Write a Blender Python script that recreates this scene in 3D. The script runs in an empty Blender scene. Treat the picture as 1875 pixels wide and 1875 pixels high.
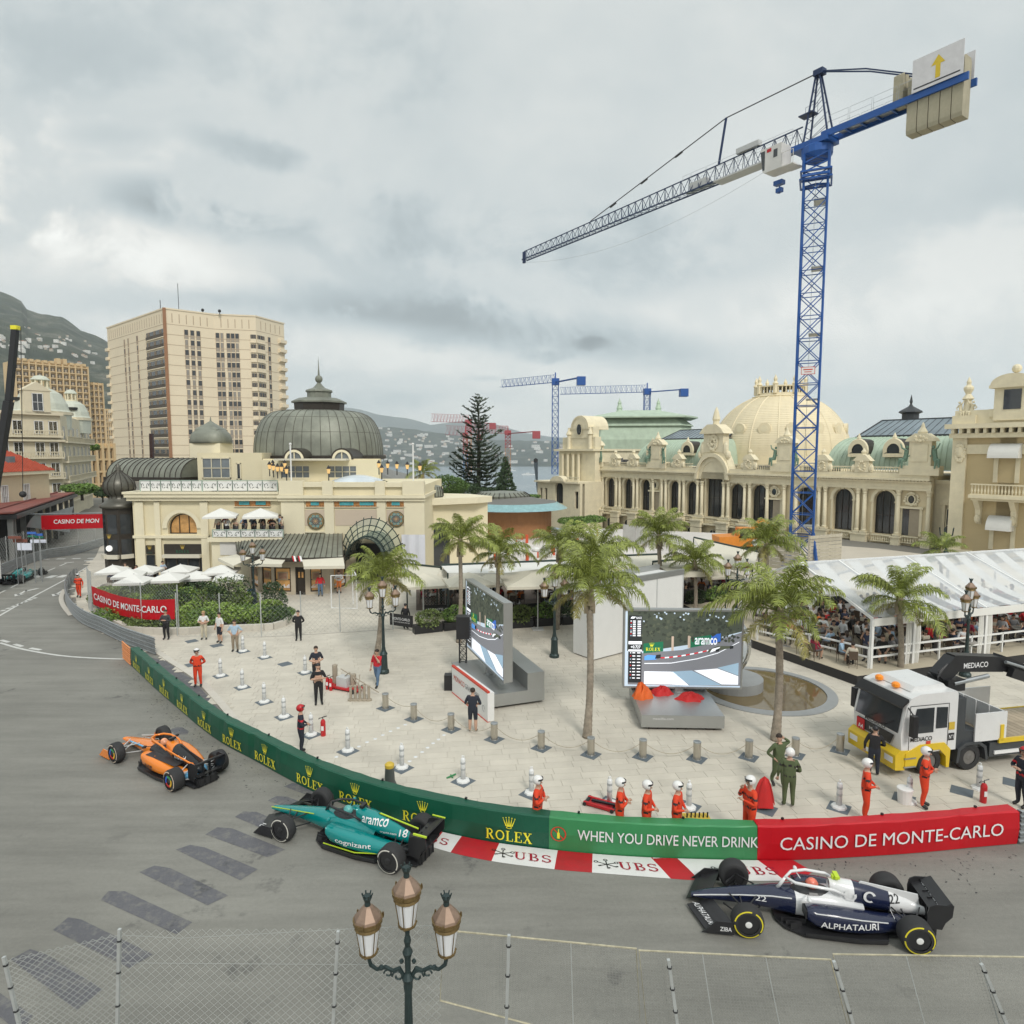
import bpy,bmesh,math,random
from math import sin,cos,pi,radians,sqrt,atan2
from mathutils import Vector,Matrix,noise
from mathutils.bvhtree import BVHTree
random.seed(7)
SC=bpy.context.scene
COL=SC.collection
V=Vector
# ------------------------------------------------ camera
CAMH,PITCH,FPX=11.0,radians(5.19),1200.0
cam=bpy.data.cameras.new('camera');camo=bpy.data.objects.new('camera',cam);COL.objects.link(camo)
camo.location=(0,0,CAMH);camo.rotation_euler=(pi/2 - PITCH,0,0)
cam.sensor_width=36;cam.lens=FPX/1875*36;cam.clip_start=.1;cam.clip_end=30000
SC.camera=camo
# ------------------------------------------------ sky: overcast, cloud texture by direction
SUN_EL,SUN_AZ=radians(44),radians(160)
W=bpy.data.worlds.new('World');SC.world=W;W.use_nodes=True
nt=W.node_tree;nt.nodes.clear()
def wn(t,**k):
 n=nt.nodes.new(t)
 for a,b in k.items():setattr(n,a,b)
 return n
def wl(a,b):nt.links.new(a,b)
sky=wn('ShaderNodeTexSky',sky_type='NISHITA',sun_disc=False,sun_elevation=SUN_EL,sun_rotation=SUN_AZ)
tc=wn('ShaderNodeTexCoord');sep=wn('ShaderNodeSeparateXYZ');wl(tc.outputs['Generated'],sep.inputs[0])
def wm(op,a,b=None,clamp=False):
 n=wn('ShaderNodeMath',operation=op);n.use_clamp=clamp
 for i,x in enumerate((a,b)):
  if x is None:continue
  if isinstance(x,(int,float)):n.inputs[i].default_value=x
  else:wl(x,n.inputs[i])
 return n.outputs[0]
zz=wm('ADD',wm('MAXIMUM',sep.outputs[2],0.0),0.16)
cx=wm('DIVIDE',sep.outputs[0],zz);cy=wm('DIVIDE',sep.outputs[1],zz)
cmb=wn('ShaderNodeCombineXYZ');wl(cx,cmb.inputs[0]);wl(cy,cmb.inputs[1])
def wnoise(scale,detail,rough,off,dist=0):
 mp=wn('ShaderNodeMapping');mp.inputs['Location'].default_value=off;mp.inputs['Scale'].default_value=(scale,scale*1.0,1)
 wl(cmb.outputs[0],mp.inputs[0])
 n=wn('ShaderNodeTexNoise');n.inputs['Scale'].default_value=1;n.inputs['Detail'].default_value=detail
 n.inputs['Roughness'].default_value=rough;n.inputs['Distortion'].default_value=dist
 wl(mp.outputs[0],n.inputs[0]);return n.outputs[0]
def sm(x,lo,hi):
 n=wn('ShaderNodeMapRange',interpolation_type='SMOOTHSTEP')
 n.inputs[1].default_value=lo;n.inputs[2].default_value=hi;wl(x,n.inputs[0]);return n.outputs[0]
big=wnoise(.55,5,.5,(3.1,1.7,0))
def tnoise(sc,sx,detail,rough,off,dist=0):
 cv=wn('ShaderNodeCombineXYZ');ym=wm('MAXIMUM',sep.outputs[1],.15)
 wl(wm('DIVIDE',sep.outputs[0],ym),cv.inputs[0]);wl(wm('DIVIDE',sep.outputs[2],ym),cv.inputs[1])
 mp=wn('ShaderNodeMapping');mp.inputs['Location'].default_value=off;mp.inputs['Scale'].default_value=(sc*sx,sc,1);mp.inputs['Rotation'].default_value=(0,0,.12)
 wl(cv.outputs[0],mp.inputs[0]);n=wn('ShaderNodeTexNoise');n.inputs['Scale'].default_value=1;n.inputs['Detail'].default_value=detail
 n.inputs['Roughness'].default_value=rough;n.inputs['Distortion'].default_value=dist;wl(mp.outputs[0],n.inputs[0]);return n.outputs[0]
fine=tnoise(6.5,.8,12,.64,(3.7,2.2,3),.25)
def blob(px,py,sx,sy,rot=0.0):
 r=(px-937.5)/FPX;u=(937.5-py)/FPX
 dy=cos(PITCH)+u*sin(PITCH);dz=-sin(PITCH)+u*cos(PITCH)
 a0,e0=r/dy,dz/dy
 ax=wm('SUBTRACT',wm('DIVIDE',sep.outputs[0],wm('MAXIMUM',sep.outputs[1],.05)),a0)
 ey=wm('SUBTRACT',wm('DIVIDE',sep.outputs[2],wm('MAXIMUM',sep.outputs[1],.05)),e0)
 p=wm('ADD',wm('MULTIPLY',ax,cos(rot)),wm('MULTIPLY',ey,sin(rot)))
 q=wm('SUBTRACT',wm('MULTIPLY',ey,cos(rot)),wm('MULTIPLY',ax,sin(rot)))
 d=wm('ADD',wm('POWER',wm('DIVIDE',p,sx/FPX),2),wm('POWER',wm('DIVIDE',q,sy/FPX),2))
 d=wm('ADD',d,wm('MULTIPLY',wm('SUBTRACT',fine,.5),7.0))
 return wm('SUBTRACT',1.0,sm(d,-.5,1.2))
def lum(base,items):
 x=base
 for f,amt in items:x=wm('ADD',x,wm('MULTIPLY',f,amt))
 return x
hz_=wm('SUBTRACT',1.0,sm(sep.outputs[2],.0,.3))
L=lum(wm('ADD',.585,wm('MULTIPLY',wm('SUBTRACT',big,.5),.34)),[(hz_,.10),
 (wm('SUBTRACT',fine,.5),.20),(blob(20,300,330,110,.1),.22),(blob(330,455,420,60,-.15),.20),(blob(1750,560,460,150),.16),
 (blob(700,655,620,55,-.1),.17),(blob(100,480,300,60),.12),(blob(1480,260,260,100),.05),
 (blob(190,250,120,34),-.16),(blob(290,365,215,50,-.25),-.20),(blob(500,290,200,30,-.3),-.13),(blob(640,500,400,66,-.35),-.15),
 (blob(1050,450,420,70,-.1),-.12),(blob(880,600,420,50,-.12),-.13),(blob(990,655,62,15),-.22),(blob(1085,630,34,12),-.16),(blob(885,693,60,8),-.18),(blob(1300,650,600,40),-.07),(blob(700,735,300,26),-.13),(blob(160,80,600,120),-.06)])
warm=sm(L,.42,.78)
ramp=wn('ShaderNodeMix',data_type='RGBA');wl(warm,ramp.inputs[0])
ramp.inputs[6].default_value=(.885,1.0,1.025,1);ramp.inputs[7].default_value=(1.0,1.0,.95,1)
mul=wn('ShaderNodeMix',data_type='RGBA',blend_type='MULTIPLY');mul.inputs[0].default_value=1
cc=wn('ShaderNodeCombineColor');Lz=wm('ADD',L,wm('MULTIPLY',sm(sep.outputs[2],.55,1.0),.28))
for i in range(3):wl(Lz,cc.inputs[i])
wl(ramp.outputs[2],mul.inputs[6]);wl(cc.outputs[0],mul.inputs[7])
bgc=wn('ShaderNodeBackground');wl(mul.outputs[2],bgc.inputs[0]);bgc.inputs[1].default_value=1.0
bgs=wn('ShaderNodeBackground');wl(sky.outputs[0],bgs.inputs[0]);bgs.inputs[1].default_value=.08
mx=wn('ShaderNodeMixShader');mx.inputs[0].default_value=.93
wl(bgs.outputs[0],mx.inputs[1]);wl(bgc.outputs[0],mx.inputs[2])
wo=wn('ShaderNodeOutputWorld');wl(mx.outputs[0],wo.inputs[0])
W.cycles.sampling_method='MANUAL';W.cycles.sample_map_resolution=512
# ------------------------------------------------ sun behind the overcast
sd=bpy.data.lights.new('sun','SUN');sd.energy=1.5;sd.angle=radians(14);sd.color=(1,.96,.9)
so=bpy.data.objects.new('sun',sd);COL.objects.link(so)
so.rotation_euler=V((sin(SUN_AZ)*cos(SUN_EL),cos(SUN_AZ)*cos(SUN_EL),sin(SUN_EL))).to_track_quat('Z','Y').to_euler()
so.location=(0,0,300)
SC.view_settings.view_transform='Standard';SC.view_settings.look='None';SC.view_settings.gamma=1;SC.view_settings.exposure=0.31
SC.cycles.use_denoising=True;SC.cycles.max_bounces=6;SC.cycles.transparent_max_bounces=12
SC.cycles.volume_bounces=2;SC.cycles.diffuse_bounces=2;SC.cycles.glossy_bounces=2
SC.cycles.caustics_reflective=False;SC.cycles.caustics_refractive=False
# ------------------------------------------------ survey helpers: sight line of a pixel of the 1875 px photograph
def ray(x,y):
 r=(x-937.5)/FPX;u=(937.5-y)/FPX
 return V((r,cos(PITCH)+u*sin(PITCH),-sin(PITCH)+u*cos(PITCH)))
def G(x,y,z=0.0):
 d=ray(x,y);t=(z-CAMH)/d.z;return V((d.x*t,d.y*t,z))
def D(x,y,Y):
 d=ray(x,y);t=Y/d.y;return V((d.x*t,Y,CAMH+d.z*t))
def ZH(y,Y):return D(937.5,y,Y).z
# ------------------------------------------------ materials
MATS={}
def mat(name,col,rough=.6,metal=0.0,var=.1,scale=2.0,bump=0.0,bscale=None,spec=.5,emit=0,alpha=1,trans=0,rand=0.0,objcol=False,coat=0,dirt=0.0,world=False):
 if name in MATS:return MATS[name]
 m=bpy.data.materials.new(name);MATS[name]=m;m.use_nodes=True
 t=m.node_tree;b=t.nodes['Principled BSDF'];N=t.nodes.new;Lk=t.links.new
 c=(*col,1) if len(col) == 3 else col
 b.inputs['Base Color'].default_value=c;b.inputs['Roughness'].default_value=rough;b.inputs['Metallic'].default_value=metal
 b.inputs['Specular IOR Level'].default_value=spec;b.inputs['Alpha'].default_value=alpha;b.inputs['Transmission Weight'].default_value=trans
 b.inputs['Coat Weight'].default_value=coat
 m.diffuse_color=c
 tcn=N('ShaderNodeTexCoord');co=N('ShaderNodeNewGeometry').outputs['Position'] if world else tcn.outputs['Object']
 src=None
 if objcol:
  oi=N('ShaderNodeObjectInfo');src=oi.outputs['Color']
 if var > 0 or rand > 0 or objcol:
  ns=N('ShaderNodeTexNoise');ns.inputs['Scale'].default_value=scale;ns.inputs['Detail'].default_value=6;ns.inputs['Roughness'].default_value=.62
  Lk(co,ns.inputs[0])
  mr=N('ShaderNodeMapRange');mr.inputs[1].default_value=.25;mr.inputs[2].default_value=.75
  mr.inputs[3].default_value=1-var;mr.inputs[4].default_value=1+var;Lk(ns.outputs[0],mr.inputs[0])
  f=mr.outputs[0]
  if rand > 0:
   oi=N('ShaderNodeObjectInfo');ge=N('ShaderNodeNewGeometry')
   ad=N('ShaderNodeMath');ad.operation='ADD';Lk(oi.outputs['Random'],ad.inputs[0]);Lk(ge.outputs['Random Per Island'],ad.inputs[1])
   fr=N('ShaderNodeMath');fr.operation='FRACT';Lk(ad.outputs[0],fr.inputs[0])
   m2=N('ShaderNodeMapRange');m2.inputs[3].default_value=1-rand;m2.inputs[4].default_value=1+rand;Lk(fr.outputs[0],m2.inputs[0])
   mm=N('ShaderNodeMath');mm.operation='MULTIPLY';Lk(f,mm.inputs[0]);Lk(m2.outputs[0],mm.inputs[1]);f=mm.outputs[0]
  vm=N('ShaderNodeVectorMath');vm.operation='SCALE'
  if src:Lk(src,vm.inputs[0])
  else:vm.inputs[0].default_value=c[:3]
  Lk(f,vm.inputs['Scale']);out=vm.outputs[0]
  if dirt > 0:
   nd=N('ShaderNodeTexNoise');nd.inputs['Scale'].default_value=scale*.35;nd.inputs['Detail'].default_value=8;nd.inputs['Roughness'].default_value=.7
   mp=N('ShaderNodeMapping');mp.inputs['Scale'].default_value=(1,1,.25);Lk(co,mp.inputs[0]);Lk(mp.outputs[0],nd.inputs[0])
   md=N('ShaderNodeMapRange');md.inputs[1].default_value=.48;md.inputs[2].default_value=.72;md.inputs[4].default_value=dirt;Lk(nd.outputs[0],md.inputs[0])
   mi=N('ShaderNodeMix');mi.data_type='RGBA';Lk(md.outputs[0],mi.inputs[0]);Lk(out,mi.inputs[6]);mi.inputs[7].default_value=(.06,.05,.04,1);out=mi.outputs[2]
  Lk(out,b.inputs['Base Color'])
  if rough > .15:
   rr=N('ShaderNodeMapRange');rr.inputs[3].default_value=max(0,rough-.08);rr.inputs[4].default_value=min(1,rough+.08);Lk(ns.outputs[0],rr.inputs[0]);Lk(rr.outputs[0],b.inputs['Roughness'])
 if bump > 0:
  nb=N('ShaderNodeTexNoise');nb.inputs['Scale'].default_value=bscale or scale*6;nb.inputs['Detail'].default_value=5
  Lk(co,nb.inputs[0]);bp=N('ShaderNodeBump');bp.inputs['Strength'].default_value=bump;bp.inputs['Distance'].default_value=.02
  Lk(nb.outputs[0],bp.inputs['Height']);Lk(bp.outputs[0],b.inputs['Normal'])
 if emit > 0:
  b.inputs['Emission Color'].default_value=c;b.inputs['Emission Strength'].default_value=emit
 return m
# ------------------------------------------------ mesh builder
class MB:
 def __init__(s,X=None):s.v=[];s.f=[];s.m=[];s.sm=[];s.X=X;s.mi=0;s.smooth=False
 def P(s,p):
  p=V(p);s.v.append(tuple(s.X @ p) if s.X else tuple(p));return len(s.v)-1
 def F(s,idx,mi=None):s.f.append(tuple(idx));s.m.append(s.mi if mi is None else mi);s.sm.append(s.smooth);return s
 def poly(s,pts):s.F([s.P(p) for p in pts]);return s
 def box(s,x0,y0,z0,x1,y1,z1):
  if x0 > x1:x0,x1=x1,x0
  if y0 > y1:y0,y1=y1,y0
  if z0 > z1:z0,z1=z1,z0
  i=[s.P(p) for p in ((x0,y0,z0),(x1,y0,z0),(x1,y1,z0),(x0,y1,z0),(x0,y0,z1),(x1,y0,z1),(x1,y1,z1),(x0,y1,z1))]
  for q in ((3,2,1,0),(4,5,6,7),(0,1,5,4),(1,2,6,5),(2,3,7,6),(3,0,4,7)):s.F([i[k] for k in q])
  return s
 def bx(s,c,d):return s.box(c[0]-d[0]/2,c[1]-d[1]/2,c[2]-d[2]/2,c[0]+d[0]/2,c[1]+d[1]/2,c[2]+d[2]/2)
 def tube(s,pts,r,n=6,cap=True,closed=False):
  pts=[V(p) for p in pts];R=r if isinstance(r,(list,tuple)) else [r]*len(pts)
  rings=[];up=None
  for k,p in enumerate(pts):
   if closed:t=pts[(k+1) % len(pts)]-pts[k-1]
   else:t=pts[min(k+1,len(pts)-1)]-pts[max(k-1,0)]
   if t.length < 1e-9:t=V((0,0,1))
   t.normalize()
   if up is None:up=V((0,0,1)) if abs(t.z) < .9 else V((1,0,0))
   a=t.cross(up)
   if a.length < 1e-5:a=t.cross(V((1,0,0)) if abs(t.x) < .9 else V((0,1,0)))
   a.normalize();b=a.cross(t).normalized();up=b
   rings.append([s.P(p+(a*cos(2*pi*j/n+pi/n)+b*sin(2*pi*j/n+pi/n))*R[k]) for j in range(n)])
  m=len(rings)
  for k in range(m if closed else m-1):
   A,B=rings[k],rings[(k+1) % m]
   for j in range(n):s.F((A[j],A[(j+1) % n],B[(j+1) % n],B[j]))
  if cap and not closed:s.F(rings[0][::-1]);s.F(rings[-1])
  return s
 def lathe(s,prof,n=16,c=(0,0,0),a0=0,a1=2*pi,sq=0,capt=True):
  c=V(c);full=abs(a1-a0-2*pi) < 1e-6;rings=[]
  for r,z in prof:
   ring=[]
   for j in range(n if full else n+1):
    a=a0+(a1-a0)*j/n
    k=1.0 if not sq else 1/((abs(cos(a))**sq+abs(sin(a))**sq)**(1/sq))
    ring.append(s.P(c+V((cos(a)*r*k,sin(a)*r*k,z))))
   rings.append(ring)
  q=n if full else n
  for A,B in zip(rings,rings[1:]):
   for j in range(q):
    j2=(j+1) % n if full else j+1
    s.F((A[j],A[j2],B[j2],B[j]))
  if capt and full:
   s.F(rings[-1])
   s.F(rings[0][::-1])
  return s
 def prism(s,poly,lo,hi,ax='z'):
  def mp(a,b,c):return {'z':(a,b,c),'y':(a,c,b),'x':(c,a,b)}[ax]
  A=[s.P(mp(a,b,lo)) for a,b in poly];B=[s.P(mp(a,b,hi)) for a,b in poly];n=len(poly)
  s.F(A[::-1]);s.F(B)
  for j in range(n):s.F((A[j],A[(j+1) % n],B[(j+1) % n],B[j]))
  return s
 def sph(s,c,r,nu=10,nv=7):
  r=r if isinstance(r,(tuple,list)) else (r,r,r);c=V(c);rings=[]
  for k in range(1,nv):
   th=pi*k/nv
   rings.append([s.P(c+V((r[0]*sin(th)*cos(2*pi*j/nu),r[1]*sin(th)*sin(2*pi*j/nu),r[2]*cos(th)))) for j in range(nu)])
  t=s.P(c+V((0,0,r[2])));b=s.P(c-V((0,0,r[2])))
  for j in range(nu):
   s.F((t,rings[0][j],rings[0][(j+1) % nu]));s.F((b,rings[-1][(j+1) % nu],rings[-1][j]))
  for A,B in zip(rings,rings[1:]):
   for j in range(nu):s.F((A[j],B[j],B[(j+1) % nu],A[(j+1) % nu]))
  return s
 def grid(s,fn,nu,nv):
  I=[[s.P(fn(i/nu,j/nv)) for j in range(nv+1)] for i in range(nu+1)]
  for i in range(nu):
   for j in range(nv):s.F((I[i][j],I[i+1][j],I[i+1][j+1],I[i][j+1]))
  return s
 def add(s,o):
  n=len(s.v);X=s.X
  s.v+=[tuple(X @ V(p)) for p in o.v] if X else o.v
  s.f+=[tuple(i+n for i in f) for f in o.f];s.m+=o.m;s.sm+=o.sm;return s
 def mesh(s,name,mats):
  me=bpy.data.meshes.new(name);me.from_pydata(s.v,[],s.f)
  for m in (mats if isinstance(mats,(list,tuple)) else [mats]):me.materials.append(m)
  me.polygons.foreach_set('material_index',s.m);me.polygons.foreach_set('use_smooth',s.sm)
  me.update();return me
 def build(s,name,mats,parent=None,**tags):return put(name,s.mesh(name,mats),parent,**tags)
def put(name,me,parent=None,loc=None,rot=None,scale=None,label=None,cat=None,group=None,kind=None):
 o=bpy.data.objects.new(name,me);COL.objects.link(o)
 if parent:o.parent=parent
 if loc is not None:o.location=loc
 if rot is not None:o.rotation_euler=rot if isinstance(rot,(tuple,list,V)) else (0,0,rot)
 if scale is not None:o.scale=scale if isinstance(scale,(tuple,list)) else (scale,)*3
 tag(o,label,cat,group,kind);return o
def tag(o,label=None,cat=None,group=None,kind=None):
 if label:o['label']=label
 if cat:o['category']=cat
 if group:o['group']=group
 if kind:o['kind']=kind
 return o
def thing(name,label,cat,loc=(0,0,0),rz=0,group=None):
 return put(name,None,None,loc,rz,None,label,cat,group)
KIDS={}
def copytree(o,loc=None,rz=None,label=None,group=None,scale=None,parent=None,kids=None):
 c=o.copy();COL.objects.link(c);c.parent=parent
 if loc is not None:c.location=loc
 if rz is not None:c.rotation_euler=(c.rotation_euler[0],c.rotation_euler[1],rz)
 if scale is not None:c.scale=(scale,)*3
 if label:c['label']=label
 if group:c['group']=group
 if kids is None:kids=all_kids()
 for ch in kids.get(o.name,[]):copytree(ch,parent=c,kids=kids)
 return c
def all_kids():
 k={}
 for x in bpy.data.objects:
  if x.parent:k.setdefault(x.parent.name,[]).append(x)
 return k
# ------------------------------------------------ lettering
_TX={}
def text_geo(s,size=1.0,bold=0.0,spacing=1.0):
 key=(s,bold,spacing)
 if key not in _TX:
  cu=bpy.data.curves.new('t','FONT');cu.body=s;cu.size=1;cu.resolution_u=3;cu.space_character=spacing;cu.offset=bold;cu.fill_mode='FRONT';cu.extrude=0
  o=bpy.data.objects.new('t',cu);COL.objects.link(o);bpy.context.view_layer.update()
  me=o.evaluated_get(bpy.context.evaluated_depsgraph_get()).to_mesh()
  vs=[(v.co.x,v.co.y) for v in me.vertices];fs=[tuple(p.vertices) for p in me.polygons]
  COL.objects.unlink(o);bpy.data.objects.remove(o);bpy.data.curves.remove(cu)
  x0=min(v[0] for v in vs);x1=max(v[0] for v in vs);y0=min(v[1] for v in vs);y1=max(v[1] for v in vs)
  _TX[key]=([((x-x0),(y-y0)) for x,y in vs],fs,x1-x0,y1-y0)
 return _TX[key]
def text_fit(mb,s,fn,w,h,bold=.012,spacing=1.0,mi=None):
 """letters fill 0..w by 0..h; fn(u, v) gives the point on the surface"""
 vs,fs,W0,H0=text_geo(s,bold=bold,spacing=spacing)
 idx=[mb.P(fn(x/W0*w,y/H0*h)) for x,y in vs]
 for f in fs:mb.F([idx[i] for i in f],mi)
SERIF={  # strokes (x0,y0,x1,y1,width) and arcs ('a',cx,cy,rx,ry,from,to,width) on a unit-high cell
'R':(.86,[(.2,0,.2,1,.17),(.02,.03,.38,.03,.06),(.02,.97,.3,.97,.06),('a',.35,.74,.27,.235,-90,90,.13),(.2,.975,.36,.975,.05),(.2,.5,.36,.5,.05),(.42,.5,.72,.02,.16),(.6,.03,.86,.03,.06)]),
'O':(.92,[('a',.46,.5,.36,.44,0,360,.14)]),
'L':(.74,[(.2,0,.2,1,.17),(.02,.97,.38,.97,.06),(.02,.03,.66,.03,.06),(.67,.0,.67,.28,.06)]),
'E':(.76,[(.2,0,.2,1,.17),(.02,.97,.66,.97,.06),(.02,.03,.68,.03,.06),(.2,.52,.5,.52,.06),(.66,.74,.66,1,.06),(.69,0,.69,.28,.06),(.5,.4,.5,.64,.05)]),
'X':(.86,[(.14,1,.7,0,.18),(.68,1,.14,0,.08),(.0,.97,.34,.97,.06),(.52,.97,.82,.97,.06),(0,.03,.3,.03,.06),(.52,.03,.86,.03,.06)]),
'U':(.9,[(.18,.3,.18,1,.17),(.7,.3,.7,1,.08),('a',.44,.32,.26,.3,180,360,.12),(.02,.97,.36,.97,.06),(.56,.97,.84,.97,.06)]),
'B':(.82,[(.2,0,.2,1,.17),('a',.36,.745,.22,.23,-90,90,.12),('a',.38,.26,.28,.24,-90,90,.13),(.02,.97,.38,.97,.06),(.02,.03,.4,.03,.06),(.2,.5,.38,.5,.05)]),
'S':(.72,[('a',.34,.73,.24,.225,20,270,.13),('a',.34,.27,.25,.235,-160,90,.13),(.6,.72,.6,.97,.05),(.06,.03,.06,.28,.05)])}
def stroke(mb,fn,x0,y0,x1,y1,w):
 d=V((x1-x0,y1-y0));L=d.length;n=V((-d.y,d.x))/L*w/2
 pts=[(x0+n.x,y0+n.y),(x0-n.x,y0-n.y),(x1-n.x,y1-n.y),(x1+n.x,y1+n.y)]
 mb.F([mb.P(fn(a,b)) for a,b in pts])
def arcstroke(mb,fn,cx,cy,rx,ry,a0,a1,w,n=12):
 I=[]
 for k in range(n+1):
  a=radians(a0+(a1-a0)*k/n);I.append((mb.P(fn(cx+(rx+w/2)*cos(a),cy+(ry+w/2*.75)*sin(a))),mb.P(fn(cx+(rx-w/2)*cos(a),cy+(ry-w/2*.75)*sin(a)))))
 for (a,b),(c,d) in zip(I,I[1:]):mb.F((a,b,d,c))
def serif_text(mb,s,fn,h,gap=.08):
 """returns width"""
 x=0
 for ch in s:
  wd,st=SERIF[ch]
  f=lambda a,b,x=x:fn((x+a)*h,b*h)
  for q in st:
   if q[0] == 'a':arcstroke(mb,f,*q[1:])
   else:stroke(mb,f,*q)
  x+=wd+gap
 return x*h
def serif_width(s,h,gap=.08):return sum(SERIF[c][0]+gap for c in s)*h
def crown_mark(mb,fn,w,h):
 for k in range(5):
  a=(k-2)/2
  bxx,tx=a*.22*w,a*.47*w;ty=h*(1-.1*abs(a))
  mb.F([mb.P(fn(*p)) for p in ((bxx-.06*w,.22*h),(bxx+.06*w,.22*h),(tx+.012*w,ty*.9),(tx-.012*w,ty*.9))])
  mb.F([mb.P(fn(tx+.05*w*cos(q),ty*.95+.045*h*sin(q))) for q in [i*pi/3 for i in range(6)]])
 arcstroke(mb,fn,0,.12*h,.2*w,.09*h,0,360,.06*w,12)
# ================================================= SETTING
PZ=.035
def PG(x,y):return G(x,y,PZ)
M_stone=mat('pale_stone_paving',(.60,.555,.47),.75,var=.11,scale=.7,rand=.045,bump=.15,bscale=30,dirt=.16,world=True)
M_joint=mat('paving_joint',(.52,.48,.405),.9)
M_cream=mat('cream_render',(.76,.68,.47),.8,var=.05,scale=.6,bump=.12,bscale=8)
M_cream2=mat('pale_cream_trim',(.78,.71,.52),.75,var=.05,scale=.8)
M_casino=mat('casino_stucco',(.76,.645,.425),.8,var=.08,scale=.8,bump=.2,bscale=6,dirt=.05)
M_casino2=mat('casino_trim',(.80,.715,.51),.75,var=.1,scale=1.2,dirt=.09)
M_ochre=mat('ochre_wall',(.58,.46,.26),.85,var=.05,scale=.5)
M_white=mat('white_paint',(.78,.78,.76),.45,var=.03)
M_black=mat('black_paint',(.018,.018,.02),.4,var=.1)
M_rubber=mat('tyre_rubber',(.028,.028,.029),.75,var=.15,scale=8)
M_steel=mat('galvanised_steel',(.42,.44,.45),.38,.75,var=.14,scale=3,bump=.08)
M_stain=mat('brushed_steel',(.50,.47,.41),.3,.85,var=.08,scale=5)
M_glass=mat('dark_window_glass',(.035,.04,.045),.08,var=.3,scale=.5,spec=.8)
M_glassl=mat('reflecting_window_glass',(.16,.185,.2),.1,var=.4,scale=.4,spec=.8)
M_copper=mat('grey_weathered_copper',(.235,.245,.20),.5,.2,var=.3,scale=.7,dirt=.35)
M_verd=mat('green_verdigris',(.45,.55,.43),.65,var=.16,scale=.7,dirt=.12)
M_statue=mat('bronze_statue_green',(.17,.27,.20),.6,.2,var=.3,scale=6)
M_brown=mat('dark_bronze_cladding',(.05,.042,.034),.45,.3,var=.15)
M_canvas=mat('white_canvas',(.74,.73,.69),.8,var=.04,scale=1.5)
M_canvasc=mat('cream_canvas',(.66,.62,.51),.8,var=.04,scale=1.5)
M_green=mat('dark_green_banner',(.005,.085,.046),.42,var=.12,scale=1.2,bump=.25,bscale=3)
M_green2=mat('mid_green_banner',(.04,.235,.085),.42,var=.15,scale=.8,bump=.25,bscale=3,dirt=.25)
M_redb=mat('crimson_banner',(.50,.004,.012),.42,var=.08,scale=1.2,bump=.25,bscale=3)
M_redk=mat('red_kerb_paint',(.46,.012,.02),.5,var=.1,scale=2,dirt=.35)
M_yel=mat('yellow_print',(.86,.78,.04),.5,var=.03)
M_wht=mat('white_print',(.80,.80,.80),.5,var=.02)
M_line=mat('road_marking_paint',(.60,.60,.57),.6,var=.12,scale=4,dirt=.25)
M_leaf=mat('garden_foliage',(.13,.22,.045),.6,var=.35,scale=2,rand=.45)
M_leafd=mat('dark_foliage',(.045,.08,.03),.7,var=.35,scale=1,rand=.4)
M_orange=mat('orange_paint',(.75,.2,.03),.45,var=.08)
def asphalt(name,col,streak=.12):
 m=bpy.data.materials.new(name);m.use_nodes=True;t=m.node_tree;b=t.nodes['Principled BSDF'];N=t.nodes.new;Lk=t.links.new
 tcn=N('ShaderNodeTexCoord')
 def ns(sc,de,ro,mp=None):
  n=N('ShaderNodeTexNoise');n.inputs['Scale'].default_value=sc;n.inputs['Detail'].default_value=de;n.inputs['Roughness'].default_value=ro
  if mp:
   g=N('ShaderNodeMapping');g.inputs['Rotation'].default_value=(0,0,mp[0]);g.inputs['Scale'].default_value=(mp[1],mp[2],1);Lk(tcn.outputs['Object'],g.inputs[0]);Lk(g.outputs[0],n.inputs[0])
  else:Lk(tcn.outputs['Object'],n.inputs[0])
  return n.outputs[0]
 def mr(x,a,b_,c,d):
  n=N('ShaderNodeMapRange');n.inputs[1].default_value=a;n.inputs[2].default_value=b_;n.inputs[3].default_value=c;n.inputs[4].default_value=d;Lk(x,n.inputs[0]);return n.outputs[0]
 def mu(a,b_):
  n=N('ShaderNodeMath');n.operation='MULTIPLY';Lk(a,n.inputs[0]);Lk(b_,n.inputs[1]);return n.outputs[0]
 f=mu(mu(mr(ns(60,3,.85),.3,.7,.70,1.32),mr(ns(.16,5,.55),.3,.7,.86,1.14)),mu(mr(ns(.9,7,.7,(-.12,.16,1.3)),.35,.7,1.06,1-streak),mr(ns(9,4,.7),.3,.7,.93,1.07)))
 vm=N('ShaderNodeVectorMath');vm.operation='SCALE';vm.inputs[0].default_value=col;Lk(f,vm.inputs['Scale'])
 st=mr(ns(1.1,9,.72),.56,.64,0,.55);sp=mr(ns(.22,3,.5),.5,.6,0,1)
 mi=N('ShaderNodeMix');mi.data_type='RGBA';Lk(mu(st,sp),mi.inputs[0]);Lk(vm.outputs[0],mi.inputs[6]);mi.inputs[7].default_value=(.045,.045,.046,1)
 wr=N('ShaderNodeMix');wr.data_type='RGBA';Lk(mr(ns(3.2,8,.75),.5,.62,0,.8 if 'patch' in name else 0),wr.inputs[0]);Lk(mi.outputs[2],wr.inputs[6]);wr.inputs[7].default_value=(.2,.195,.18,1)
 Lk(wr.outputs[2],b.inputs['Base Color']);b.inputs['Roughness'].default_value=.8
 bp=N('ShaderNodeBump');bp.inputs['Strength'].default_value=.25;bp.inputs['Distance'].default_value=.01;Lk(ns(90,2,.7),bp.inputs['Height']);Lk(bp.outputs[0],b.inputs['Normal'])
 return m
M_asph=asphalt("worn_asphalt",(.232,.226,.20),.24)
M_patch=asphalt('dark_asphalt_patch',(.115,.115,.125),.05)
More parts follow.
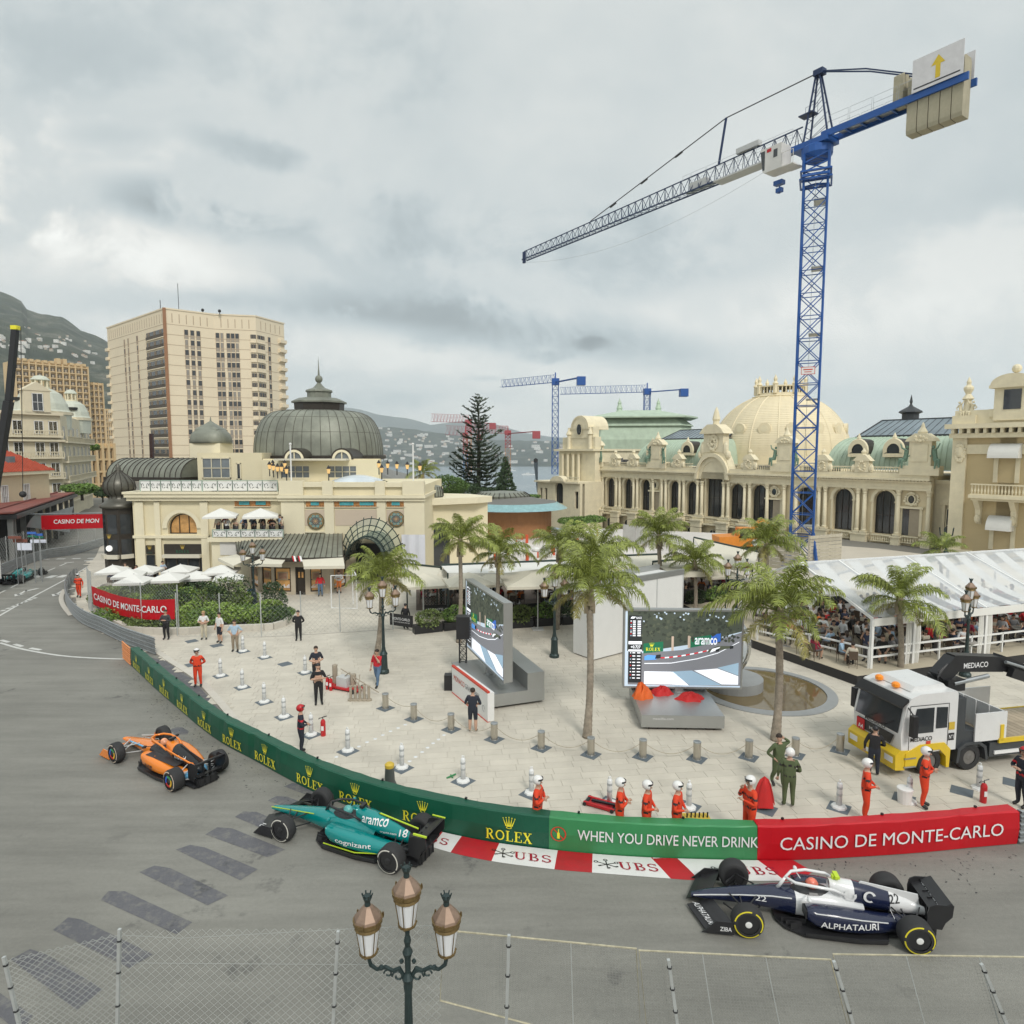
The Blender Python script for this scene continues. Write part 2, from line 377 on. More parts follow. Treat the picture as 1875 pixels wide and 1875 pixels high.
# ---- terrain, sea, road
def tz(x,y):
 if y >= 88 and y < 129 and 2 < x < 70:return -4.5
 if y < 128:return -.03
 k=min(1,(y-128)/170.0)
 side=min(1,max(0,(x+80+(y-128)*.2)/30))
 return -.03 - 78*k*side + (1-side)*max(0,y-300)*.03
g=MB();xs=[-2600,-900,-400,-200,-110] + list(range(-90,130,12)) + [200,420,900,2600];ys=[-160,-40,0,60,84,88,100,128,140,160,190,220,260,300,420,700,1200,1900]
for i in range(len(xs)-1):
 for j in range(len(ys)-1):pass
I=[[g.P((x,y,tz(x,y))) for y in ys] for x in xs]
for i in range(len(xs)-1):
 for j in range(len(ys)-1):g.F((I[i][j],I[i+1][j],I[i+1][j+1],I[i][j+1]))
g.build('ground',mat('earth_and_gravel',(.20,.19,.165),.9,var=.2,scale=.05),kind='structure')
def sheet(name,pts,m,z,kind='structure',**k):
 mb=MB();mb.F([mb.P((p[0],p[1],z)) for p in pts])
 o=mb.build(name,m);tag(o,kind=kind,**k)
 bm=bmesh.new();bm.from_mesh(o.data);bmesh.ops.triangulate(bm,faces=bm.faces[:]);bm.normal_update()
 for f in bm.faces:
  if f.normal.z < 0:f.normal_flip()
 bm.to_mesh(o.data);bm.free();return o
sheet('road',[(-90,-30),(60,-30),(60,30),(-20,40),(-34,88),(-44,126),(-75,126),(-90,60)],M_asph,0)
sea=MB();sea.F([sea.P(p) for p in ((-12000,180,-60),(12000,180,-60),(12000,9700,-60),(-12000,9700,-60))])
M_sea=mat('sea_water',(.125,.185,.225),.22,var=.10,scale=.004,bump=.5,bscale=.25,spec=.5)
sea.build('sea',M_sea,kind='structure')
# ---- catmull path helpers
def smooth_path(pts,step=.25):
 pts=[V(p) for p in pts];out=[]
 for i in range(len(pts)-1):
  p0,p1,p2,p3=pts[max(i-1,0)],pts[i],pts[i+1],pts[min(i+2,len(pts)-1)]
  n=max(1,int((p2-p1).length/step))
  for k in range(n):
   t=k/n;out.append(.5*((2*p1)+(p2-p0)*t+(2*p0-5*p1+4*p2-p3)*t*t+(3*p1-p0-3*p2+p3)*t**3))
 out.append(pts[-1]);return out
class Path:
 def __init__(s,pts):
  s.p=pts;s.s=[0]
  for a,b in zip(pts,pts[1:]):s.s.append(s.s[-1]+(b-a).length)
  s.L=s.s[-1]
 def at(s,d):
  import bisect
  d=max(0,min(s.L,d));i=min(max(bisect.bisect_right(s.s,d)-1,0),len(s.p)-2)
  t=(d-s.s[i])/max(1e-9,s.s[i+1]-s.s[i]);p=s.p[i].lerp(s.p[i+1],t)
  a,b=s.p[max(i-1,0)],s.p[min(i+2,len(s.p)-1)];tt=(b-a).normalized();return p,tt
 def at_px(s,px):
  best=min(range(len(s.p)),key=lambda i:abs(proj(s.p[i])[0]-px));return s.s[best]
def proj(p):
 d=V(p)-V((0,0,CAMH));f=d.y*cos(PITCH)-d.z*sin(PITCH);u=d.y*sin(PITCH)+d.z*cos(PITCH)
 return (937.5+FPX*d.x/f,937.5-FPX*u/f)
base_px=[(234,1214),(240,1219),(284,1261),(325,1297),(371,1336),(413,1365),(464,1392),(520,1423),(569,1448),(640,1477),(719,1502),(805,1523),(898,1542),(1005,1556),(1110,1566),(1220,1572),(1386,1576),(1475,1575),(1588,1569),(1688,1562),(1790,1552),(1862,1546)]
BP=Path(smooth_path([G(*p) for p in base_px]))
# ---- plaza
pl=[G(286,1197),G(304,1210),G(354,1243),G(388,1279),G(415,1311),G(440,1342)]
s0=BP.at_px(470)
k=s0
while k < BP.L:
 p,t=BP.at(k);pl.append(p-V((t.y,-t.x,0))*.45);k+=1.0
pl+=[V((30,17.6,0)),V((75,22,0)),V((75,60,0)),V((47.5,66,0)),V((42,74.5,0)),V((27,85,0)),V((5,87,0)),V((0,100,0)),V((-46,126,0)),G(187,992),G(176,1018),G(158,1040),G(143,1062),G(137,1085),G(141,1108),G(160,1134),G(200,1158),G(245,1178)]
sheet('plaza',pl,M_joint,.018)
def inside(x,y,poly):
 c=False;n=len(poly)
 for i in range(n):
  x1,y1,x2,y2=poly[i][0],poly[i][1],poly[i-1][0],poly[i-1][1]
  if (y1 > y) != (y2 > y) and x < (x2-x1)*(y-y1)/(y2-y1)+x1:c=not c
 return c
plaza=bpy.data.objects['plaza']
RA=radians(7);slabs=[]
for j in range(-10,170):
 for i in range(-75,75):
  a=(i+(.5 if j % 2 else 0)+.13*((j*37) % 5))*1.0;b=14+j*.42
  x=a*cos(RA)-(b-20)*sin(RA);y=a*sin(RA)+(b-20)*cos(RA)+20
  if y > 66 or y < 14 or abs(x) > y*.82+3:continue
  if not inside(x,y,pl):continue
  slabs.append((x,y))
slabs.sort(key=lambda p:p[0]**2+p[1]**2)
slabmesh=[]
for q in range(5):
 r_=random.Random(q);w,h=.5-.006,.21-.005
 m_=MB();m_.box(-w,-h,0,w,h,.017);me_=m_.mesh('paving_slab',M_stone);slabmesh.append(me_)
for n_,(x,y) in enumerate(slabs[:300]):
 put('paving_slab',slabmesh[n_ % 5],plaza,(x,y,.018),(radians(random.uniform(-.25,.25)),radians(random.uniform(-.12,.12)),RA))
rest=MB()
for x,y in slabs[300:]:
 rest.X=Matrix.Translation((x,y,.018)) @ Matrix.Rotation(RA,4,'Z')
 z=.017+random.uniform(-.0015,.0015);w,h=.494,.205
 i=[rest.P(p) for p in ((-w,-h,0),(w,-h,0),(w,h,0),(-w,h,0),(-w,-h,z),(w,-h,z),(w,h,z),(-w,h,z))]
 for q in ((4,5,6,7),(0,1,5,4),(1,2,6,5),(2,3,7,6),(3,0,4,7)):rest.F([i[t] for t in q])
rest.build('paving_slab',M_stone,plaza,kind='stuff')
far=[(x,y) for x,y in ((-42,66.3),(47,66.3),(42,74.5),(27,84.8),(5,86.8),(0,100),(-42,125))]
sheet('paving',far,mat('far_paving',(.56,.505,.42),.8,var=.08,scale=.3),.03)
kp=Path(smooth_path([G(245,1178),G(286,1198),G(304,1211),G(354,1244),G(388,1280),G(415,1312),G(445,1348)]))
kb=None;kroot=plaza
k=0
while k < kp.L-1:
 p,t=kp.at(k);q,t2=kp.at(k+.98);n=V((t.y,-t.x,0));n2=V((t2.y,-t2.x,0))
 m_=MB();m_.prism([(p.x-n.x*.32,p.y-n.y*.32),(p.x,p.y),(q.x,q.y),(q.x-n2.x*.32,q.y-n2.y*.32)],0,.06);m_.build('kerb_stone',mat('kerb_stone',(.60,.56,.49),.7,var=.06,rand=.05),kroot);k+=1.0
st=MB();st.lathe([(.075,0),(.075,.008),(.05,.014)],10);st_me=st.mesh('ground_light',mat('stud_glass',(.75,.76,.76),.2))
studs=[(171,1396-0)] if 0 else []
for x,y in [(597,1396),(616,1386),(657,1367),(672,1359),(687,1353),(701,1346),(715,1339),(729,1333),(742,1327),(750,1394),(761,1386),(773,1377),(783,1369),(793,1361),(803,1354),(813,1346)]:
 put('ground_light',st_me,None,PG(x,y),label='small round white light set flush in the stone paving',cat='ground light',group='row of ground lights in the plaza')
for x,y,w,d in [(469,1303,1.1,.5),(845,1283,1.6,.9),(812,1266,1.6,.5),(1247,1375,1.3,.7),(1260,1262,1.0,.5),(1500,1310,.5,.4)]:
 m_=MB();p=PG(x,y)
 for s in (-1,1):m_.bx((0,s*d/2,.004),(w,.018,.006));m_.bx((s*w/2,0,.004),(.018,d,.006))
 put('access_cover',m_.mesh('access_cover',M_joint),None,p,radians(7),label='thin dark outline of an access cover in the pale paving',cat='access cover',group='access covers in the plaza')
# ---- road paint
def strip(name,pxs,w,m=M_line,z=.004,px=True,dash=None,**tags):
 P_=Path(smooth_path([G(*p) for p in pxs] if px else pxs,.5));mb=MB();k=0
 L_=dash or (P_.L,0)
 while k < P_.L-.05:
  e=min(P_.L,k+L_[0]);n=max(1,int((e-k)/.7));prev=None
  for q in range(n+1):
   p,t=P_.at(k+(e-k)*q/n);nn=V((t.y,-t.x,0))*w/2
   cur=(mb.P((p.x-nn.x,p.y-nn.y,z)),mb.P((p.x+nn.x,p.y+nn.y,z)))
   if prev:mb.F((prev[1],cur[1],cur[0],prev[0]))
   prev=cur
  k=e+L_[1]
 return mb.build(name,m,kind='structure',**tags)
strip('road_line',[(-40,1152),(0,1127),(60,1093),(124,1059)],.16)
strip('road_line',[(133,1054),(150,1044),(171,1031)],.14)
strip('road_line',[(0,1177),(10,1180),(43,1189),(107,1200),(171,1205),(236,1207)],.16)
strip('road_line',[(276,1208),(304,1210)],.18,z=.008)
strip('road_line',[(-30,1102),(6,1083),(60,1057),(115,1034),(124,1030)],.15,dash=(1.6,1.1))
strip('road_line',[(3,1119),(40,1104)],.28,dash=(.35,.3));strip('road_line',[(44,1103),(66,1094)],.28,dash=(.35,.3))
strip('road_line',[(2,1172),(13,1175),(28,1180),(46,1185),(68,1189),(80,1191)],.22,dash=(.9,.75))
strip('road_line',[(75,1024),(180,1022)],.45,dash=(.8,.7));strip('road_line',[(118,1031),(184,1024)],.3,dash=(.8,.9))
for x,y in ((51,1055),(73,1055),(96,1056),(117,1055),(139,1055)):
 p=G(x,y);m_=MB();m_.F([m_.P((p.x+a,p.y+b,.005)) for a,b in ((-.35,-.6),(.3,-.6),(.1,.6),(-.5,.6))]);m_.build('road_marking',M_line,kind='structure')
for x,y in ((45,1083),(112,1083)):
 p=G(x,y);m_=MB();a_=radians(18)
 for poly in ([(-.1,-1.3),(.1,-1.3),(.1,.4),(-.1,.4)],[(-.35,-1.0),(0,-1.9),(.35,-1.0)],[(.1,-.1),(.7,1.0),(.45,1.1),(-.1,.3)]):
  m_.F([m_.P((p.x+u*cos(a_)-v*sin(a_),p.y+u*sin(a_)+v*cos(a_),.005)) for u,v in poly])
 m_.build('road_arrow',M_line,kind='structure')
for q in ([(20,1757),(55,1738),(85,1748),(188,1812),(140,1850)],[(97,1703),(125,1680),(149,1684),(280,1748),(237,1773)],[(184,1648),(199,1632),(228,1632),(352,1689),(323,1711)],
  [(255,1597),(283,1585),(312,1590),(418,1640),(380,1658)],[(322,1556),(348,1547),(375,1552),(472,1592),(440,1612)],[(376,1528),(398,1515),(425,1517),(522,1556),(490,1570)],
  [(430,1496),(446,1486),(470,1487),(545,1518),(520,1534)],[(490,1466),(506,1458),(526,1459),(590,1484),(575,1494)],[(520,1432+8),(535,1434),(552,1436),(610,1462),(600,1470)],[(-40,1830),(-10,1812),(60,1860),(40,1895)]):
 sheet('asphalt_patch',[G(*p) for p in q],M_patch,.006)
sheet('asphalt_patch',[G(*p) for p in ((243,1212),(276,1204),(304,1211),(352,1244),(386,1281),(412,1312),(400,1340),(330,1285))],M_patch,.009)
sheet('asphalt_patch',[G(*p) for p in ((311,1337),(322,1331),(334,1332),(346,1339),(343,1345),(322,1345))],M_patch,.006)
# ---- red and white kerb with printed logos
lo=[(640,1479),(715,1512),(760,1537),(810,1557),(900,1577),(1015,1592),(1084,1598),(1228,1609),(1281,1612),(1437,1613),(1466,1609),(1490,1596)]
KL=Path(smooth_path([G(*p) for p in lo]))
def kpt(d,v,z=.028):   # d metres along the outer edge, v 0 outer .. 1 at the barrier
 p,t=KL.at(d);n=V((-t.y,t.x,0));b=min(((BP.p[i]-p).length,i) for i in range(0,len(BP.p),1))[1]
 bp_=None
 for a_,c_ in ((b-1,b),(b,b+1)):
  if a_ < 0 or c_ >= len(BP.p):continue
  e_=BP.p[c_]-BP.p[a_];k_=max(0,min(1,(p-BP.p[a_]).dot(e_)/e_.length_squared));h_=BP.p[a_]+e_*k_
  if bp_ is None or (h_-p).length < (bp_-p).length:bp_=h_
 w=max(min((bp_-p).length-.04,1.1),.05)
 q=p+(bp_-p).normalized()*w*v;return V((q.x,q.y,z+.012*v))
cuts=[640,712,744,812,888,1015,1084,1228,1283,1437,1490];cols=['r','w','r','w','r','w','r','w','r','w'] ;cols=['r','w','r','w','w','w','w','w','w','w']
segs=[(640,700,0),(700,745,1),(745,790,0),(790,830,1),(830,890,0),(890,1015,1),(1015,1084,0),(1084,1228,1),(1228,1283,0),(1283,1437,1),(1437,1490,0)]
kerb=MB()
for a,b,w_ in segs:
 d0,d1=KL.at_px(a),KL.at_px(b);n=max(2,int((d1-d0)/.3));kerb.mi=w_
 sh=.4 if a > 1200 else 0
 for q in range(n):
  u0,u1=d0+(d1-d0)*q/n,d0+(d1-d0)*(q+1)/n
  i=[kerb.P(kpt(u0,0,.006)),kerb.P(kpt(u1,0,.006)),kerb.P(kpt(u1-sh*.5,.5)),kerb.P(kpt(u0-sh*.5,.5)),kerb.P(kpt(u1-sh,1)),kerb.P(kpt(u0-sh,1))]
  kerb.F((i[0],i[1],i[2],i[3]));kerb.F((i[3],i[2],i[4],i[5]))
kerb_o=kerb.build('kerb',[M_redk,mat('white_kerb_paint',(.72,.71,.69),.5,var=.04,scale=3,dirt=.12)],kind='structure')
lt=MB()
for a in (930,1134,1352,765):
 d=KL.at_px(a);f=lambda u,v,d=d:kpt(d+u+.1-.15*v,.26+v/1.05,.036)
 lt.mi=0;serif_text(lt,'UBS',lambda u,v:f(u-.1,v),.40,.1)
 lt.mi=1;o_=-.42
 for q in range(3):
  an=pi/2+(q-1)*pi/3
  stroke(lt,f,o_-.28*cos(an),.2-.22*sin(an),o_+.28*cos(an),.2+.22*sin(an),.03)
  arcstroke(lt,f,o_+.32*cos(an),.2+.24*sin(an),.05,.05,0,360,.03,8);stroke(lt,f,o_-.26*cos(an),.2-.2*sin(an),o_-.26*cos(an)+.07,.2-.2*sin(an)+.03,.05)
lt.build('lettering',[mat('dark_red_print',(.35,.01,.03),.5),M_black],kerb_o)
R1=random.Random(3);mb=MB()
for _ in range(900):
 d=R1.uniform(0,BP.L);p,tt=BP.at(d);nn=V((tt.y,-tt.x,0));far_=d > BP.at_px(1480);q=p+nn*(.15+abs(R1.gauss(0,.5 if not far_ else .8)))+tt*R1.uniform(-.1,.1)
 if BP.at_px(660) < d < BP.at_px(1480):continue
 a=R1.uniform(0,3);r=R1.uniform(.01,.05);e=R1.uniform(.15,.5);mb.F([mb.P((q.x+r*(cos(a)*cos(t_)-e*sin(a)*sin(t_)),q.y+r*(sin(a)*cos(t_)+e*cos(a)*sin(t_)),.007)) for t_ in (0,1.2,2.3,3.3,4.4,5.4)])
mb.build('rubber_crumbs',mat('rubber_crumb',(.05,.05,.05),.9),kind='stuff',label='dark rubber crumbs swept against the trackside barrier')
# ================================================= BARRIERS
def barrier(name,label,s_a,s_b,m,h=.95,th=.38):
 t=thing(name,label,'barrier');mb=MB();n=max(2,int((s_b-s_a)/.35));rings=[]
 for q in range(n+1):
  p,tt=BP.at(s_a+(s_b-s_a)*q/n);nn=V((tt.y,-tt.x,0));w=.014*sin(q*1.9)+.012*sin(q*.7)+.008*sin(q*3.1)
  prof=[(0,.02),(.02+w,.5),(-.02+w,h-.03),(-.06,h),(-th,h-.01+w*.6),(-th-.02,.02)]
  rings.append([mb.P((p.x+nn.x*a,p.y+nn.y*a,z)) for a,z in prof])
 mb.smooth=False
 for A,B in zip(rings,rings[1:]):
  for j in range(5):mb.F((A[j],B[j],B[j+1],A[j+1]))
 mb.F(rings[0]);mb.F(rings[-1][::-1])
 mb.build('banner',m,t);tm=MB().box(-.03,-.03,0,.03,.03,.05).mesh('tie',M_black);k=s_a+.8
 while k < s_b:p,tt=BP.at(k);nn=V((tt.y,-tt.x,0));put('tie',tm,t,(p.x-nn.x*(th-.03),p.y-nn.y*(th-.03),h),k);k+=2.9
 return t
def bfn(s0,off=.05):
 def f(u,v):
  p,tt=BP.at(s0+u);nn=V((tt.y,-tt.x,0));return V((p.x+nn.x*off,p.y+nn.y*off,v))
 return f
sA,sB,sC,sE=BP.at_px(240),BP.at_px(1006),BP.at_px(1390),BP.L
rb=barrier('banner_barrier','long dark green trackside barrier with yellow crown logos along the curve',sA,sB,M_green)
for px in (252,277,304,337,376,427,489,566,658,781,927):
 mb=MB();s=BP.at_px(px);w=serif_width('ROLEX',.30);f=bfn(s-w/2)
 serif_text(mb,'ROLEX',lambda u,v:f(u,v+.14),.30)
 crown_mark(mb,lambda u,v:f(u+w/2,v+.50),.36,.36);mb.build('lettering',M_yel,rb)
gb=barrier('banner_barrier','mid green barrier with white anti drink driving slogan between dark green and red',sB+.004,sC,M_green2)
mb=MB();f=bfn(sB);a=BP.at_px(1050)-sB;b=BP.at_px(1384)-sB
text_fit(mb,'WHEN YOU DRIVE NEVER DRINK',lambda u,v:f(a+u,.40+v),b-a,.30,bold=.005);mb.build('lettering',M_wht,gb)
mb=MB();c=BP.at_px(1028)-sB;arcstroke(mb,lambda u,v:f(c+u,.52+v),0,0,.2,.2,0,360,.035,20);stroke(mb,lambda u,v:f(c+u,.52+v),-.14,.14,.14,-.14,.03)
mb.build('no_drinking_sign',mat('sign_red',(.6,.05,.02),.5),gb)
mb=MB();mb.F([mb.P(f(c+u,.52+v)) for u,v in ((-.035,-.13),(.035,-.13),(.035,.02),(.012,.06),(.012,.14),(-.012,.14),(-.012,.06),(-.035,.02))]);mb.build('bottle_mark',M_yel,gb)
cb=barrier('banner_barrier','crimson barrier with large white casino lettering at the right',sC+.004,sE,M_redb,.97)
mb=MB();f=bfn(sC,.052);a=BP.at_px(1424)-sC;b=BP.at_px(1836)-sC
text_fit(mb,'CASINO DE MONTE-CARLO',lambda u,v:f(a+u,.33+v),b-a,.36,bold=.0);mb.build('lettering',M_wht,cb)
def guardrail(label,pts,h=.95,beams=3,endm=None,side=1,post=True,col=M_steel):
 t=thing('guard_rail',label,'guard rail');P_=Path(smooth_path(pts,.6))
 bh=h/beams
 for b_ in range(beams):
  mb=MB();n=max(2,int(P_.L/.7));rings=[]
  for q in range(n+1):
   p,tt=P_.at(P_.L*q/n);nn=V((tt.y,-tt.x,0))*side
   z0=.04+b_*bh
   prof=[(0,0),(.05,.1),(.05,.28),(0,.42),(0,.55),(.05,.68),(.05,.86),(0,.96)]
   rings.append([mb.P((p.x+nn.x*a,p.y+nn.y*a,z0+z*bh)) for a,z in prof])
  for A,B in zip(rings,rings[1:]):
   for j in range(7):mb.F((A[j],B[j],B[j+1],A[j+1]) if side > 0 else (A[j+1],B[j+1],B[j],A[j]))
  mb.build('rail_beam',col,t)
 if post:
  k=.1;pm=MB().box(-.05,-.05,0,.05,.05,h-.02).mesh('post',M_steel)
  while k < P_.L:
   p,tt=P_.at(k);nn=V((tt.y,-tt.x,0))*side;put('post',pm,t,(p.x-nn.x*.09,p.y-nn.y*.09,0),atan2(tt.y,tt.x));k+=2.0
 return t,P_
inner=[G(*p) for p in ((140,1060),(128,1070),(121,1085),(122,1104),(132,1125),(154,1144),(188,1159),(226,1178),(256,1189),(286,1200))]
guardrail('curved grey steel guard rail along the inside of the bend below the flower bed',inner,.95,4,side=1)
guardrail('orange painted end of the guard rail where the green banner starts',[G(226,1206),G(231,1211),G(241,1220)],.95,4,side=1,post=False,col=mat('faded_orange_paint',(.72,.27,.09),.5,var=.1))
_,outer=guardrail('grey steel guard rail on the far outer side of the uphill road',[G(-60,1078),G(0,1054),G(43,1036),G(85,1023),G(128,1017),G(155,1010),G(190,999)],.95,4,side=1)
guardrail('grey steel guard rail continuing past the right end of the crimson barrier',[G(1864,1546),V((15.2,17.75,0)),V((18,18.4,0)),V((22,19.5,0))],.97,4,side=1)
strip('kerb_strip',[(118,1080),(112,1095),(116,1110),(130,1128)],.3,mat('kerb_stone',(.6,.56,.49)),z=.05)
# ---- catch fences: posts + woven wire
M_wire=mat('fence_wire',(.48,.49,.47),.45,.5,var=.1)
M_post=mat('pale_zinc_post',(.56,.58,.57),.45,.5,var=.1,scale=5)
def chain(mb,A,B,z0,z1,pitch=.12,r=.004,skew=1.0,zf=None,bottom=None):
 """diamond mesh between two ground points"""
 A,B=V(A),V(B);d=(B-A);L=d.length;d.normalize();H=z1-z0
 def pt(s,z):return V((A.x+d.x*s,A.y+d.y*s,z))
 n=d.cross(V((0,0,1)))
 def wire(s0,za,s1,zb):
  p,q=pt(s0,za),pt(s1,zb);t=(q-p)
  if t.length < .01:return
  t.normalize();w=t.cross(n)*r
  mb.F([mb.P(x) for x in (p-w,p+w,q+w,q-w)]);w=n*r;mb.F([mb.P(x) for x in (p-w,p+w,q+w,q-w)])
 k=-H
 while k < L:
  for sgn in (1,-1):
   s0,s1=(k,k+H) if sgn > 0 else (k+H,k)
   za,zb=z0,z1
   if s0 < 0:za=z0+(0-s0)/(s1-s0)*H;s0_=0
   elif s0 > L:za=z0+(L-s0)/(s1-s0)*H;s0_=L
   else:s0_=s0
   if s1 < 0:zb=z0+(0-s0)/(s1-s0)*H;s1_=0
   elif s1 > L:zb=z0+(L-s0)/(s1-s0)*H;s1_=L
   else:s1_=s1
   wire(s0_,za,s1_,zb)
  k+=pitch
def fence(label,pts,h,z0=0,every=None,pitch=.2,r=.006,toprail=False,cat='fence'):
 t=thing('wire_fence',label,cat);pts=[V((p[0],p[1],0)) for p in pts]
 mb=MB()
 for a,b in zip(pts,pts[1:]):chain(mb,a,b,z0+.02,z0+h,pitch,r)
 mb.build('wire_mesh',M_wire,t,kind='stuff')
 pm=MB().lathe([(.035,0),(.035,h+.05)],8).mesh('post',M_post)
 for p in pts:put('post',pm,t,(p.x,p.y,z0))
 return t
YF=10.4
def FP(x,y,dy=0):return D(x,y,YF+dy)
def postpx(t,x0,y0,x1,y1,w=.07,m=M_post,dy=0,name='post'):
 a,b=FP(x0,y0,dy),FP(x1,y1,dy);e=b+(b-a)*((b.z-.0)/(a.z-b.z))
 mb=MB();mb.tube([a,e],w/2,4);mb.build(name,m,t)
 mb=MB()
 for q in (.12,.45,.8):c=a.lerp(b,q);mb.tube([c+V((0,0,.012)),c-V((0,0,.012))],w*.62,6)
 mb.build('clamp',M_black,t)
ff=thing('catch_fence','near catch fence of tall pale posts and diamond wire at lower left','fence')
for q in ((7,1752,35,1875),(219,1701,215,1875),(619,1705,610,1875)):postpx(ff,*q)
def meshpx(mb,quad,nu,nv,r=.0035,dy=0,diag=True):
 a,b,c,d=[FP(*p,dy) for p in quad]   # tl tr br bl
 def pt(u,v):return a.lerp(b,u).lerp(d.lerp(c,u),v)
 def w(p,q):
  t=(q-p).normalized();s=t.cross(V((0,1,0)))*r;mb.F([mb.P(x) for x in (p-s,p+s,q+s,q-s)])
 if diag:
  for i in range(-nv,nu+1):
   for sg in (1,-1):
    u0,u1=(i,i+nv) if sg > 0 else (i+nv,i);v0,v1=0.,1.
    def clip(u):return (u-u0)/(u1-u0)
    lo,hi=max(0,min(clip(0),clip(nu))),min(1,max(clip(0),clip(nu)))
    if hi-lo < .01:continue
    n_=max(2,int((hi-lo)*nv/2));pr=None
    for k in range(n_+1):
     s=lo+(hi-lo)*k/n_;cur=pt((u0+(u1-u0)*s)/nu,s)+V((random.uniform(-.006,.006),random.uniform(-.008,.008),random.uniform(-.006,.006)))
     if pr is not None:w(pr,cur)
     pr=cur
 else:
  for i in range(nu+1):w(pt(i/nu,0),pt(i/nu,1))
  for j in range(nv+1):w(pt(0,j/nv),pt(1,j/nv))
mb=MB();meshpx(mb,((8,1757),(219,1708),(216,1905),(36,1905)),13,16)
meshpx(mb,((219,1703),(619,1700),(612,1905),(216,1905)),24,14);meshpx(mb,((619,1700),(812,1690),(806,1905),(612,1905)),12,14)
mb.build('wire_mesh',mat('bright_fence_wire',(.62,.64,.62),.4,.4),ff,kind='stuff')
mb=MB()
for a,b in (((219,1712),(330,1718)),((330,1718),(619,1702)),((619,1702),(812,1694)),((219,1763),(619,1766)),((619,1766),(806,1768)),((8,1762),(219,1712))):mb.tube([FP(*a),FP(*b)],.004,4)
mb.build('tension_wire',M_wire,ff)
ff2=thing('catch_fence','near catch fence of framed fine mesh panels at lower right','fence')
M_rust=mat('rusty_frame',(.50,.46,.33),.7,.2,var=.25,scale=9,dirt=.5)
fr=[((812,1703),(1165,1737),(1175,1930),(806,1832)),((1170,1740),(1521,1757),(1580,1990),(1192,1960)),((1525,1747),(1930,1753),(2010,2000),(1585,1990))]
for i,q in enumerate(fr):
 a,b,c,d=[FP(*p,-.1*i) for p in q]
 mb=MB();mb.tube([a,b,c,d],.016,5,closed=True);mb.build('frame',M_rust,ff2)
 for u in (.33,.66):mb=MB();mb.tube([a.lerp(b,u),d.lerp(c,u)],.011,4);mb.build('bar',M_post,ff2)
 mb=MB();meshpx(mb,q,62,40,.0016,-.1*i,False);mb.build('wire_mesh',mat('thin_grey_wire',(.42,.42,.40),.5,.4),ff2,kind='stuff')
for q in ((932,1712,927,1875),(1224,1757,1240,1875),(1527,1760,1562,1875),(1797,1765,1843,1875)):postpx(ff2,*q,dy=-.3)
bed=[G(*p) for p in ((160,1118),(205,1142),(256,1162),(322,1160))]
bf=fence('wire fence standing behind the guard rail in front of the flower bed',[G(160,1118)+V((0,.2,0)),G(166,1128)+V((0,.2,0)),G(256,1158)+V((0,.3,0)),G(325,1163)+V((0,.2,0))],3.0,every=None,pitch=.22,r=.006)
bn=thing('banner','crimson fabric banner with white casino lettering tied to the wire fence','banner')
A=[D(167,1073,42.6),D(215,1090,41.0),D(262,1098,39.6),D(320,1097,39.0)];Bq=[D(171,1107,42.6),D(215,1125,41.0),D(262,1134,39.6),D(320,1134,39.0)]
PA,PB=Path(smooth_path(A,.5)),Path(smooth_path(Bq,.5))
def fbn(u,v):a,b=PA.at(PA.L*u)[0],PB.at(PB.L*u)[0];return b.lerp(a,v)
mb=MB();mb.grid(lambda u,v:fbn(u,v)+V((0,.02*sin(u*40),0)),30,3);mb.build('fabric',M_redb,bn)
mb=MB();text_fit(mb,'CASINO DE MONTE-CARLO',lambda u,v:fbn(.035+u*.90,.36+v)+V((0,-.07,0)),1.0,.34,bold=.014);mb.build('lettering',M_wht,bn)
fence('thin wire fence across the plaza in front of the jewellery pavilion',[PG(325,1164),PG(404,1165),PG(479,1166),PG(552,1160),PG(623,1157),PG(720,1152)],2.6,pitch=.3,r=.0035)
fence('wire fence in front of the terrace between hedge and café',[PG(775,1121),PG(822,1121)],2.1,pitch=.2,r=.006)
strip('kerb_strip',[(325,1166),(404,1167),(480,1167),(560,1163),(720,1153)],.12,mat('kerb_stone',(.6,.56,.49)),z=.05)
ofp=[]
k=0
while k < outer.L:p,tt=outer.at(k);ofp.append(p+V((-.5,.5,0)));k+=4
fence('tall wire catch fence above the far outer guard rail',ofp,3.2,pitch=.4,r=.008)
gf=thing('mesh_gate','white framed mesh gate panel standing in front of the pavilion','gate')
q=[D(606,1054,43.5),D(652,1053,43.2),D(654,1114,43.2),D(607,1113,43.5)]
mb=MB();mb.tube(q,.05,5,closed=True);mb.build('frame',M_white,gf)
mb=MB();mb.tube([q[1],q[1]+V((-.6,1.4,.2)),q[2]+V((-.6,1.4,0))],.04,5);mb.build('frame',M_white,gf)
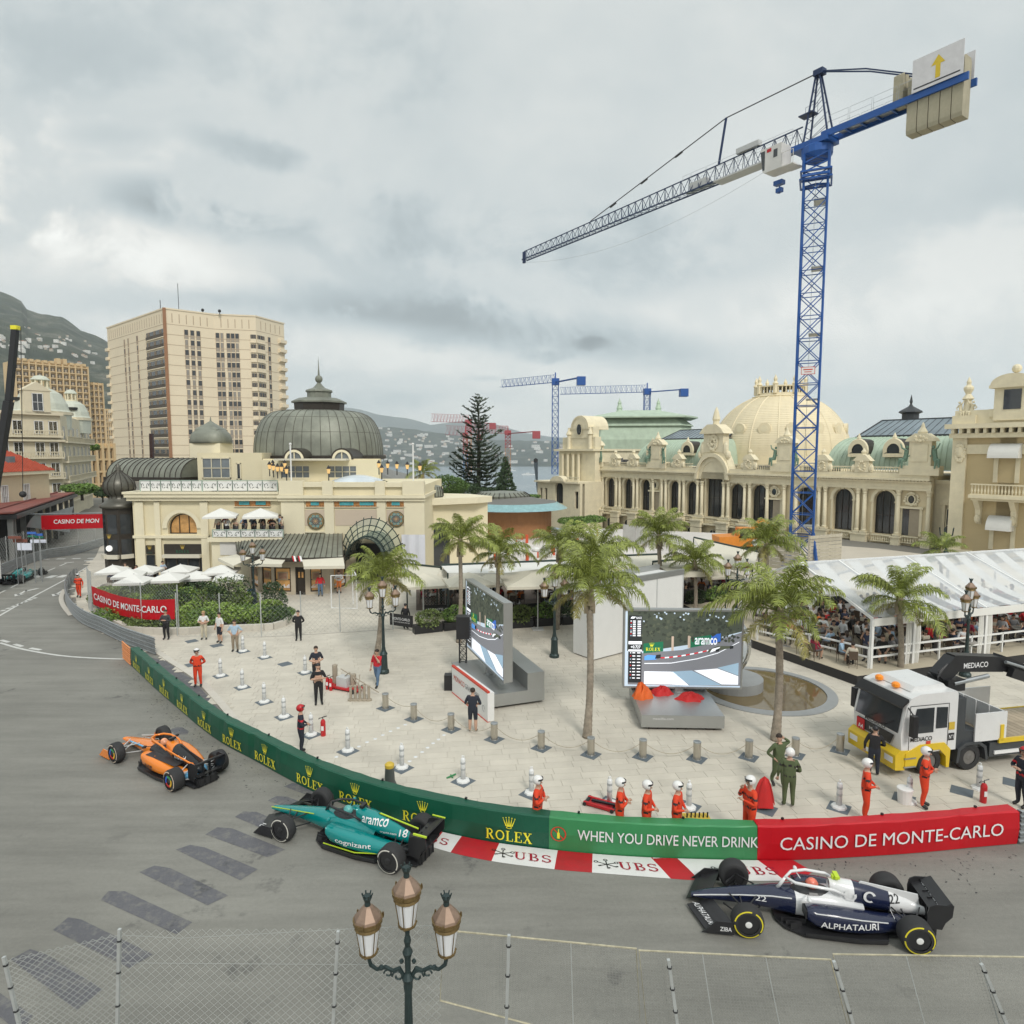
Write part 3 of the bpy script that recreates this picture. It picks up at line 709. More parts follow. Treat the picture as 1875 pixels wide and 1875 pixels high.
# ================================================= FAR LAND
def hill(name,sky,Y0,Y1,zb,m,nu=160,nv=30,amp=.05,base=None,back=0.0):
 mb=MB();mb.smooth=False
 def top(px):
  for (a,b),(c,d) in zip(sky,sky[1:]):
   if a <= px <= c:return b+(d-b)*(px-a)/(c-a)
  return sky[-1][1]
 x0,x1=sky[0][0],sky[-1][0]
 def fn(u,v):
  px=x0+(x1-x0)*u;Yt=Y1;zt=ZH(top(px),Yt)
  Y=Y0+(Yt-Y0)*v;r=(px-937.5)/FPX;X=r*Y*1.0
  s=v**1.15
  z=zb+(zt-zb)*s
  n=noise.fractal(V((X/420,Y/420,3)),1,2,6);e=min(1,v*5)
  z+=n*amp*(zt-zb)*e*(1-.75*v)+noise.noise(V((X/60,Y/60,0)))*amp*.22*(zt-zb)*(1 if v < 1 else 1)*e
  return V((X,Y,z))
 mb.grid(fn,nu,nv);o=mb.build(name,m,kind='structure');return fn
def landmat(name,a,b,c,sc):
 m=bpy.data.materials.new(name);m.use_nodes=True;t=m.node_tree;bs=t.nodes['Principled BSDF'];tcn=t.nodes.new('ShaderNodeTexCoord')
 n=t.nodes.new('ShaderNodeTexNoise');n.inputs['Scale'].default_value=sc;n.inputs['Detail'].default_value=12;n.inputs['Roughness'].default_value=.72;t.links.new(tcn.outputs['Object'],n.inputs[0])
 r=t.nodes.new('ShaderNodeValToRGB');r.color_ramp.elements[0].position=.4;r.color_ramp.elements[0].color=(*a,1);r.color_ramp.elements[1].position=.68;r.color_ramp.elements[1].color=(*c,1)
 e=r.color_ramp.elements.new(.53);e.color=(*b,1);t.links.new(n.outputs[0],r.inputs[0]);t.links.new(r.outputs[0],bs.inputs['Base Color']);bs.inputs['Roughness'].default_value=.95;return m
M_hillm=landmat('scrub_covered_mountain',(.022,.032,.02),(.045,.055,.033),(.17,.16,.13),.011)
M_hillc=landmat('wooded_coast_hill',(.022,.032,.022),(.038,.05,.03),(.12,.115,.09),.009)
f_m=hill('mountain',[(-340,470),(-120,488),(0,524),(28,536),(62,549),(68,562),(96,574),(130,578),(150,592),(178,610),(202,620),(235,640),(290,672),(380,720),(470,780),(560,835)],480,2300,-2,M_hillm,200,46,.10)
f_c=hill('coast_hill',[(520,800),(600,790),(660,783),(700,781),(745,784),(790,791),(850,800),(930,806),(1000,808),(1060,812),(1130,818),(1220,822),(1400,826),(1700,828)],3300,4700,-62,M_hillc,200,20,.14)
hill('far_mountain',[(420,790),(520,760),(600,744),(655,748),(700,760),(745,765),(790,778),(850,770),(900,775),(960,792),(1010,800),(1100,806),(1250,818),(1500,826)],7000,9500,-60,M_hillc,120,10,.06)
def house_mesh(w,d,h,roof,wallc,roofc):
 mb=MB();mb.mi=0;mb.box(-w/2,-d/2,-h,w/2,d/2,h)
 mb.mi=1
 if roof:mb.prism([(-w/2-.4,h),(w/2+.4,h),(0,h+roof)],-d/2-.4,d/2+.4,'y')
 else:mb.box(-w/2+.3,-d/2+.3,h,w/2-.3,d/2-.3,h+.3)
 mb.mi=2
 for k in range(int(w/4)):
  for z in (-.35,.45):mb.box(-w/2+1.2+k*4,-d/2-.12,z*h-.7,-w/2+2.6+k*4,-d/2,z*h+1.0)
 return mb.mesh('house',[wallc,roofc,M_glass])
wallA=mat('pale_house_wall',(.62,.56,.47),.85,var=.05,rand=.2);wallB=mat('white_house_wall',(.72,.70,.66),.85,var=.05,rand=.12)
tileR=mat('clay_roof_tile',(.42,.20,.12),.85,var=.2)
HM=[house_mesh(18,14,8,4,wallA,tileR),house_mesh(26,15,11,0,wallB,wallB),house_mesh(34,16,10,4,wallB,tileR),house_mesh(60,18,16,0,wallB,wallB)]
rnd=random.Random(5)
kinds=['pale villa with tiled roof on the far wooded hillside across the bay','white flat roofed villa on the far wooded hillside across the bay','long white house with tiled roof on the far hillside across the bay','large white apartment block on the far hillside across the bay']
for i in range(165):
 px=rnd.choice([rnd.uniform(693,860),rnd.uniform(693,1010),rnd.uniform(1020,1035)])
 v=rnd.uniform(.08,.92);u=(px-520)/(1700-520);p=f_c(u,v);k=rnd.choices([0,1,2,3],[5,4,3,2])[0]
 put('house',HM[k],None,p+V((0,0,3)),rnd.uniform(-.5,.5),rnd.uniform(.5,.95),label=kinds[k],cat='house',group='houses on the far hillside')
mk=['pale villa with tiled roof on the mountain slope at left','white flat roofed house on the mountain slope at left','long white house on terraces of the mountain slope at left','white apartment block on the mountain slope at left']
for i in range(62):
 px=rnd.uniform(-5,204);py=606+px*.22+rnd.gauss(0,13)+(15 if px < 60 else 0);u=(px+340)/(560+340)
 v=min(range(46),key=lambda q:abs(proj(f_m(u,q/46))[1]-py))/46;p=f_m(u,v);k=rnd.choices([0,1,2,3],[6,4,3,1])[0]
 put('house',HM[k],None,p+V((0,0,2)),rnd.uniform(-.5,.5),rnd.uniform(.22,.42),label=mk[k],cat='house',group='houses on the mountain slope')
# ================================================= BUILDING HELPER
class Bld:
 """a face from P0 (left) to P1 (right): local x along it, y into the building, z up"""
 def __init__(s,name,label,P0,P1,cat='building',th=None,off=0):
  s.P0,s.P1=V((P0[0],P0[1],0)),V((P1[0],P1[1],0));d=s.P1-s.P0;s.L=d.length;s.d=d/s.L;s.rz=atan2(d.y,d.x)
  s.n=V((s.d.y,-s.d.x,0))
  s.t=th or thing(name,label,cat,s.P0,s.rz)
  s.M=(s.t_inv() @ Matrix.Translation(s.P0) @ Matrix.Rotation(s.rz,4,'Z')) if th else Matrix()
 def t_inv(s):return (Matrix.Translation(s.t.location) @ Matrix.Rotation(s.t.rotation_euler[2],4,'Z')).inverted()
 def X(s,px,z=8):
  r=(px-937.5)/FPX;c,sn=cos(PITCH),sin(PITCH)
  return (r*(s.P0.y*c+(CAMH-z)*sn)-s.P0.x)/(s.d.x-r*s.d.y*c)
 def Z(s,px,py,y=0):
  q=s.P0+s.d*s.X(px)-s.n*y;return D(px,py,q.y).z
 def mb(s):return MB(s.M)
 def part(s,name,me,x=0,y=0,z=0,rz=0,**k):
  o=put(name,me,s.t,**k);o.matrix_local=s.M @ Matrix.Translation((x,y,z)) @ Matrix.Rotation(rz,4,'Z');return o
def wall_open(mb,x0,x1,z0,z1,th,ops,n=10):
 """ops: (xc, w, sill, spring, arch)"""
 cur=x0
 for xc,w,zs,zt,arch in sorted(ops):
  a,b=xc-w/2,xc+w/2
  if a > cur:mb.box(cur,0,z0,a,th,z1)
  if zs > z0+.01:mb.box(a,0,z0,b,th,zs)
  if not arch:
   if zt < z1-.01:mb.box(a,0,zt,b,th,z1)
  else:
   pr=None
   for k in range(n+1):
    t=pi-pi*k/n;x=xc+w/2*cos(t);z=zt+w/2*sin(t)*(arch if arch > 0 else 1)
    c=[mb.P((x,0,z)),mb.P((x,0,z1)),mb.P((x,th,z)),mb.P((x,th,z1))]
    if pr:mb.F((pr[0],c[0],c[1],pr[1]));mb.F((pr[0],pr[2],c[2],c[0]));mb.F((pr[1],c[1],c[3],pr[3]))
    pr=c
  cur=b
 if cur < x1:mb.box(cur,0,z0,x1,th,z1)
_WM={}
def win_mesh(w,h,arch,fm,nx=2,nz=2,depth=.08,fw=.09):
 key=(round(w,2),round(h,2),arch,fm.name,nx,nz)
 if key not in _WM:
  f=MB();r=w/2 if arch else 0
  f.box(-w/2,-depth,0,-w/2+fw,0,h-r);f.box(w/2-fw,-depth,0,w/2,0,h-r);f.box(-w/2,-depth,0,w/2,0,fw);
  if not arch:f.box(-w/2,-depth,h-fw,w/2,0,h)
  else:
   pr=None
   for k in range(11):
    t=pi-pi*k/10;c=[f.P((r*cos(t)*q,y,h-r+r*sin(t)*q)) for q in (1,1-fw/r) for y in (-depth,0)]
    if pr:f.F((pr[0],pr[2],c[2],c[0]));f.F((pr[2],pr[3],c[3],c[2]))
    pr=c
  for i in range(1,nx):x=-w/2+w*i/nx;f.box(x-fw*.35,-depth*.8,0,x+fw*.35,0,h-(r*.15 if arch else 0))
  for i in range(1,nz):z=(h-r*.6)*i/nz;f.box(-w/2,-depth*.8,z-fw*.35,w/2,0,z+fw*.35)
  g_=MB()
  if arch:g_.F([g_.P(p) for p in [(-w/2,.02,0),(w/2,.02,0)]+[(r*cos(pi*k/12),.02,h-r+r*sin(pi*k/12)) for k in range(13)]])
  else:g_.F([g_.P(p) for p in ((-w/2,.02,0),(w/2,.02,0),(w/2,.02,h),(-w/2,.02,h))])
  _WM[key]=(f.mesh('window',fm),g_)
 return _WM[key]
_PM={}
def window(B,xc,w,zs,h,arch=False,fm=None,glass=None,y=.3,nx=2,nz=2,label=None):
 fm=fm or M_brown;glass=glass or M_glass;fme,g_=win_mesh(w,h,arch,fm,nx,nz)
 o=B.part('window',fme,xc,y,zs);k=(id(g_),glass.name)
 if k not in _PM:_PM[k]=g_.mesh('pane',glass)
 put('pane',_PM[k],o);return o
def seams(mb,fn,nu,nv,w,m=None):
 """raised ribs over a surface fn(u,v)->point with normal lift: drawn as thin tubes"""
 for i in range(nu+1):
  mb.tube([fn(i/nu,j/nv) for j in range(nv+1)],w,3,cap=False)
# ---- tall cream residential tower
tw=[V((D(201,700,266).x,266,0)),V((D(307,700,230).x,230,0)),V((D(396,700,240).x,240,0)),V((D(472,700,243).x,243,0)),V((D(523,700,257).x,257,0))]
ZT=60.0
T=thing('apartment_tower','tall cream apartment tower with brown balconies behind the domed café','tower')
M_tow=mat('cream_tower_panel',(.80,.69,.51),.85,var=.04,scale=.1);M_towb=mat('tower_joint',(.42,.32,.22),.9);M_bal=mat('brown_balcony',(.075,.055,.035),.6,var=.2);M_rustr=mat('rust_brown_edge',(.33,.17,.09),.8)
mb=MB();pts=[(p.x,p.y) for p in tw]+[(tw[4].x-30,300),(tw[0].x+8,300)];mb.prism(pts,-5,ZT);mb.build('wall',M_tow,T)
faces=[Bld(None,None,tw[i],tw[i+1],th=T) for i in range(4)]
wf=MB();wf.mi=0;wf.box(-.55,-.03,0,.55,.02,1.75);wf.mi=1;wf.box(-.55,-.02,-1.35,.55,.02,-.05);wf.mi=2
for s in (-.62,.62):wf.box(s-.05,-.14,-1.4,s+.05,.01,1.8)
wme=wf.mesh('window',[M_glass,mat('grey_spandrel',(.38,.33,.27),.8),M_towb])
wf.v=[(x*.75,y,z) for x,y,z in wf.v];wme.name;wme2=wf.mesh('window',[mat('blind_grey',(.30,.28,.25),.7),mat('grey_spandrel',(.38,.33,.27),.8),M_towb])
fl=3.46
def rowz(r):return ZT-8.0-r*fl
for B,cols_ in ((faces[0],(232.6,239.5,256)),(faces[1],(345,356,367)),(faces[2],(402,410,421.5,429.5,437.5))):
 for c in cols_:
  for r in range(14):B.part('window',wme2 if rnd.random() < .3 else wme,B.X(c,35),-.01,rowz(r),scale=None)
def balc(B,xa,xb,name='balcony',proud=.3,dark=M_bal,rows=14,z0=0):
 w=xb-xa;mb=MB();mb.mi=0;mb.box(0,-.05,1.15,w,.0,2.6);mb.mi=1;mb.box(0,-proud,0,w,-proud+.1,1.1);mb.mi=2;mb.box(-.1,-proud-.1,-.35,w+.1,0,-.02);mb.box(-.12,-proud,0,-.02,0,2.6);mb.box(w+.02,-proud,0,w+.12,0,2.6)
 mb.mi=3
 for k in range(3):mb.box(w*(k+.25)/3,-.1,1.2,w*(k+.25)/3+w*.12,-.06,2.5)
 me=mb.mesh('balcony',[M_glass,dark,M_tow,mat('door_shutter',(.22,.17,.12),.7)])
 for r in range(rows):B.part(name,me,xa,-.01,rowz(r)-1.0)
balc(faces[0],faces[0].X(272.5,35),faces[0].X(305,35))
balc(faces[2],faces[2].X(462,35),faces[2].X(472,35),dark=M_tow);balc(faces[3],0.2,faces[3].X(487,35),dark=M_tow)
for r in range(14):faces[3].part('window',wme,faces[3].X(495.5,35),-.01,rowz(r))
mb=MB();mb.box(0,-1.2,-1.0,3.4,.4,.2);mb.box(-.2,-.5,-1.3,3.6,.4,-1.02);me=mb.mesh('balcony',M_tow)
for r in range(15):faces[3].part('balcony',me,faces[3].L-3.4,0,rowz(r)+1.5)
mb=MB();mb.box(-1,-.8,-1.1,1.6,.4,0);me=mb.mesh('balcony',M_tow)
for r in range(17):faces[0].part('balcony',me,0,0,rowz(r)+.2)
mb=faces[1].mb();mb.box(-.6,-.35,-4,.4,.1,ZT+.4);mb.build('corner_strip',M_rustr,T)
for B in faces:
 mb=B.mb()
 for r in range(18):mb.box(.02,-.035,ZT-5-r*fl,B.L-.02,.01,ZT-4.86-r*fl)
 mb.build('floor_joint',M_towb,T,kind='stuff')
 mb=B.mb();n=int(B.L/2.2)
 for k in range(1,n):mb.box(B.L*k/n-.1,-.05,ZT-4.3,B.L*k/n+.12,.01,ZT-1.2)
 mb.build('parapet_slot',M_towb,T,kind='stuff');mb=B.mb();mb.box(-.1,-.2,ZT,B.L+.1,.6,ZT+.5);mb.build('parapet',M_tow,T)
mb=MB();p=faces[0].P1+V((2,6,0));mb.tube([(p.x,p.y,ZT),(p.x,p.y,ZT+10)],.1,4);mb.build('mast',M_black,T)
for dx,h in ((7,1.8),(13,1.2),(-8,5)):
 mb=MB();mb.tube([(p.x+dx,p.y+3,ZT),(p.x+dx,p.y+3,ZT+h)],.12,4);mb.sph((p.x+dx,p.y+3,ZT+min(h,1.5)),.6,6,4);mb.build('antenna',M_black,T)
# ---- orange-tan slab blocks
M_tan=mat('tan_concrete',(.66,.49,.28),.85,var=.06,scale=.1)
def slab(label,px0,px1,ytop,Y,cols,rows,roofbits=True,colw=.62,P1Y=None):
 P0=D(px0,800,Y);P1=D(px1,800,P1Y or Y);B=Bld('apartment_block',label,P0,P1);zt=B.Z(px0,ytop);mb=MB();mb.box(0,0,-8,B.L,16,zt-1.5);mb.build('wall',M_tan,B.t)
 pw=B.L/cols;ph=3.1
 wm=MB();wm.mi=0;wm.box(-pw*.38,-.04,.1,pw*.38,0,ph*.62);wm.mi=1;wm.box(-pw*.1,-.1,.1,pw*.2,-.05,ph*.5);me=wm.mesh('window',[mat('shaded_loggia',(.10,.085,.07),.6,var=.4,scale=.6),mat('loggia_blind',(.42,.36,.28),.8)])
 for r in range(rows):
  for c in range(cols):B.part('window',me,(c+.5)*pw,0,zt-5.5-r*ph)
 mb=MB()
 for c in range(cols+1):mb.box(c*pw-.28,-1.0,-5,c*pw+.28,0,zt-1.5)
 mb.build('pier',M_tan,B.t);mb=MB()
 for r in range(rows+1):mb.box(0,-.8,zt-5.9-r*ph+ph-.0,B.L,0,zt-5.4-r*ph+ph)
 mb.build('floor_band',M_tan,B.t)
 if roofbits:
  mb=MB()
  for k in range(cols):mb.box((k+.2)*pw,-.6,zt-1.5,(k+.75)*pw,3,zt-.3+(1.6 if cols*.48 < k < cols*.7 else 0))
  mb.build('roof_box',M_tan,B.t)
 return B
slab('orange tan apartment block with a grid of loggias behind the domed building',35,167,653,318,11,16,P1Y=343)
slab('narrow plain tan apartment block beside the gridded one',167,192,694,346,3,13,False,P1Y=352)
slab('pinkish low apartment block with balconies left of the tall tower',160,204,800,165,4,4,False,P1Y=171)
slab('small grey blue tower block far behind the tan block',195,206,745,520,3,12,False,P1Y=523)
# ---- belle epoque corner building
M_be=mat('stone_beige_facade',(.68,.61,.45),.85,var=.08,scale=.4,dirt=.12);M_zinc=mat('pale_green_zinc',(.56,.58,.49),.55,var=.08)
E0,E1,E2=D(-60,800,98),D(112,800,108),D(164,800,138)
BE=Bld('belle_epoque_building','ornate beige corner building with two pale domed turrets at left',E0,E1)
def storey(B,zs,x0,x1,xcs,w=1.3,h=2.1,balcony=True):
 for z in zs:
  for x in xcs:
   window(B,x,w,z,h,False,M_white,M_glass,-.02,2,1)
  if balcony:
   mb=B.mb();mb.box(x0,-.9,z-.55,x1,0,z-.3);mb.box(x0,-.9,z+.45,x1,-.75,z+.6)
   k=x0
   while k < x1:mb.box(k,-.86,z-.3,k+.12,-.78,z+.45);k+=.35
   mb.build('balcony',M_be,B.t)
zc=BE.Z(60,757);mb=MB(BE.t_inv());mb.prism([(p.x,p.y) for p in (E0,E1,E2,E2+V((-20,4,0)),E0+V((-16,20,0)))],-8,zc);mb.build('wall',M_be,BE.t)
xs_=[BE.X(p) for p in (37,76,103)]
storey(BE,[zc-3.2,zc-6.6,zc-9.9,zc-13.2],0,BE.L,[BE.X(p) for p in (10,37,76,102)],balcony=True)
mb=BE.mb();mb.box(-.3,-.6,zc-.2,BE.L+.3,0,zc+.3);mb.box(-.3,-.7,zc-4.4,BE.L+.3,0,zc-4.1);mb.build('cornice',M_be,BE.t)
B2=Bld(None,None,E1,E2,th=BE.t)
storey(B2,[zc-4.0,zc-7.3,zc-10.6,zc-13.9],0,B2.L,[B2.L*(k+.5)/7 for k in range(7)],1.4,2.2)
def turret(px,pxw,ytop,ymid,ybase,Y,B=BE):
 c=D(px,ybase,Y);w=pxw/FPX*Y/2;zb,zm=c.z,ZH(ymid,Y);mb=MB(Matrix.Translation((c.x,c.y,0)));mb.mi=0
 t=thing('x',None,None);bpy.data.objects.remove(t)
 mb.lathe([(w*1.02,zb-3),(w*1.06,zb),(w*.98,zb+.3),(w*.93,zb+(zm-zb)*.35),(w*.72,zb+(zm-zb)*.8),(w*.42,zm)],16,sq=3.2)
 mb.mi=1;mb.lathe([(w*1.12,zb-.5),(w*1.12,zb)],16,sq=3.2)
 zt=ZH(ytop,Y);lw=w*.32;mb.mi=2;mb.lathe([(lw*1.2,zm),(lw*1.2,zm+.3)],10)
 for k in range(8):a=k*pi/4;mb.tube([(lw*cos(a),lw*sin(a),zm+.3),(lw*cos(a),lw*sin(a),zm+.3+(zt-zm)*.5)],lw*.13,5)
 mb.mi=0;mb.lathe([(lw*1.25,zm+.3+(zt-zm)*.5),(lw*1.2,zm+(zt-zm)*.7),(lw*.75,zm+(zt-zm)*.92),(.05,zt)],12)
 mb.mi=3
 for a in (-2.3,-.85):mb.lathe([(.0,-.3),(.75,-.2),(.85,.3)],8,(w*.85*cos(a),w*.85*sin(a)-.2,zb+(zm-zb)*.5))
 inv=B.t_inv();mb.v=[tuple(inv @ V(v)) for v in mb.v];mb.build('turret',[M_zinc,M_be,M_cream2,M_black],B.t)
turret(77,76,687,712,754,113);turret(132,50,713,735,765,128)
mb=BE.mb();x=BE.X(74);mb.box(x-1.8,-.6,zc,x+1.8,1,zc+3.6);mb.prism([(x-2.1,zc+3.6),(x+2.1,zc+3.6),(x,zc+5)],-.7,1,'y');mb.build('dormer',M_be,BE.t);window(BE,x,1.5,zc+.4,2.8,False,M_white,M_glass,-.65)
# ---- red-roofed villa
R0,R1=D(-60,880,70),D(90,880,84)
RV=Bld('villa','cream villa with bright red tiled hip roof and skylight at left edge',R0,R1);ze=RV.Z(30,862);zr=RV.Z(30,830)
mb=RV.mb();mb.box(0,0,-2,RV.L,9,ze-.2);mb.build('wall',mat('yellow_cream_wall',(.63,.53,.36),.85,var=.04),RV.t)
mb=RV.mb();mb.box(-.4,-.5,ze-.5,RV.L+.4,9.4,ze-.1);mb.build('cornice',M_cream2,RV.t)
def hip(B,x0,x1,y0,y1,z0,z1,m,inset=3,courses=0,name='roof'):
 mb=B.mb();ym=(y0+y1)/2;v=[(x0,y0,z0),(x1,y0,z0),(x1,y1,z0),(x0,y1,z0),(x0+inset,ym,z1),(x1-inset,ym,z1)]
 i=[mb.P(p) for p in v]
 for f in ((0,1,5,4),(1,2,5),(2,3,4,5),(3,0,4)):mb.F([i[k] for k in f])
 o=mb.build(name,m,B.t)
 if courses:
  mb=B.mb();k=.3
  while k < x1-x0-.3:
   zt_=min(1,k/inset,(x1-x0-k)/inset);mb.tube([(x0+k,y0-.02,z0+.04),(x0+k,y0+(ym-y0)*zt_,z0+(z1-z0)*zt_+.05)],.07,4,cap=False);k+=.45
  mb.build('roof_tile',m,B.t,kind='stuff')
hip(RV,-.5,RV.L+.5,-.6,9.5,ze-.1,zr+1,mat('bright_red_tile',(.42,.085,.045),.8,var=.2,scale=1),3.5,1)
for px in (6,46):window(RV,RV.X(px),1.2,ze-4.2,2.6,False,M_white,mat('white_shutter',(.62,.6,.58),.7),-.02,4,2)
mb=RV.mb();x=RV.X(40);mb.box(x-.6,1.0,ze+.9,x+.6,1.5,ze+1.7);mb.build('skylight',M_glassl,RV.t)
# ---- market hall with dark red roof left of the road
h0,h1=D(30,940,64),D(137,905,95)
MH=Bld('market_hall','long hall with flat dark red roof on grey columns beside the uphill road',V((h0.x,h0.y,0)),V((h1.x,h1.y,0)))
L=MH.L;mb=MH.mb();mb.mi=0;mb.box(-1,0,5.1,L,26,5.25);mb.mi=1;mb.box(-1.2,-.3,4.6,L+.2,26,5.0)
for k in range(9):mb.mi=0;mb.box(-.9,2+k*2.6,5.25,L-.2,2.15+k*2.6,5.4)
mb.build('roof',[mat('dark_red_roof',(.22,.06,.045),.7,var=.35,scale=.5,dirt=.3),M_black],MH.t)
cm=MB().box(-.22,-.22,0,.22,.22,4.7).mesh('column',mat('grey_column',(.20,.20,.19),.8))
for k in range(9):MH.part('column',cm,.3+k*(L-.6)/8,.4,0)
for k in range(5):MH.part('column',cm,-.6,.4+k*4,0)
mb=MH.mb();mb.box(0,2.5,0,L,25,4.6);mb.build('wall',mat('dark_interior',(.03,.03,.03),.9),MH.t)
aw=thing('awning','grey curved awning sloping over the pavement behind the red overhead banner','awning')
q=[D(135,927,88),D(128,975,82),D(48,965,66),D(75,943,70)]
mb=MB();mb.grid(lambda u,v:q[0].lerp(q[3],u).lerp(q[1].lerp(q[2],u),v)+V((0,0,.5*sin(pi*v))),8,6);mb.build('fabric',mat('grey_awning',(.20,.215,.22),.6,var=.1),aw)
WA=Bld('arcade_wall','low white arcade parapet above the dark red hall roof',D(-30,920,80),D(57,900,84));mb=WA.mb();z0=WA.Z(20,920);wall_open(mb,0,WA.L,z0,z0+1.5,.3,[(WA.L*(k+.5)/9,.5,z0+.2,z0+.8,1) for k in range(9)],6);mb.build('wall',M_white,WA.t)
# ---- overhead red banner
ob=thing('banner','crimson casino banner hung across the uphill road at left','banner')
a,b,c,d=D(75,944,68),D(196,941,68),D(190,967,68),D(76,970,68)
mb=MB();mb.F([mb.P(p) for p in (d,c,b,a)]);mb.F([mb.P(p+V((0,.15,0))) for p in (a,b,c,d)]);mb.build('fabric',M_redb,ob)
mb=MB();text_fit(mb,'CASINO DE MONTE-CARLO',lambda u,v:d.lerp(c,u).lerp(a.lerp(b,u),v)+V((0,-.05,0)),1.0,1.0);mb.v=[];mb.f=[];mb.m=[];mb.sm=[]
text_fit(mb,'CASINO DE MON',lambda u,v:d.lerp(c,u).lerp(a.lerp(b,u),v)+V((0,-.05,0)),.72,.30,.015);mb.v=[(x+1.35,y,z+.62) for x,y,z in mb.v];mb.build('lettering',M_wht,ob)
mb=MB();mb.tube([a+V((-2,0,.12)),b+V((1,0,.12))],.06,5);mb.build('beam',M_steel,ob)
tb=thing('crane_boom','black telescopic crane boom rising at the far left edge','crane')
mb=MB();mb.tube([D(-25,985,60),D(16,735,60)],.42,4);mb.build('boom_section',M_black,tb);mb=MB();mb.tube([D(16,735,60),D(28,604,60)],.32,4);mb.build('boom_section',M_black,tb)
mb=MB();mb.bx(D(28,600,60),(.55,.5,.35));mb.build('boom_head',M_yel,tb);mb=MB();p=D(38,600,60);mb.tube([D(28,600,60),p,D(42,900,60)],.03,4);mb.sph(D(42,905,60),.3,8,6);mb.build('hoist_rope',M_black,tb)
sb=thing('crane_boom','short dark boom tip standing against the tall cream tower','crane');mb=MB();mb.tube([D(279,850,150),D(277,794,150)],.5,4);mb.build('boom_section',mat('dark_maroon',(.04,.015,.015),.5),sb)
def boat(px,py,s,label):
 p=G(px,py,-60);t=thing('yacht',label,'boat',p,radians(8));mb=MB()
 hull=[(-.5,.04),(-.45,0),(.42,0),(.5,.07),(.3,.075),(-.5,.07)]
 mb.prism([(x*s,z*s) for x,z in hull],-.09*s,.09*s,'y');mb.build('hull',M_white,t)
 mb=MB();mb.prism([(-.35*s,.075*s),(.22*s,.075*s),(.12*s,.12*s),(-.33*s,.12*s)],-.07*s,.07*s,'y');mb.prism([(-.2*s,.12*s),(.08*s,.12*s),(.0*s,.16*s),(-.18*s,.16*s)],-.05*s,.05*s,'y');mb.tube([(-.05*s,0,.16*s),(-.05*s,0,.24*s)],.008*s,4);mb.build('cabin',M_white,t)
 mb=MB();mb.box(-.3*s,-.072*s,.09*s,.15*s,.072*s,.105*s);mb.build('window_band',M_glass,t)
boat(968,870,46,'large white motor yacht anchored in the bay');boat(992,854,26,'small white boat far out beside the blue crane');boat(978,852.5,40,'white yacht far out near the opposite shore');boat(938,862,30,'white sailing boat partly behind the dark cypress');boat(905,857,24,'tiny white boat far out left of the blue crane')
# ================================================= DOMED CAFE BUILDING
C0,C1=D(515,950,56),D(777,950,56)
CF=Bld('domed_cafe_building','cream belle epoque café with large grey metal dome, mosaic medallions and onion turret',C0,C1)
CT=CF.t;CX=CF.X;zp=CF.Z(640,883);zcn=CF.Z(640,914);zb=CF.Z(560,994)
M_warm=mat('warm_lit_window',(.45,.25,.09),.3,var=.6,scale=1.5,emit=.22)
M_tile=mat('mosaic_orange',(.48,.22,.07),.4,var=.5,scale=5);M_tur=mat('turquoise_glass',(.08,.38,.42),.25,var=.35,scale=3)
mb=CF.mb();mb.box(0,0,0,CF.L,14,zp-.25);mb.build('wall',M_cream,CT)
mb=CF.mb()
mb.box(-.15,-.45,zcn+.1,CF.L+.15,14,zcn+.35);mb.box(-.1,-.3,zcn-.15,CF.L+.1,0,zcn+.1);mb.box(-.05,-.25,zp-.4,CF.L+.05,.5,zp)
mb.build('cornice',M_cream2,CT)
for a,b in ((515,557),(594,611),(690,706),(740,777)):mb=CF.mb();mb.box(CX(a)-.02,-.14,zb+.2,CX(b),0,zcn-.15);mb.build('pilaster',M_cream2,CT);mb=CF.mb();mb.box(CX(a)-.1,-.36,zcn+.36,CX(b),.3,zp+.12);mb.build('parapet_pier',M_cream2,CT)
def mosaic(B,x0,x1,z0,z1,gems,y=-.06):
 mb=B.mb();mb.mi=0;mb.box(x0,y-.02,z0,x1,0,z1);mb.mi=1
 n=len(gems)
 for a,b in gems:mb.box(x0+(x1-x0)*a,y-.06,z0+(z1-z0)*.28,x0+(x1-x0)*b,y,z0+(z1-z0)*.74)
 mb.mi=2
 for z in (z0,z1-.05):mb.box(x0-.05,y-.08,z,x1+.05,0,z+.05)
 mb.mi=3
 for k in range(int((x1-x0)/.22)):
  x=x0+.12+k*.22
  for z in (z0+.13,z1-.13):arcstroke(mb,lambda u,v:(x+u,y-.03,z+v),0,0,.06,.05,0,360,.03,6)
 mb.build('mosaic_frieze',[M_tile,M_tur,M_cream2,mat('mosaic_brown',(.16,.08,.03),.5)],B.t)
z0,z1=CF.Z(600,929),CF.Z(600,915)
mosaic(CF,CX(560),CX(593),z0,z1,[(.27,.72)]);mosaic(CF,CX(612),CX(692),z0,z1,[(.12,.44),(.58,.9)]);mosaic(CF,CX(708),CX(741),z0,z1,[(.27,.72)])
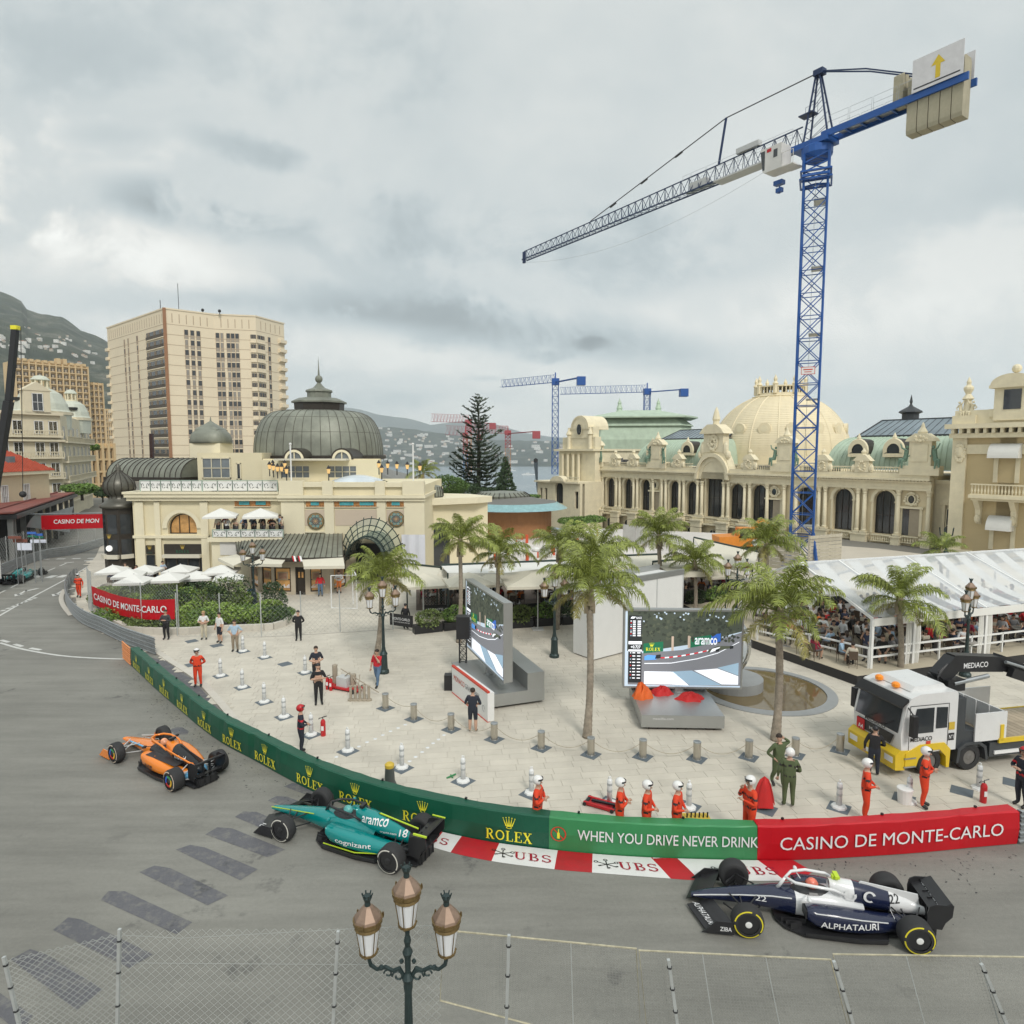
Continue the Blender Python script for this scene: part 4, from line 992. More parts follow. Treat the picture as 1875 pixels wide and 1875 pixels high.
def medallion(B,px,py,r):
 x,z=B.X(px),B.Z(px,py);mb=B.mb();mb.mi=0
 mb.tube([(x,-.02,z),(x,-.12,z)],r,28);mb.mi=1;mb.tube([(x,-.1,z),(x,-.14,z)],r*.9,28);mb.mi=2
 f=lambda u,v:(x+u,-.16,z+v);mb.mi=2
 for k in range(8):
  a=k*pi/4+pi/8;arcstroke(mb,f,r*.62*cos(a),r*.62*sin(a),r*.13,r*.13,0,360,r*.09,8)
 mb.mi=3
 for k in range(8):
  a=k*pi/4;stroke(mb,f,r*.15*cos(a),r*.15*sin(a),r*.72*cos(a),r*.72*sin(a),r*.08);arcstroke(mb,f,r*.42*cos(a+.39),r*.42*sin(a+.39),r*.06,r*.06,0,360,r*.08,8)
 mb.mi=0;arcstroke(mb,f,0,0,r*.82,r*.82,0,360,r*.07,28)
 mb.build('medallion',[mat('medallion_olive',(.11,.10,.04),.5),mat('medallion_peach',(.50,.32,.17),.5,var=.15,scale=8),M_tur,mat('medallion_dark',(.05,.10,.13),.5)],B.t)
rr=(CX(592)-CX(561))/2;medallion(CF,577,954,rr);medallion(CF,725,950,rr*.95)
mb=CF.mb();mb.box(CX(557),-.03,zb+1.5,CX(594),0,z0-.2);mb.box(CX(612),-.03,zb+1.5,CX(690),0,z0-.2);mb.box(CX(707),-.03,zb+1.5,CX(740),0,z0-.2)
mb.build('wall_panel',mat('pinkish_panel',(.60,.50,.39),.8,var=.03),CT)
mb=CF.mb();mb.box(-.1,-.25,zb+.3,CX(612),0,zb+.55);mb.box(-.05,-.1,zb+.9,CX(612),0,zb+1.0);mb.build('string_course',M_cream2,CT)
wp=CF.mb();wp.grid(lambda u,v:(CX(735)+(CX(778)-CX(735))*u,-.35+.06*sin(u*14),.5+(CF.Z(750,978)-.5)*v),12,6);wp.build('white_sheet',mat('white_sheet',(.72,.73,.78),.7,var=.04),CT)
def rooflamp(px,py,Y,label='small lit roof lantern on a dark post above the café cornice',s=1.0):
 p=D(px,py,Y);t=thing('roof_lantern',label,'lantern',p,0,'lit lanterns on the café roof edge');mb=MB()
 mb.mi=0;mb.lathe([(.05*s,0),(.04*s,.55*s),(.14*s,.6*s)],6);mb.mi=1;mb.lathe([(.10*s,.6*s),(.17*s,1.0*s)],6);mb.mi=0;mb.lathe([(.2*s,1.0*s),(.08*s,1.2*s),(.02,1.3*s)],6)
 me=_PM.setdefault('roof_lamp%s' % s,None) or mb.mesh('lamp',[M_black,mat('warm_lamp_glass',(.85,.55,.22),.4,var=.1,emit=.3)]);_PM['roof_lamp%s' % s]=me
 put('lamp',me,t)
for x,y,Y in ((494,872,56.6),(501,874,56.6),(508.5,876,56.4),(516,876,56.3),(525,880,56.1),(500,867,62),(522,868,60),(602,880,56.1),(699,878,56.1),(694,869,58),(710,869,60),(727,870,60),(746,871,60),(769,874,57)):rooflamp(x,y,Y)
for px in (533.5,757):mb=MB();p=D(px,880,56.4);mb.tube([(p.x,p.y,8),(p.x,p.y,ZH(814,56.4))],.07,5);mb.sph((p.x,p.y,ZH(813,56.4)),.12,6,4);t=mb.build('flag_pole',M_white,label='bare white pole on the roof terrace, %s one' % ('left' if px < 600 else 'right'),cat='pole')
mb=CF.mb();mb.grid(lambda u,v:(CX(585)+(CX(683)-CX(585))*u,2+5*v,zp-.3+.8*sin(pi*v)*sin(pi*(.12+.76*u))),16,8);mb.build('skylight',mat('skylight_white',(.60,.66,.70),.2,var=.15,scale=.6),CT)
# ---- dome
YD=71.5;c=D(581,835,YD);rw=111/FPX*YD;zd=c.z;zl=ZH(752,YD);inv=CF.t_inv()
def dome_fn(cx_,cy_,rw,rd,z0,z1,topf,sq):
 def f(a,v):
  k=1/((abs(cos(a))**sq+abs(sin(a))**sq)**(1/sq));t=v*pi/2*.985
  q=topf+(1-topf)*cos(t)**.52;return V((cx_+cos(a)*rw*k*q,cy_+sin(a)*rd*k*q,z0+(z1-z0)*sin(t)**.95))
 return f
df=dome_fn(c.x,c.y+rw*.2,rw,rw,zd,zl,.36,2.6)
mb=MB(inv);mb.smooth=True;mb.grid(lambda u,v:df(u*2*pi,v),72,16);mb.smooth=False;mb.build('dome',M_copper,CT)
mb=MB(inv)
for k in range(44):
 a=2*pi*k/44;mb.tube([df(a,j/12) for j in range(13)],.045,3,cap=False)
for v in (.33,.62,.86):mb.tube([df(2*pi*k/60,v) for k in range(60)],.02,3,closed=True)
mb.build('dome_seam',mat('seam_copper',(.10,.095,.075),.55,.2),CT,kind='stuff')
mb=MB(inv @ Matrix.Translation((c.x,c.y+rw*.2,0)));mb.mi=0
mb.lathe([(rw*1.01,zd-.35),(rw*1.05,zd-.3),(rw*1.05,zd+.05),(rw*.99,zd+.1)],40,sq=2.6);mb.build('dome_rim',M_brown,CT)
mb=MB(inv @ Matrix.Translation((c.x,c.y+rw*.2,0)));r1=45/FPX*YD;r2=22/FPX*YD;z3=ZH(732,YD);z4=ZH(715,YD)
mb.mi=1;mb.lathe([(r1*.98,zl-.4),(r1,z3-.3)],8,a0=pi/8,a1=2*pi+pi/8-1e-9);mb.mi=0;mb.lathe([(r1*1.1,z3-.3),(r1*1.1,z3-.12),(r1*.8,z3+.25)],8,a0=pi/8,a1=2*pi+pi/8-1e-9)
mb.lathe([(r2,z3+.2),(r2,z4-.1),(r2*1.12,z4-.05),(r2*1.1,z4+.12),(r2*.5,z4+.4),(r2*.25,z4+.75),(.15,z4+1)],12)
mb.sph((0,0,z4+1.35),.42,10,8);mb.lathe([(.12,z4+1.7),(.06,z4+2.6),(.01,ZH(650,YD))],6);mb.build('lantern',[M_copper,M_brown],CT)
mb=MB(inv @ Matrix.Translation((c.x,c.y+rw*.2,0)));mb.lathe([(rw*.97,zp-1),(rw*.97,zd-.3)],40,sq=2.6);mb.build('drum',M_cream,CT)
for px in (541.5,628):
 p=D(px,841,64.2);mb=MB(inv @ Matrix.Translation(p));mb.mi=0;r=.95
 for (a,b,y0) in ((r*1.15,r*.98,-.45),(r*.98,r*.74,-.5)):
  mb.mi=1 if a > r else 0
  pr=None
  for k in range(13):
   t=pi*k/12;cc_=[mb.P((a*cos(t),y0,a*sin(t))),mb.P((b*cos(t),y0,b*sin(t))),mb.P((a*cos(t),5,a*sin(t))),mb.P((b*cos(t),5,b*sin(t)))]
   if pr:mb.F((pr[0],cc_[0],cc_[1],pr[1]));mb.F((pr[0],pr[2],cc_[2],cc_[0]));mb.F((pr[1],cc_[1],cc_[3],pr[3]))
   pr=cc_
 mb.mi=0;mb.box(-r,-.5,-.25,r,0,0);mb.box(-.04,-.48,0,.04,-.3,r*.7);mb.mi=2;mb.F([mb.P((r*.75*cos(pi*k/12),-.3,r*.75*sin(pi*k/12))) for k in range(13)]);mb.build('dormer',[M_cream2,M_brown,M_glassl],CT)
yT=63.6
TB=Bld(None,None,D(480,870,yT),D(694,870,yT),th=CT);mb=TB.mb();zt0=zp-.4;zt1=TB.Z(580,842)
wall_open(mb,0,TB.L,zt0,zt1,.3,[((TB.X(a)+TB.X(b))/2,TB.X(b)-TB.X(a),TB.Z(a,876),TB.Z(a,852),0) for a,b in ((514,568),(600,654))]);mb.build('wall',M_cream,CT)
for a,b in ((514,568),(600,654)):window(TB,(TB.X(a)+TB.X(b))/2,TB.X(b)-TB.X(a),TB.Z(a,876),TB.Z(a,852)-TB.Z(a,876),False,M_cream2,M_glassl,.1,4,2)
mb=TB.mb();mb.box(TB.X(512),-1.4,zt1-.05,TB.X(641),0,zt1+.12);mb.build('roof_slab',M_canvasc,CT)
mb=TB.mb();mb.box(0,.3,zt0,TB.L,1,zt1+.1);mb.build('wall',M_cream,CT)
# ---- left wing
L0,L1=D(244,950,58),D(516,950,58)
LW=Bld(None,None,L0,L1,th=CT);LX=LW.X;zL=LW.Z(330,900);zdk=LW.Z(450,984)
ax,aw_=LX(330.5),LX(357)-LX(304);zsill,zarc=LW.Z(330,978),LW.Z(330,941)
mb=LW.mb();wall_open(mb,0,LX(378),0,zL,.5,[(ax,aw_,zsill,zarc-aw_/2,1),(LX(270),LX(276)-LX(264),0,LW.Z(270,1000),0)][:1],16)
mb.box(LX(378),0,0,LW.L,12,zL);mb.build('wall',M_cream,CT)
mb=LW.mb();mb.box(0,1.8,0,LX(378),12,zL);mb.build('wall',mat('warm_room',(.16,.08,.03),.7,var=.4,scale=1.5,emit=.05),CT)
window(LW,ax,aw_,zsill,zarc-zsill,True,M_brown,M_warm,.42,3,1)
mb=LW.mb();f=lambda u,v:(ax+u,-.12,zarc-aw_/2+v)
arcstroke(mb,f,0,0,aw_/2+.25,aw_/2+.25,0,180,.4,18);mb.build('arch_trim',M_cream2,CT)
mb=LW.mb()
for a,b in ((246,262),(282,292),(366,380)):mb.box(LX(a),-.2,0,LX(b),0,zL-.9)
mb.box(-.4,-.6,zL-.5,LW.L,.0,zL-.2);mb.box(-.3,-.4,zL-.8,LW.L,0,zL-.5);mb.box(-.5,-.7,zL-.2,LW.L,12,zL);mb.box(0,-.25,LW.Z(330,985),LX(380),0,LW.Z(330,980));mb.build('cornice',M_cream2,CT)
def crownshop(B,x0,x1,z0,z1,txt=True,y=-.22):
 mb=B.mb();mb.box(x0,y,z0,x1,0,z1);mb.build('fascia',M_brown,B.t);xm=(x0+x1)/2;w=min(1.2,(x1-x0)*.6)
 mb=B.mb();mb.mi=0;crown_mark(mb,lambda u,v:(xm+u,y-.03,z0+(z1-z0)*.5+v),.4,.42)
 mb.mi=1;h=w/serif_width('ROLEX',1);serif_text(mb,'ROLEX',lambda u,v:(xm-w/2+u,y-.03,z0+(z1-z0)*.12+v),h);mb.build('lettering',[mat('gold_crown',(.6,.42,.08),.4),mat('green_letters',(.02,.13,.07),.5)],B.t)
crownshop(LW,LX(297),LX(366),LW.Z(330,1014),LW.Z(330,996));crownshop(LW,LX(264),LX(278),LW.Z(270,1014),LW.Z(270,998))
mb=LW.mb();mb.box(LX(297),-.18,0,LX(366),0,LW.Z(330,1016));mb.box(LX(264),-.18,0,LX(278),0,LW.Z(270,1016));mb.build('shop_window',M_glass,CT)
for k in range(4):
 mb=LW.mb();x=LX(299)+k*(LX(366)-LX(299))/3.2;mb.box(x-.05,-.28,0,x+.05,-.18,LW.Z(330,1016));mb.build('mullion',M_brown,CT)
mb=LW.mb();mb.box(LX(297),-.6,LW.Z(330,1020),LX(366),-.2,LW.Z(330,1014));mb.build('blind',M_canvasc,CT)
def railing(B,xa,xb,z,n,h,y=-.1,label=None):
 w=(xb-xa)/n;mb=MB();mb.mi=0;mb.box(.05,-.03,.08,w-.05,0,h-.1);mb.mi=1
 for x in (0,w):mb.box(x-.03,-.05,0,x+.03,.02,h)
 mb.box(0,-.05,h-.07,w,.02,h);mb.mi=2
 f=lambda u,v:(w/2+u,-.045,h/2+v)
 for s in (-1,1):
  arcstroke(mb,f,s*w*.25,0,w*.10,h*.2,0,270 if s > 0 else 250,.045,10);stroke(mb,f,s*w*.05,-.1,s*w*.2,-.2,.045);stroke(mb,f,s*w*.35,.05,s*w*.42,.22,.04)
 me=mb.mesh('railing_panel',[M_white,mat('pale_green_rail',(.40,.50,.43),.5),mat('dark_scroll',(.10,.11,.10),.5)])
 for k in range(n):B.part('railing_panel',me,xa+k*w,y,z)
railing(LW,LX(258),LX(371),zL,6,LW.Z(330,879)-zL);railing(LW,LX(372),LX(509),zL,5,LW.Z(330,879)-zL)
BB=Bld(None,None,D(391,980,54.5),D(518,980,54.5),th=CT)
zk=BB.Z(450,984);mb=BB.mb();mb.box(-.4,-.3,zk-.35,BB.L,4,zk);mb.box(-.2,0,0,BB.L,4,zk-.35);mb.build('balcony',M_cream2,CT)
mb=BB.mb();mb.box(BB.X(399),-.06,BB.Z(420,1016),BB.X(434),0,BB.Z(420,988));mb.box(BB.X(448),-.06,BB.Z(420,1016),BB.X(516),0,BB.Z(420,988));mb.build('wall_panel',mat('white_panel',(.66,.64,.60),.8,var=.03),CT)
railing(BB,0,BB.X(517),zk,5,BB.Z(450,969)-zk,y=-.15)
mosaic(LW,LX(429),LX(494),LW.Z(460,928),LW.Z(460,914),[(.13,.42),(.6,.88)])
TT=D(224,1000,59.5);tr=29/FPX*59.5;mb=MB(inv @ Matrix.Translation((TT.x,TT.y,0)));z=lambda y:ZH(y,59.5)
mb.lathe([(tr,0),(tr,z(930))],8,a0=pi/8,a1=2*pi+pi/8-1e-9);mb.build('turret_body',M_brown,CT)
mb=MB(inv @ Matrix.Translation((TT.x,TT.y,0)));mb.smooth=True
prof=[(tr*1.12,z(929)),(tr*1.12,z(924)),(tr*.9,z(919)),(tr*.62,z(912)),(tr*.6,z(907)),(tr*.78,z(903)),(tr*.92,z(893)),(tr*.86,z(883)),(tr*.6,z(873)),(tr*.28,z(866)),(tr*.13,z(861)),(tr*.16,z(858)),(.03,z(846))]
mb.lathe(prof,20);mb.smooth=False;mb.build('onion_dome',mat('onion_dome_metal',(.11,.105,.085),.4,.35,var=.25,scale=1.5),CT)
mb=MB(inv @ Matrix.Translation((TT.x,TT.y,0)))
for k in range(14):a=2*pi*k/14;mb.tube([(r*cos(a)*1.01,r*sin(a)*1.01,zz_) for r,zz_ in prof[3:11]],.045,3,cap=False)
mb.build('dome_seam',M_brown,CT,kind='stuff')
for a_,nm in ((-pi/2,0),(-pi/4,1),(-3*pi/4,2)):
 mb=MB(inv @ Matrix.Translation((TT.x,TT.y,0)) @ Matrix.Rotation(a_+pi/2,4,'Z'));mb.mi=0;yy=-tr*.925
 for z_ in ((1022,985),(975,940)):mb.box(-.4,yy-.03,z(z_[0]),.4,yy,z(z_[1]))
 mb.mi=1;mb.box(-.5,yy-.3,z(1019),.5,yy,z(1012));mb.build('turret_window',[M_glass,M_canvasc],CT)
mb=MB(inv @ Matrix.Translation((TT.x,TT.y,0)));mb.tube([(-.3,-tr*.98,z(1000)),(-.3,-tr*.98-.12,z(1000))],.27,14);mb.build('clock',mat('clock_face',(.85,.85,.82),.4,emit=.4),CT)
mb=MB(inv @ Matrix.Translation((TT.x,TT.y,0)));crown_mark(mb,lambda u,v:(-.3+u,-tr*.99,z(983)+v),.4,.45);mb.build('lettering',mat('gold_crown',(.6,.42,.08)),CT)
VB=Bld(None,None,D(232,850,68),D(364,850,66),th=CT);mb=VB.mb();mb.smooth=True;zv=VB.Z(300,872);hv=VB.Z(300,839)-zv
fv=lambda u,v:(VB.L*u,-2.6+2.8*(1-cos(v*pi/2*1.0)),zv+hv*sin(v*pi/2))
mb.grid(fv,12,8);mb.smooth=False
for e in (0,1):mb.F([mb.P(fv(e,k/8)) for k in range(9)]+[mb.P((VB.L*e,.2,zv))])
mb.build('vault_roof',M_copper,CT);mb=VB.mb()
for k in range(15):mb.tube([V(fv(k/14,j/8))+V((0,-.02,.02)) for j in range(9)],.05,3,cap=False)
mb.build('dome_seam',M_brown,CT,kind='stuff');mb=VB.mb();mb.box(-.2,-2.8,zv-.4,VB.L,2,zv);mb.box(0,.2,zv,VB.L,2,zv+hv*.9);mb.build('cornice',M_brown,CT)
GB=Bld(None,None,D(362,860,64),D(480,860,64),th=CT);mb=GB.mb();z1_=GB.Z(420,829)
mb.box(0,0,zL,GB.L,8,z1_);mb.build('wall',M_cream,CT)
window(GB,GB.X(398),GB.X(424)-GB.X(372),GB.Z(400,876),GB.Z(400,838)-GB.Z(400,876),False,M_cream2,M_glassl,-.05,3,2);window(GB,GB.X(438.5),.45,GB.Z(400,878),1.6,False,M_cream2,M_glass,-.03,1,1)
p=D(388,829,69);w=31/FPX*69;mb=MB(inv @ Matrix.Translation((p.x,p.y,0)));Z_=lambda y:ZH(y,69)
mb.mi=1;mb.box(-w*.88,-w*.88,5,w*.88,w*.88,Z_(812));mb.mi=0;mb.smooth=True
mb.lathe([(w,Z_(812)),(w*1.02,Z_(808)),(w*1.0,Z_(801)),(w*.92,Z_(794)),(w*.74,Z_(788)),(w*.6,Z_(786))],24,sq=4);mb.smooth=False
mb.lathe([(w*.92,Z_(788)),(w*.9,Z_(786)),(w*.36,Z_(777)),(.1,Z_(771)),(.03,Z_(763))],4,a0=pi/4,a1=2*pi+pi/4-1e-9);mb.build('cupola',[M_copper,M_cream2],CT)
# ---- pavilion with radial metal roof, awnings and shop windows
pv=[(433,1024),(440,1030),(470,1037),(520,1038),(575,1032),(630,1025)]
zr0=3.05;eave=[D(433,1006,52.5),D(440,1012,51.3),D(466,1018,50),D(500,1021,49.3),D(530,1021,49.1),D(575,1019,49.3),D(628,1017,49.6)]
eave=[V((p.x,p.y,zr0)) for p in eave];n_=len(eave);ridge=[V((CF.P0.x+x,CF.P0.y-.05,zr0+1.0)) for x in (-4.0,-3.2,-1.8,0,.4,1.5+1.0,CX(625))]
mb=MB(inv);mb.mi=0
for k in range(n_-1):mb.F([mb.P(p) for p in (eave[k],eave[k+1],ridge[k+1],ridge[k])])
mb.mi=1
for k in range(n_-1):a,b=eave[k],eave[k+1];mb.F([mb.P(p) for p in (a-V((0,0,.3)),b-V((0,0,.3)),b,a)]);mb.F([mb.P(p) for p in (a-V((0,0,.3)),b-V((0,0,.3)),V((b.x,55,2.75)),V((a.x,55,2.75)))])
mb.build('pavilion_roof',[M_copper,M_brown],CT);E_,R_=Path(eave),Path(ridge);mb=MB(inv)
for k in range(26):
 u=k/25;a,b=E_.at(E_.L*u)[0],R_.at(R_.L*u)[0];mb.tube([a+V((0,0,.03)),b+V((0,0,.03))],.035,4)
mb.build('roof_seam',M_brown,CT,kind='stuff')
wallp=[G(455,1072),G(475,1085),G(500,1090),G(560,1091),G(603,1088),G(640,1075)]
wallp=[V((p.x,p.y+.2,0)) for p in wallp]
for k in range(5):
 B=Bld(None,None,wallp[k],wallp[k+1],th=CT);mb=B.mb();L=B.L
 ops={1:[(L/2,L*.7,.25,2.1,0)],2:[(L*.3,L*.5,.25,2.15,0),(L*.84,L*.28,.03,2.2,0)],3:[(L*.12,L*.22,.03,2.2,0),(L*.62,L*.5,.25,2.15,0)],0:[(L*.5,L*.6,.2,2.1,0)],4:[(L*.5,L*.6,.2,2.2,0)]}[k]
 if k == 2:ops=[(L*.28,L*.5,.25,2.15,0),(L*.82,L*.3,.03,2.2,0)]
 if k == 3:ops=[(L*.42,L*.5,.25,2.15,0)]
 wall_open(mb,0,L,0,2.75,.25,ops);mb.build('wall',mat('pavilion_stone',(.52,.45,.34),.8,var=.06),CT)
 for xc,w,zs,zt,_ in ops:
  door=zs < .1;window(B,xc,w,zs,zt-zs,False,M_brown,M_brown if door else M_warm,.12,1,1 if door else 2)
  if not door:
   mb=B.mb();mb.mi=0;mb.box(xc-w*.32,.05,zs+.9,xc+w*.32,.11,zs+1.55);mb.mi=1;mb.box(xc-w*.24,.03,zs+1.0,xc+w*.24,.05,zs+1.45)
   for q in range(9):mb.mi=2;mb.box(xc-w*.42+q*w*.095,-.0,zs+.3,xc-w*.42+q*w*.095+w*.05,.08,zs+.3+.12+.08*(q % 3))
   mb.build('window_display',[mat('poster_frame',(.35,.27,.17),.6),mat('poster',(.30,.17,.11),.6,var=.5,scale=4),M_wht],CT)
  else:
   mb=B.mb()
   for s in (-.24,.1):mb.box(xc+s*w,.08,1.35,xc+s*w+w*.18,.1,1.8)
   mb.build('door_pane',M_warm,CT)
def awn(q,name='awning',m=None):   # back-left, back-right, front-right, front-left
 mb=MB(inv);q=[V(p) for p in q];mb.F([mb.P(p) for p in (q[3],q[2],q[1],q[0])]);mb.F([mb.P(p) for p in (q[3]-V((0,0,.22)),q[2]-V((0,0,.22)),q[2],q[3])]);mb.F([mb.P(p-V((0,0,.03))) for p in q]);mb.build(name,m or M_canvasc,CT)
awn((D(552,1020,49.6),D(628,1017,49.9),D(631,1036,48.4),D(556,1037,48.2)));awn((D(478,1022,49.6),D(524,1023,49.4),D(516,1033,48.3),D(458,1032,48.5)));awn((D(436,1014,52.6),D(462,1020,50.4),D(428,1036,49.4),D(399,1022,51)))
for px in (534,545):
 mb=MB(inv);p=D(px,1018,48.8);q=D(px+3,1028,48.6);mb.mi=0;mb.F([mb.P(x) for x in (p,p+V((.12,0,0)),q+V((.1,0,0)),q)]);mb.mi=1;mb.F([mb.P(x) for x in (p+V((.12,0,0)),p+V((.26,0,0)),q+V((.25,0,0)),q+V((.1,0,0)))]);mb.build('flag',[M_redb,M_wht],CT)
# ---- fan-shaped glass and iron marquise
fm_=D(672,1015,52.0);mb=MB(inv);mf=MB(inv);R1=55/FPX*52;
def fan(a,v):   # v 0 = wall rim .. 1 = outer rim
 r=R1*(.62+.42*v);return V((fm_.x+r*cos(a)*1.02,55.6-2.2*(1-v*.2)-(1-v)*1.2,fm_.z-.4+r*sin(a)*1.25))
mb.grid(lambda u,v:fan(pi*(.02+.96*u),v),20,2);mb.build('marquise_glass',mat('greenish_canopy_glass',(.30,.36,.27),.15,alpha=.42,var=.1),CT)
for k in range(13):a=pi*(.02+.96*k/12);mf.tube([fan(a,0),fan(a,1),fan(a,1.12)],.045,4)
for v in (0,.3,.6,1):mf.tube([fan(pi*(.02+.96*k/24),v) for k in range(25)],.05,4)
mf.build('marquise_frame',mat('dark_green_iron',(.03,.05,.045),.45,.3),CT)
mb=MB(inv);mb.grid(lambda u,v:V((fm_.x+R1*.62*cos(pi*u),51+4.9*v,fm_.z-.4+R1*.76*sin(pi*u))),16,4);mb.build('marquise_glass',mat('dark_canopy_glass',(.06,.09,.08),.15,alpha=.85),CT)
mb=MB(inv)
for v in range(6):mb.tube([V((fm_.x+R1*.63*cos(pi*k/16),51+v*.95,fm_.z-.4+R1*.77*sin(pi*k/16))) for k in range(17)],.04,4)
mb.build('marquise_frame',MATS['dark_green_iron'],CT)
mb=CF.mb();mb.box(CX(650),-.2,0,CX(700),0,3.2);mb.build('entrance',mat('dark_interior',(.03,.03,.03)),CT)
# ---- low curved building and round pavilion to the right of the café
RB=Bld('curved_cream_building','low cream building with curved cornice and ribbed grey drum right of the café',D(778,950,62),D(893,950,66));zz2=RB.Z(830,911);mb=RB.mb();mb.box(0,0,0,RB.L,6,zz2-.6);mb.build('wall',M_cream,RB.t)
mb=RB.mb();f=[( -.2,-.6),(RB.L*.75,-.9),(RB.L+.4,-.2),(RB.L+.3,4),(RB.L*.5,9),(-.2,9)];mb.prism(f,zz2-.6,zz2);mb.build('cornice',M_cream2,RB.t)
mb=RB.mb();mb.box(RB.X(785),-.04,0,RB.X(822),0,RB.Z(800,958));mb.build('opening',M_glass,RB.t)
def drum(B,px,yb,yt,w,Y):
 p=D(px,yb,Y);r=w/2/FPX*Y;mb=MB(B.t_inv() @ Matrix.Translation((p.x,p.y,0)));zb_,zt_=ZH(yb,Y),ZH(yt,Y);mb.mi=1;mb.lathe([(r*.97,zb_-3),(r*.97,zb_+(zt_-zb_)*.25)],20);mb.mi=0;mb.lathe([(r,zb_+(zt_-zb_)*.25),(r*.97,zb_+(zt_-zb_)*.6),(r*.8,zb_+(zt_-zb_)*.92),(r*.6,zt_),(.05,zt_+.1)],20)
 mb.mi=1
 for k in range(20):a=2*pi*k/20;mb.tube([(r*cos(a)*1.01,r*sin(a)*1.01,zb_+(zt_-zb_)*.25),(r*.99*cos(a),r*.99*sin(a),zb_+(zt_-zb_)*.6),(r*.82*cos(a),r*.82*sin(a),zb_+(zt_-zb_)*.94)],.04,3)
 mb.build('roof_drum',[M_copper,M_brown],B.t)
drum(RB,793,915,889,38,64.5)
c2=D(936,940,84);t2=thing('round_pavilion','low round pavilion with grey roof, turquoise rim and orange brown wall','pavilion',(c2.x,c2.y+4,0))
r=6.3;z_=ZH(936,81);mb=MB();mb.lathe([(r*.86,0),(r*.86,z_)],40);mb.build('wall',mat('orange_brown_wall',(.36,.17,.07),.8,var=.1),t2)
mb=MB();mb.mi=1;mb.lathe([(r*1.2,z_-.1),(r*.97,z_+.7)],48,capt=False);mb.mi=0;mb.lathe([(r*.97,z_+.7),(r*.3,z_+1.4),(.2,z_+1.5)],48);mb.build('roof',[mat('grey_felt_roof',(.17,.165,.15),.8,var=.1),mat('turquoise_glass_rim',(.24,.42,.44),.3,var=.2)],t2)
mb=MB();mb.lathe([(3.6,z_+1.0),(3.7,z_+1.5),(3.0,z_+1.9),(1.5,z_+2.0),(.1,z_+2.1)],30,(-1.2,1,0));mb.build('roof_drum',M_copper,t2)
mb=MB()
for k in range(30):a=2*pi*k/30;mb.tube([(-1.2+3.65*cos(a),1+3.65*sin(a),z_+1.0),(-1.2+3.75*cos(a),1+3.75*sin(a),z_+1.5),(-1.2+3.05*cos(a),1+3.05*sin(a),z_+1.92)],.06,3)
mb.build('roof_seam',M_brown,t2,kind='stuff')
# ================================================= CASINO
K0,K1=V((17.8,120,0)),V((46.2,78.2,0))
K0=K0+(K0-K1).normalized()*0
KB=Bld('casino_building','long cream casino façade with arched windows, twin columns, green mansards and domes',K0,K1)
KT,KX,KZ=KB.t,KB.X,KB.Z
zs,zc_,zp_=1.1,8.0,9.35
TH=.7
xl,xr=KX(1062),KX(1706)
def arc(px,w,zt,zsill=zs):return (KX(px),w,zsill,zt-w/2,1)
small=[1119,1151,1183,1236,1268,1351,1392,1478,1546,1622]
ops=[arc(p,2.5 if p > 1290 else 2.1,6.4) for p in small]+[arc(1309,3.0,8.9)]
mb=KB.mb();mb.mi=0;zarch=12.0;xa,xb=KX(1282),KX(1338)
wall_open(mb,xl,xa,-4.6,zc_,TH,[o for o in ops if o[0] < xa]);wall_open(mb,xb,xr,-4.6,zc_,TH,[o for o in ops if o[0] > xb]);wall_open(mb,xa,xb,-4.6,zc_+.3,TH,[arc(1309,3.0,8.0)])
mb.build('wall',M_casino,KT)
mb=KB.mb();mb.box(xl,TH+.6,-4.6,xr,22,zc_+.3);mb.build('wall',M_casino,KT)
for p in small:window(KB,KX(p),2.5 if p > 1290 else 2.1,zs,5.3,True,M_brown,M_glass,TH-.1,3,2)
window(KB,KX(1309),3.0,zs,6.9,True,M_brown,M_glass,TH-.1,3,2)
col=MB();col.smooth=True;col.lathe([(.32,0),(.32,.18),(.25,.25),(.27,.3),(.25,1.4),(.22,4.6)],12);col.smooth=False
col.lathe([(.22,4.6),(.28,4.7),(.24,4.85),(.36,5.15),(.36,5.25)],8);col.box(-.36,-.36,-.25,.36,.36,0);colm=col.mesh('column',M_casino2)
cols_px=[(1093,0),(1104,1),(1135,1),(1167,1),(1199,0),(1219,1),(1252,1),(1285,1),(1333,1),(1372,1),(1409,0),(1440,0),(1462,0),(1510,1),(1582,1),(1650,0),(1706,0)]
for px,tw_ in cols_px:
 x=KX(px)
 for dx in ((-.42,.42) if tw_ else (0,)):KB.part('column',colm,x+dx,-.35,1.3)
 mb=KB.mb();w=.95 if tw_ else .5;mb.box(x-w,-.85,-.5,x+w,0,1.05);mb.box(x-w-.12,-.95,.85,x+w+.12,0,1.05);mb.build('pedestal',M_casino2,KT)
mb=KB.mb()
for a,b in ((xl-.2,xa),(xb,xr+.2)):
 mb.box(a,-.5,6.55,b,0,6.85);mb.box(a,-.42,6.85,b,0,7.45);mb.box(a,-.7,7.45,b,0,7.65);mb.box(a,-1.0,7.75,b,0,zc_)
 k=a
 while k < b-.2:mb.box(k,-.9,7.62,k+.16,0,7.76);k+=.38
mb.build('entablature',M_casino2,KT)
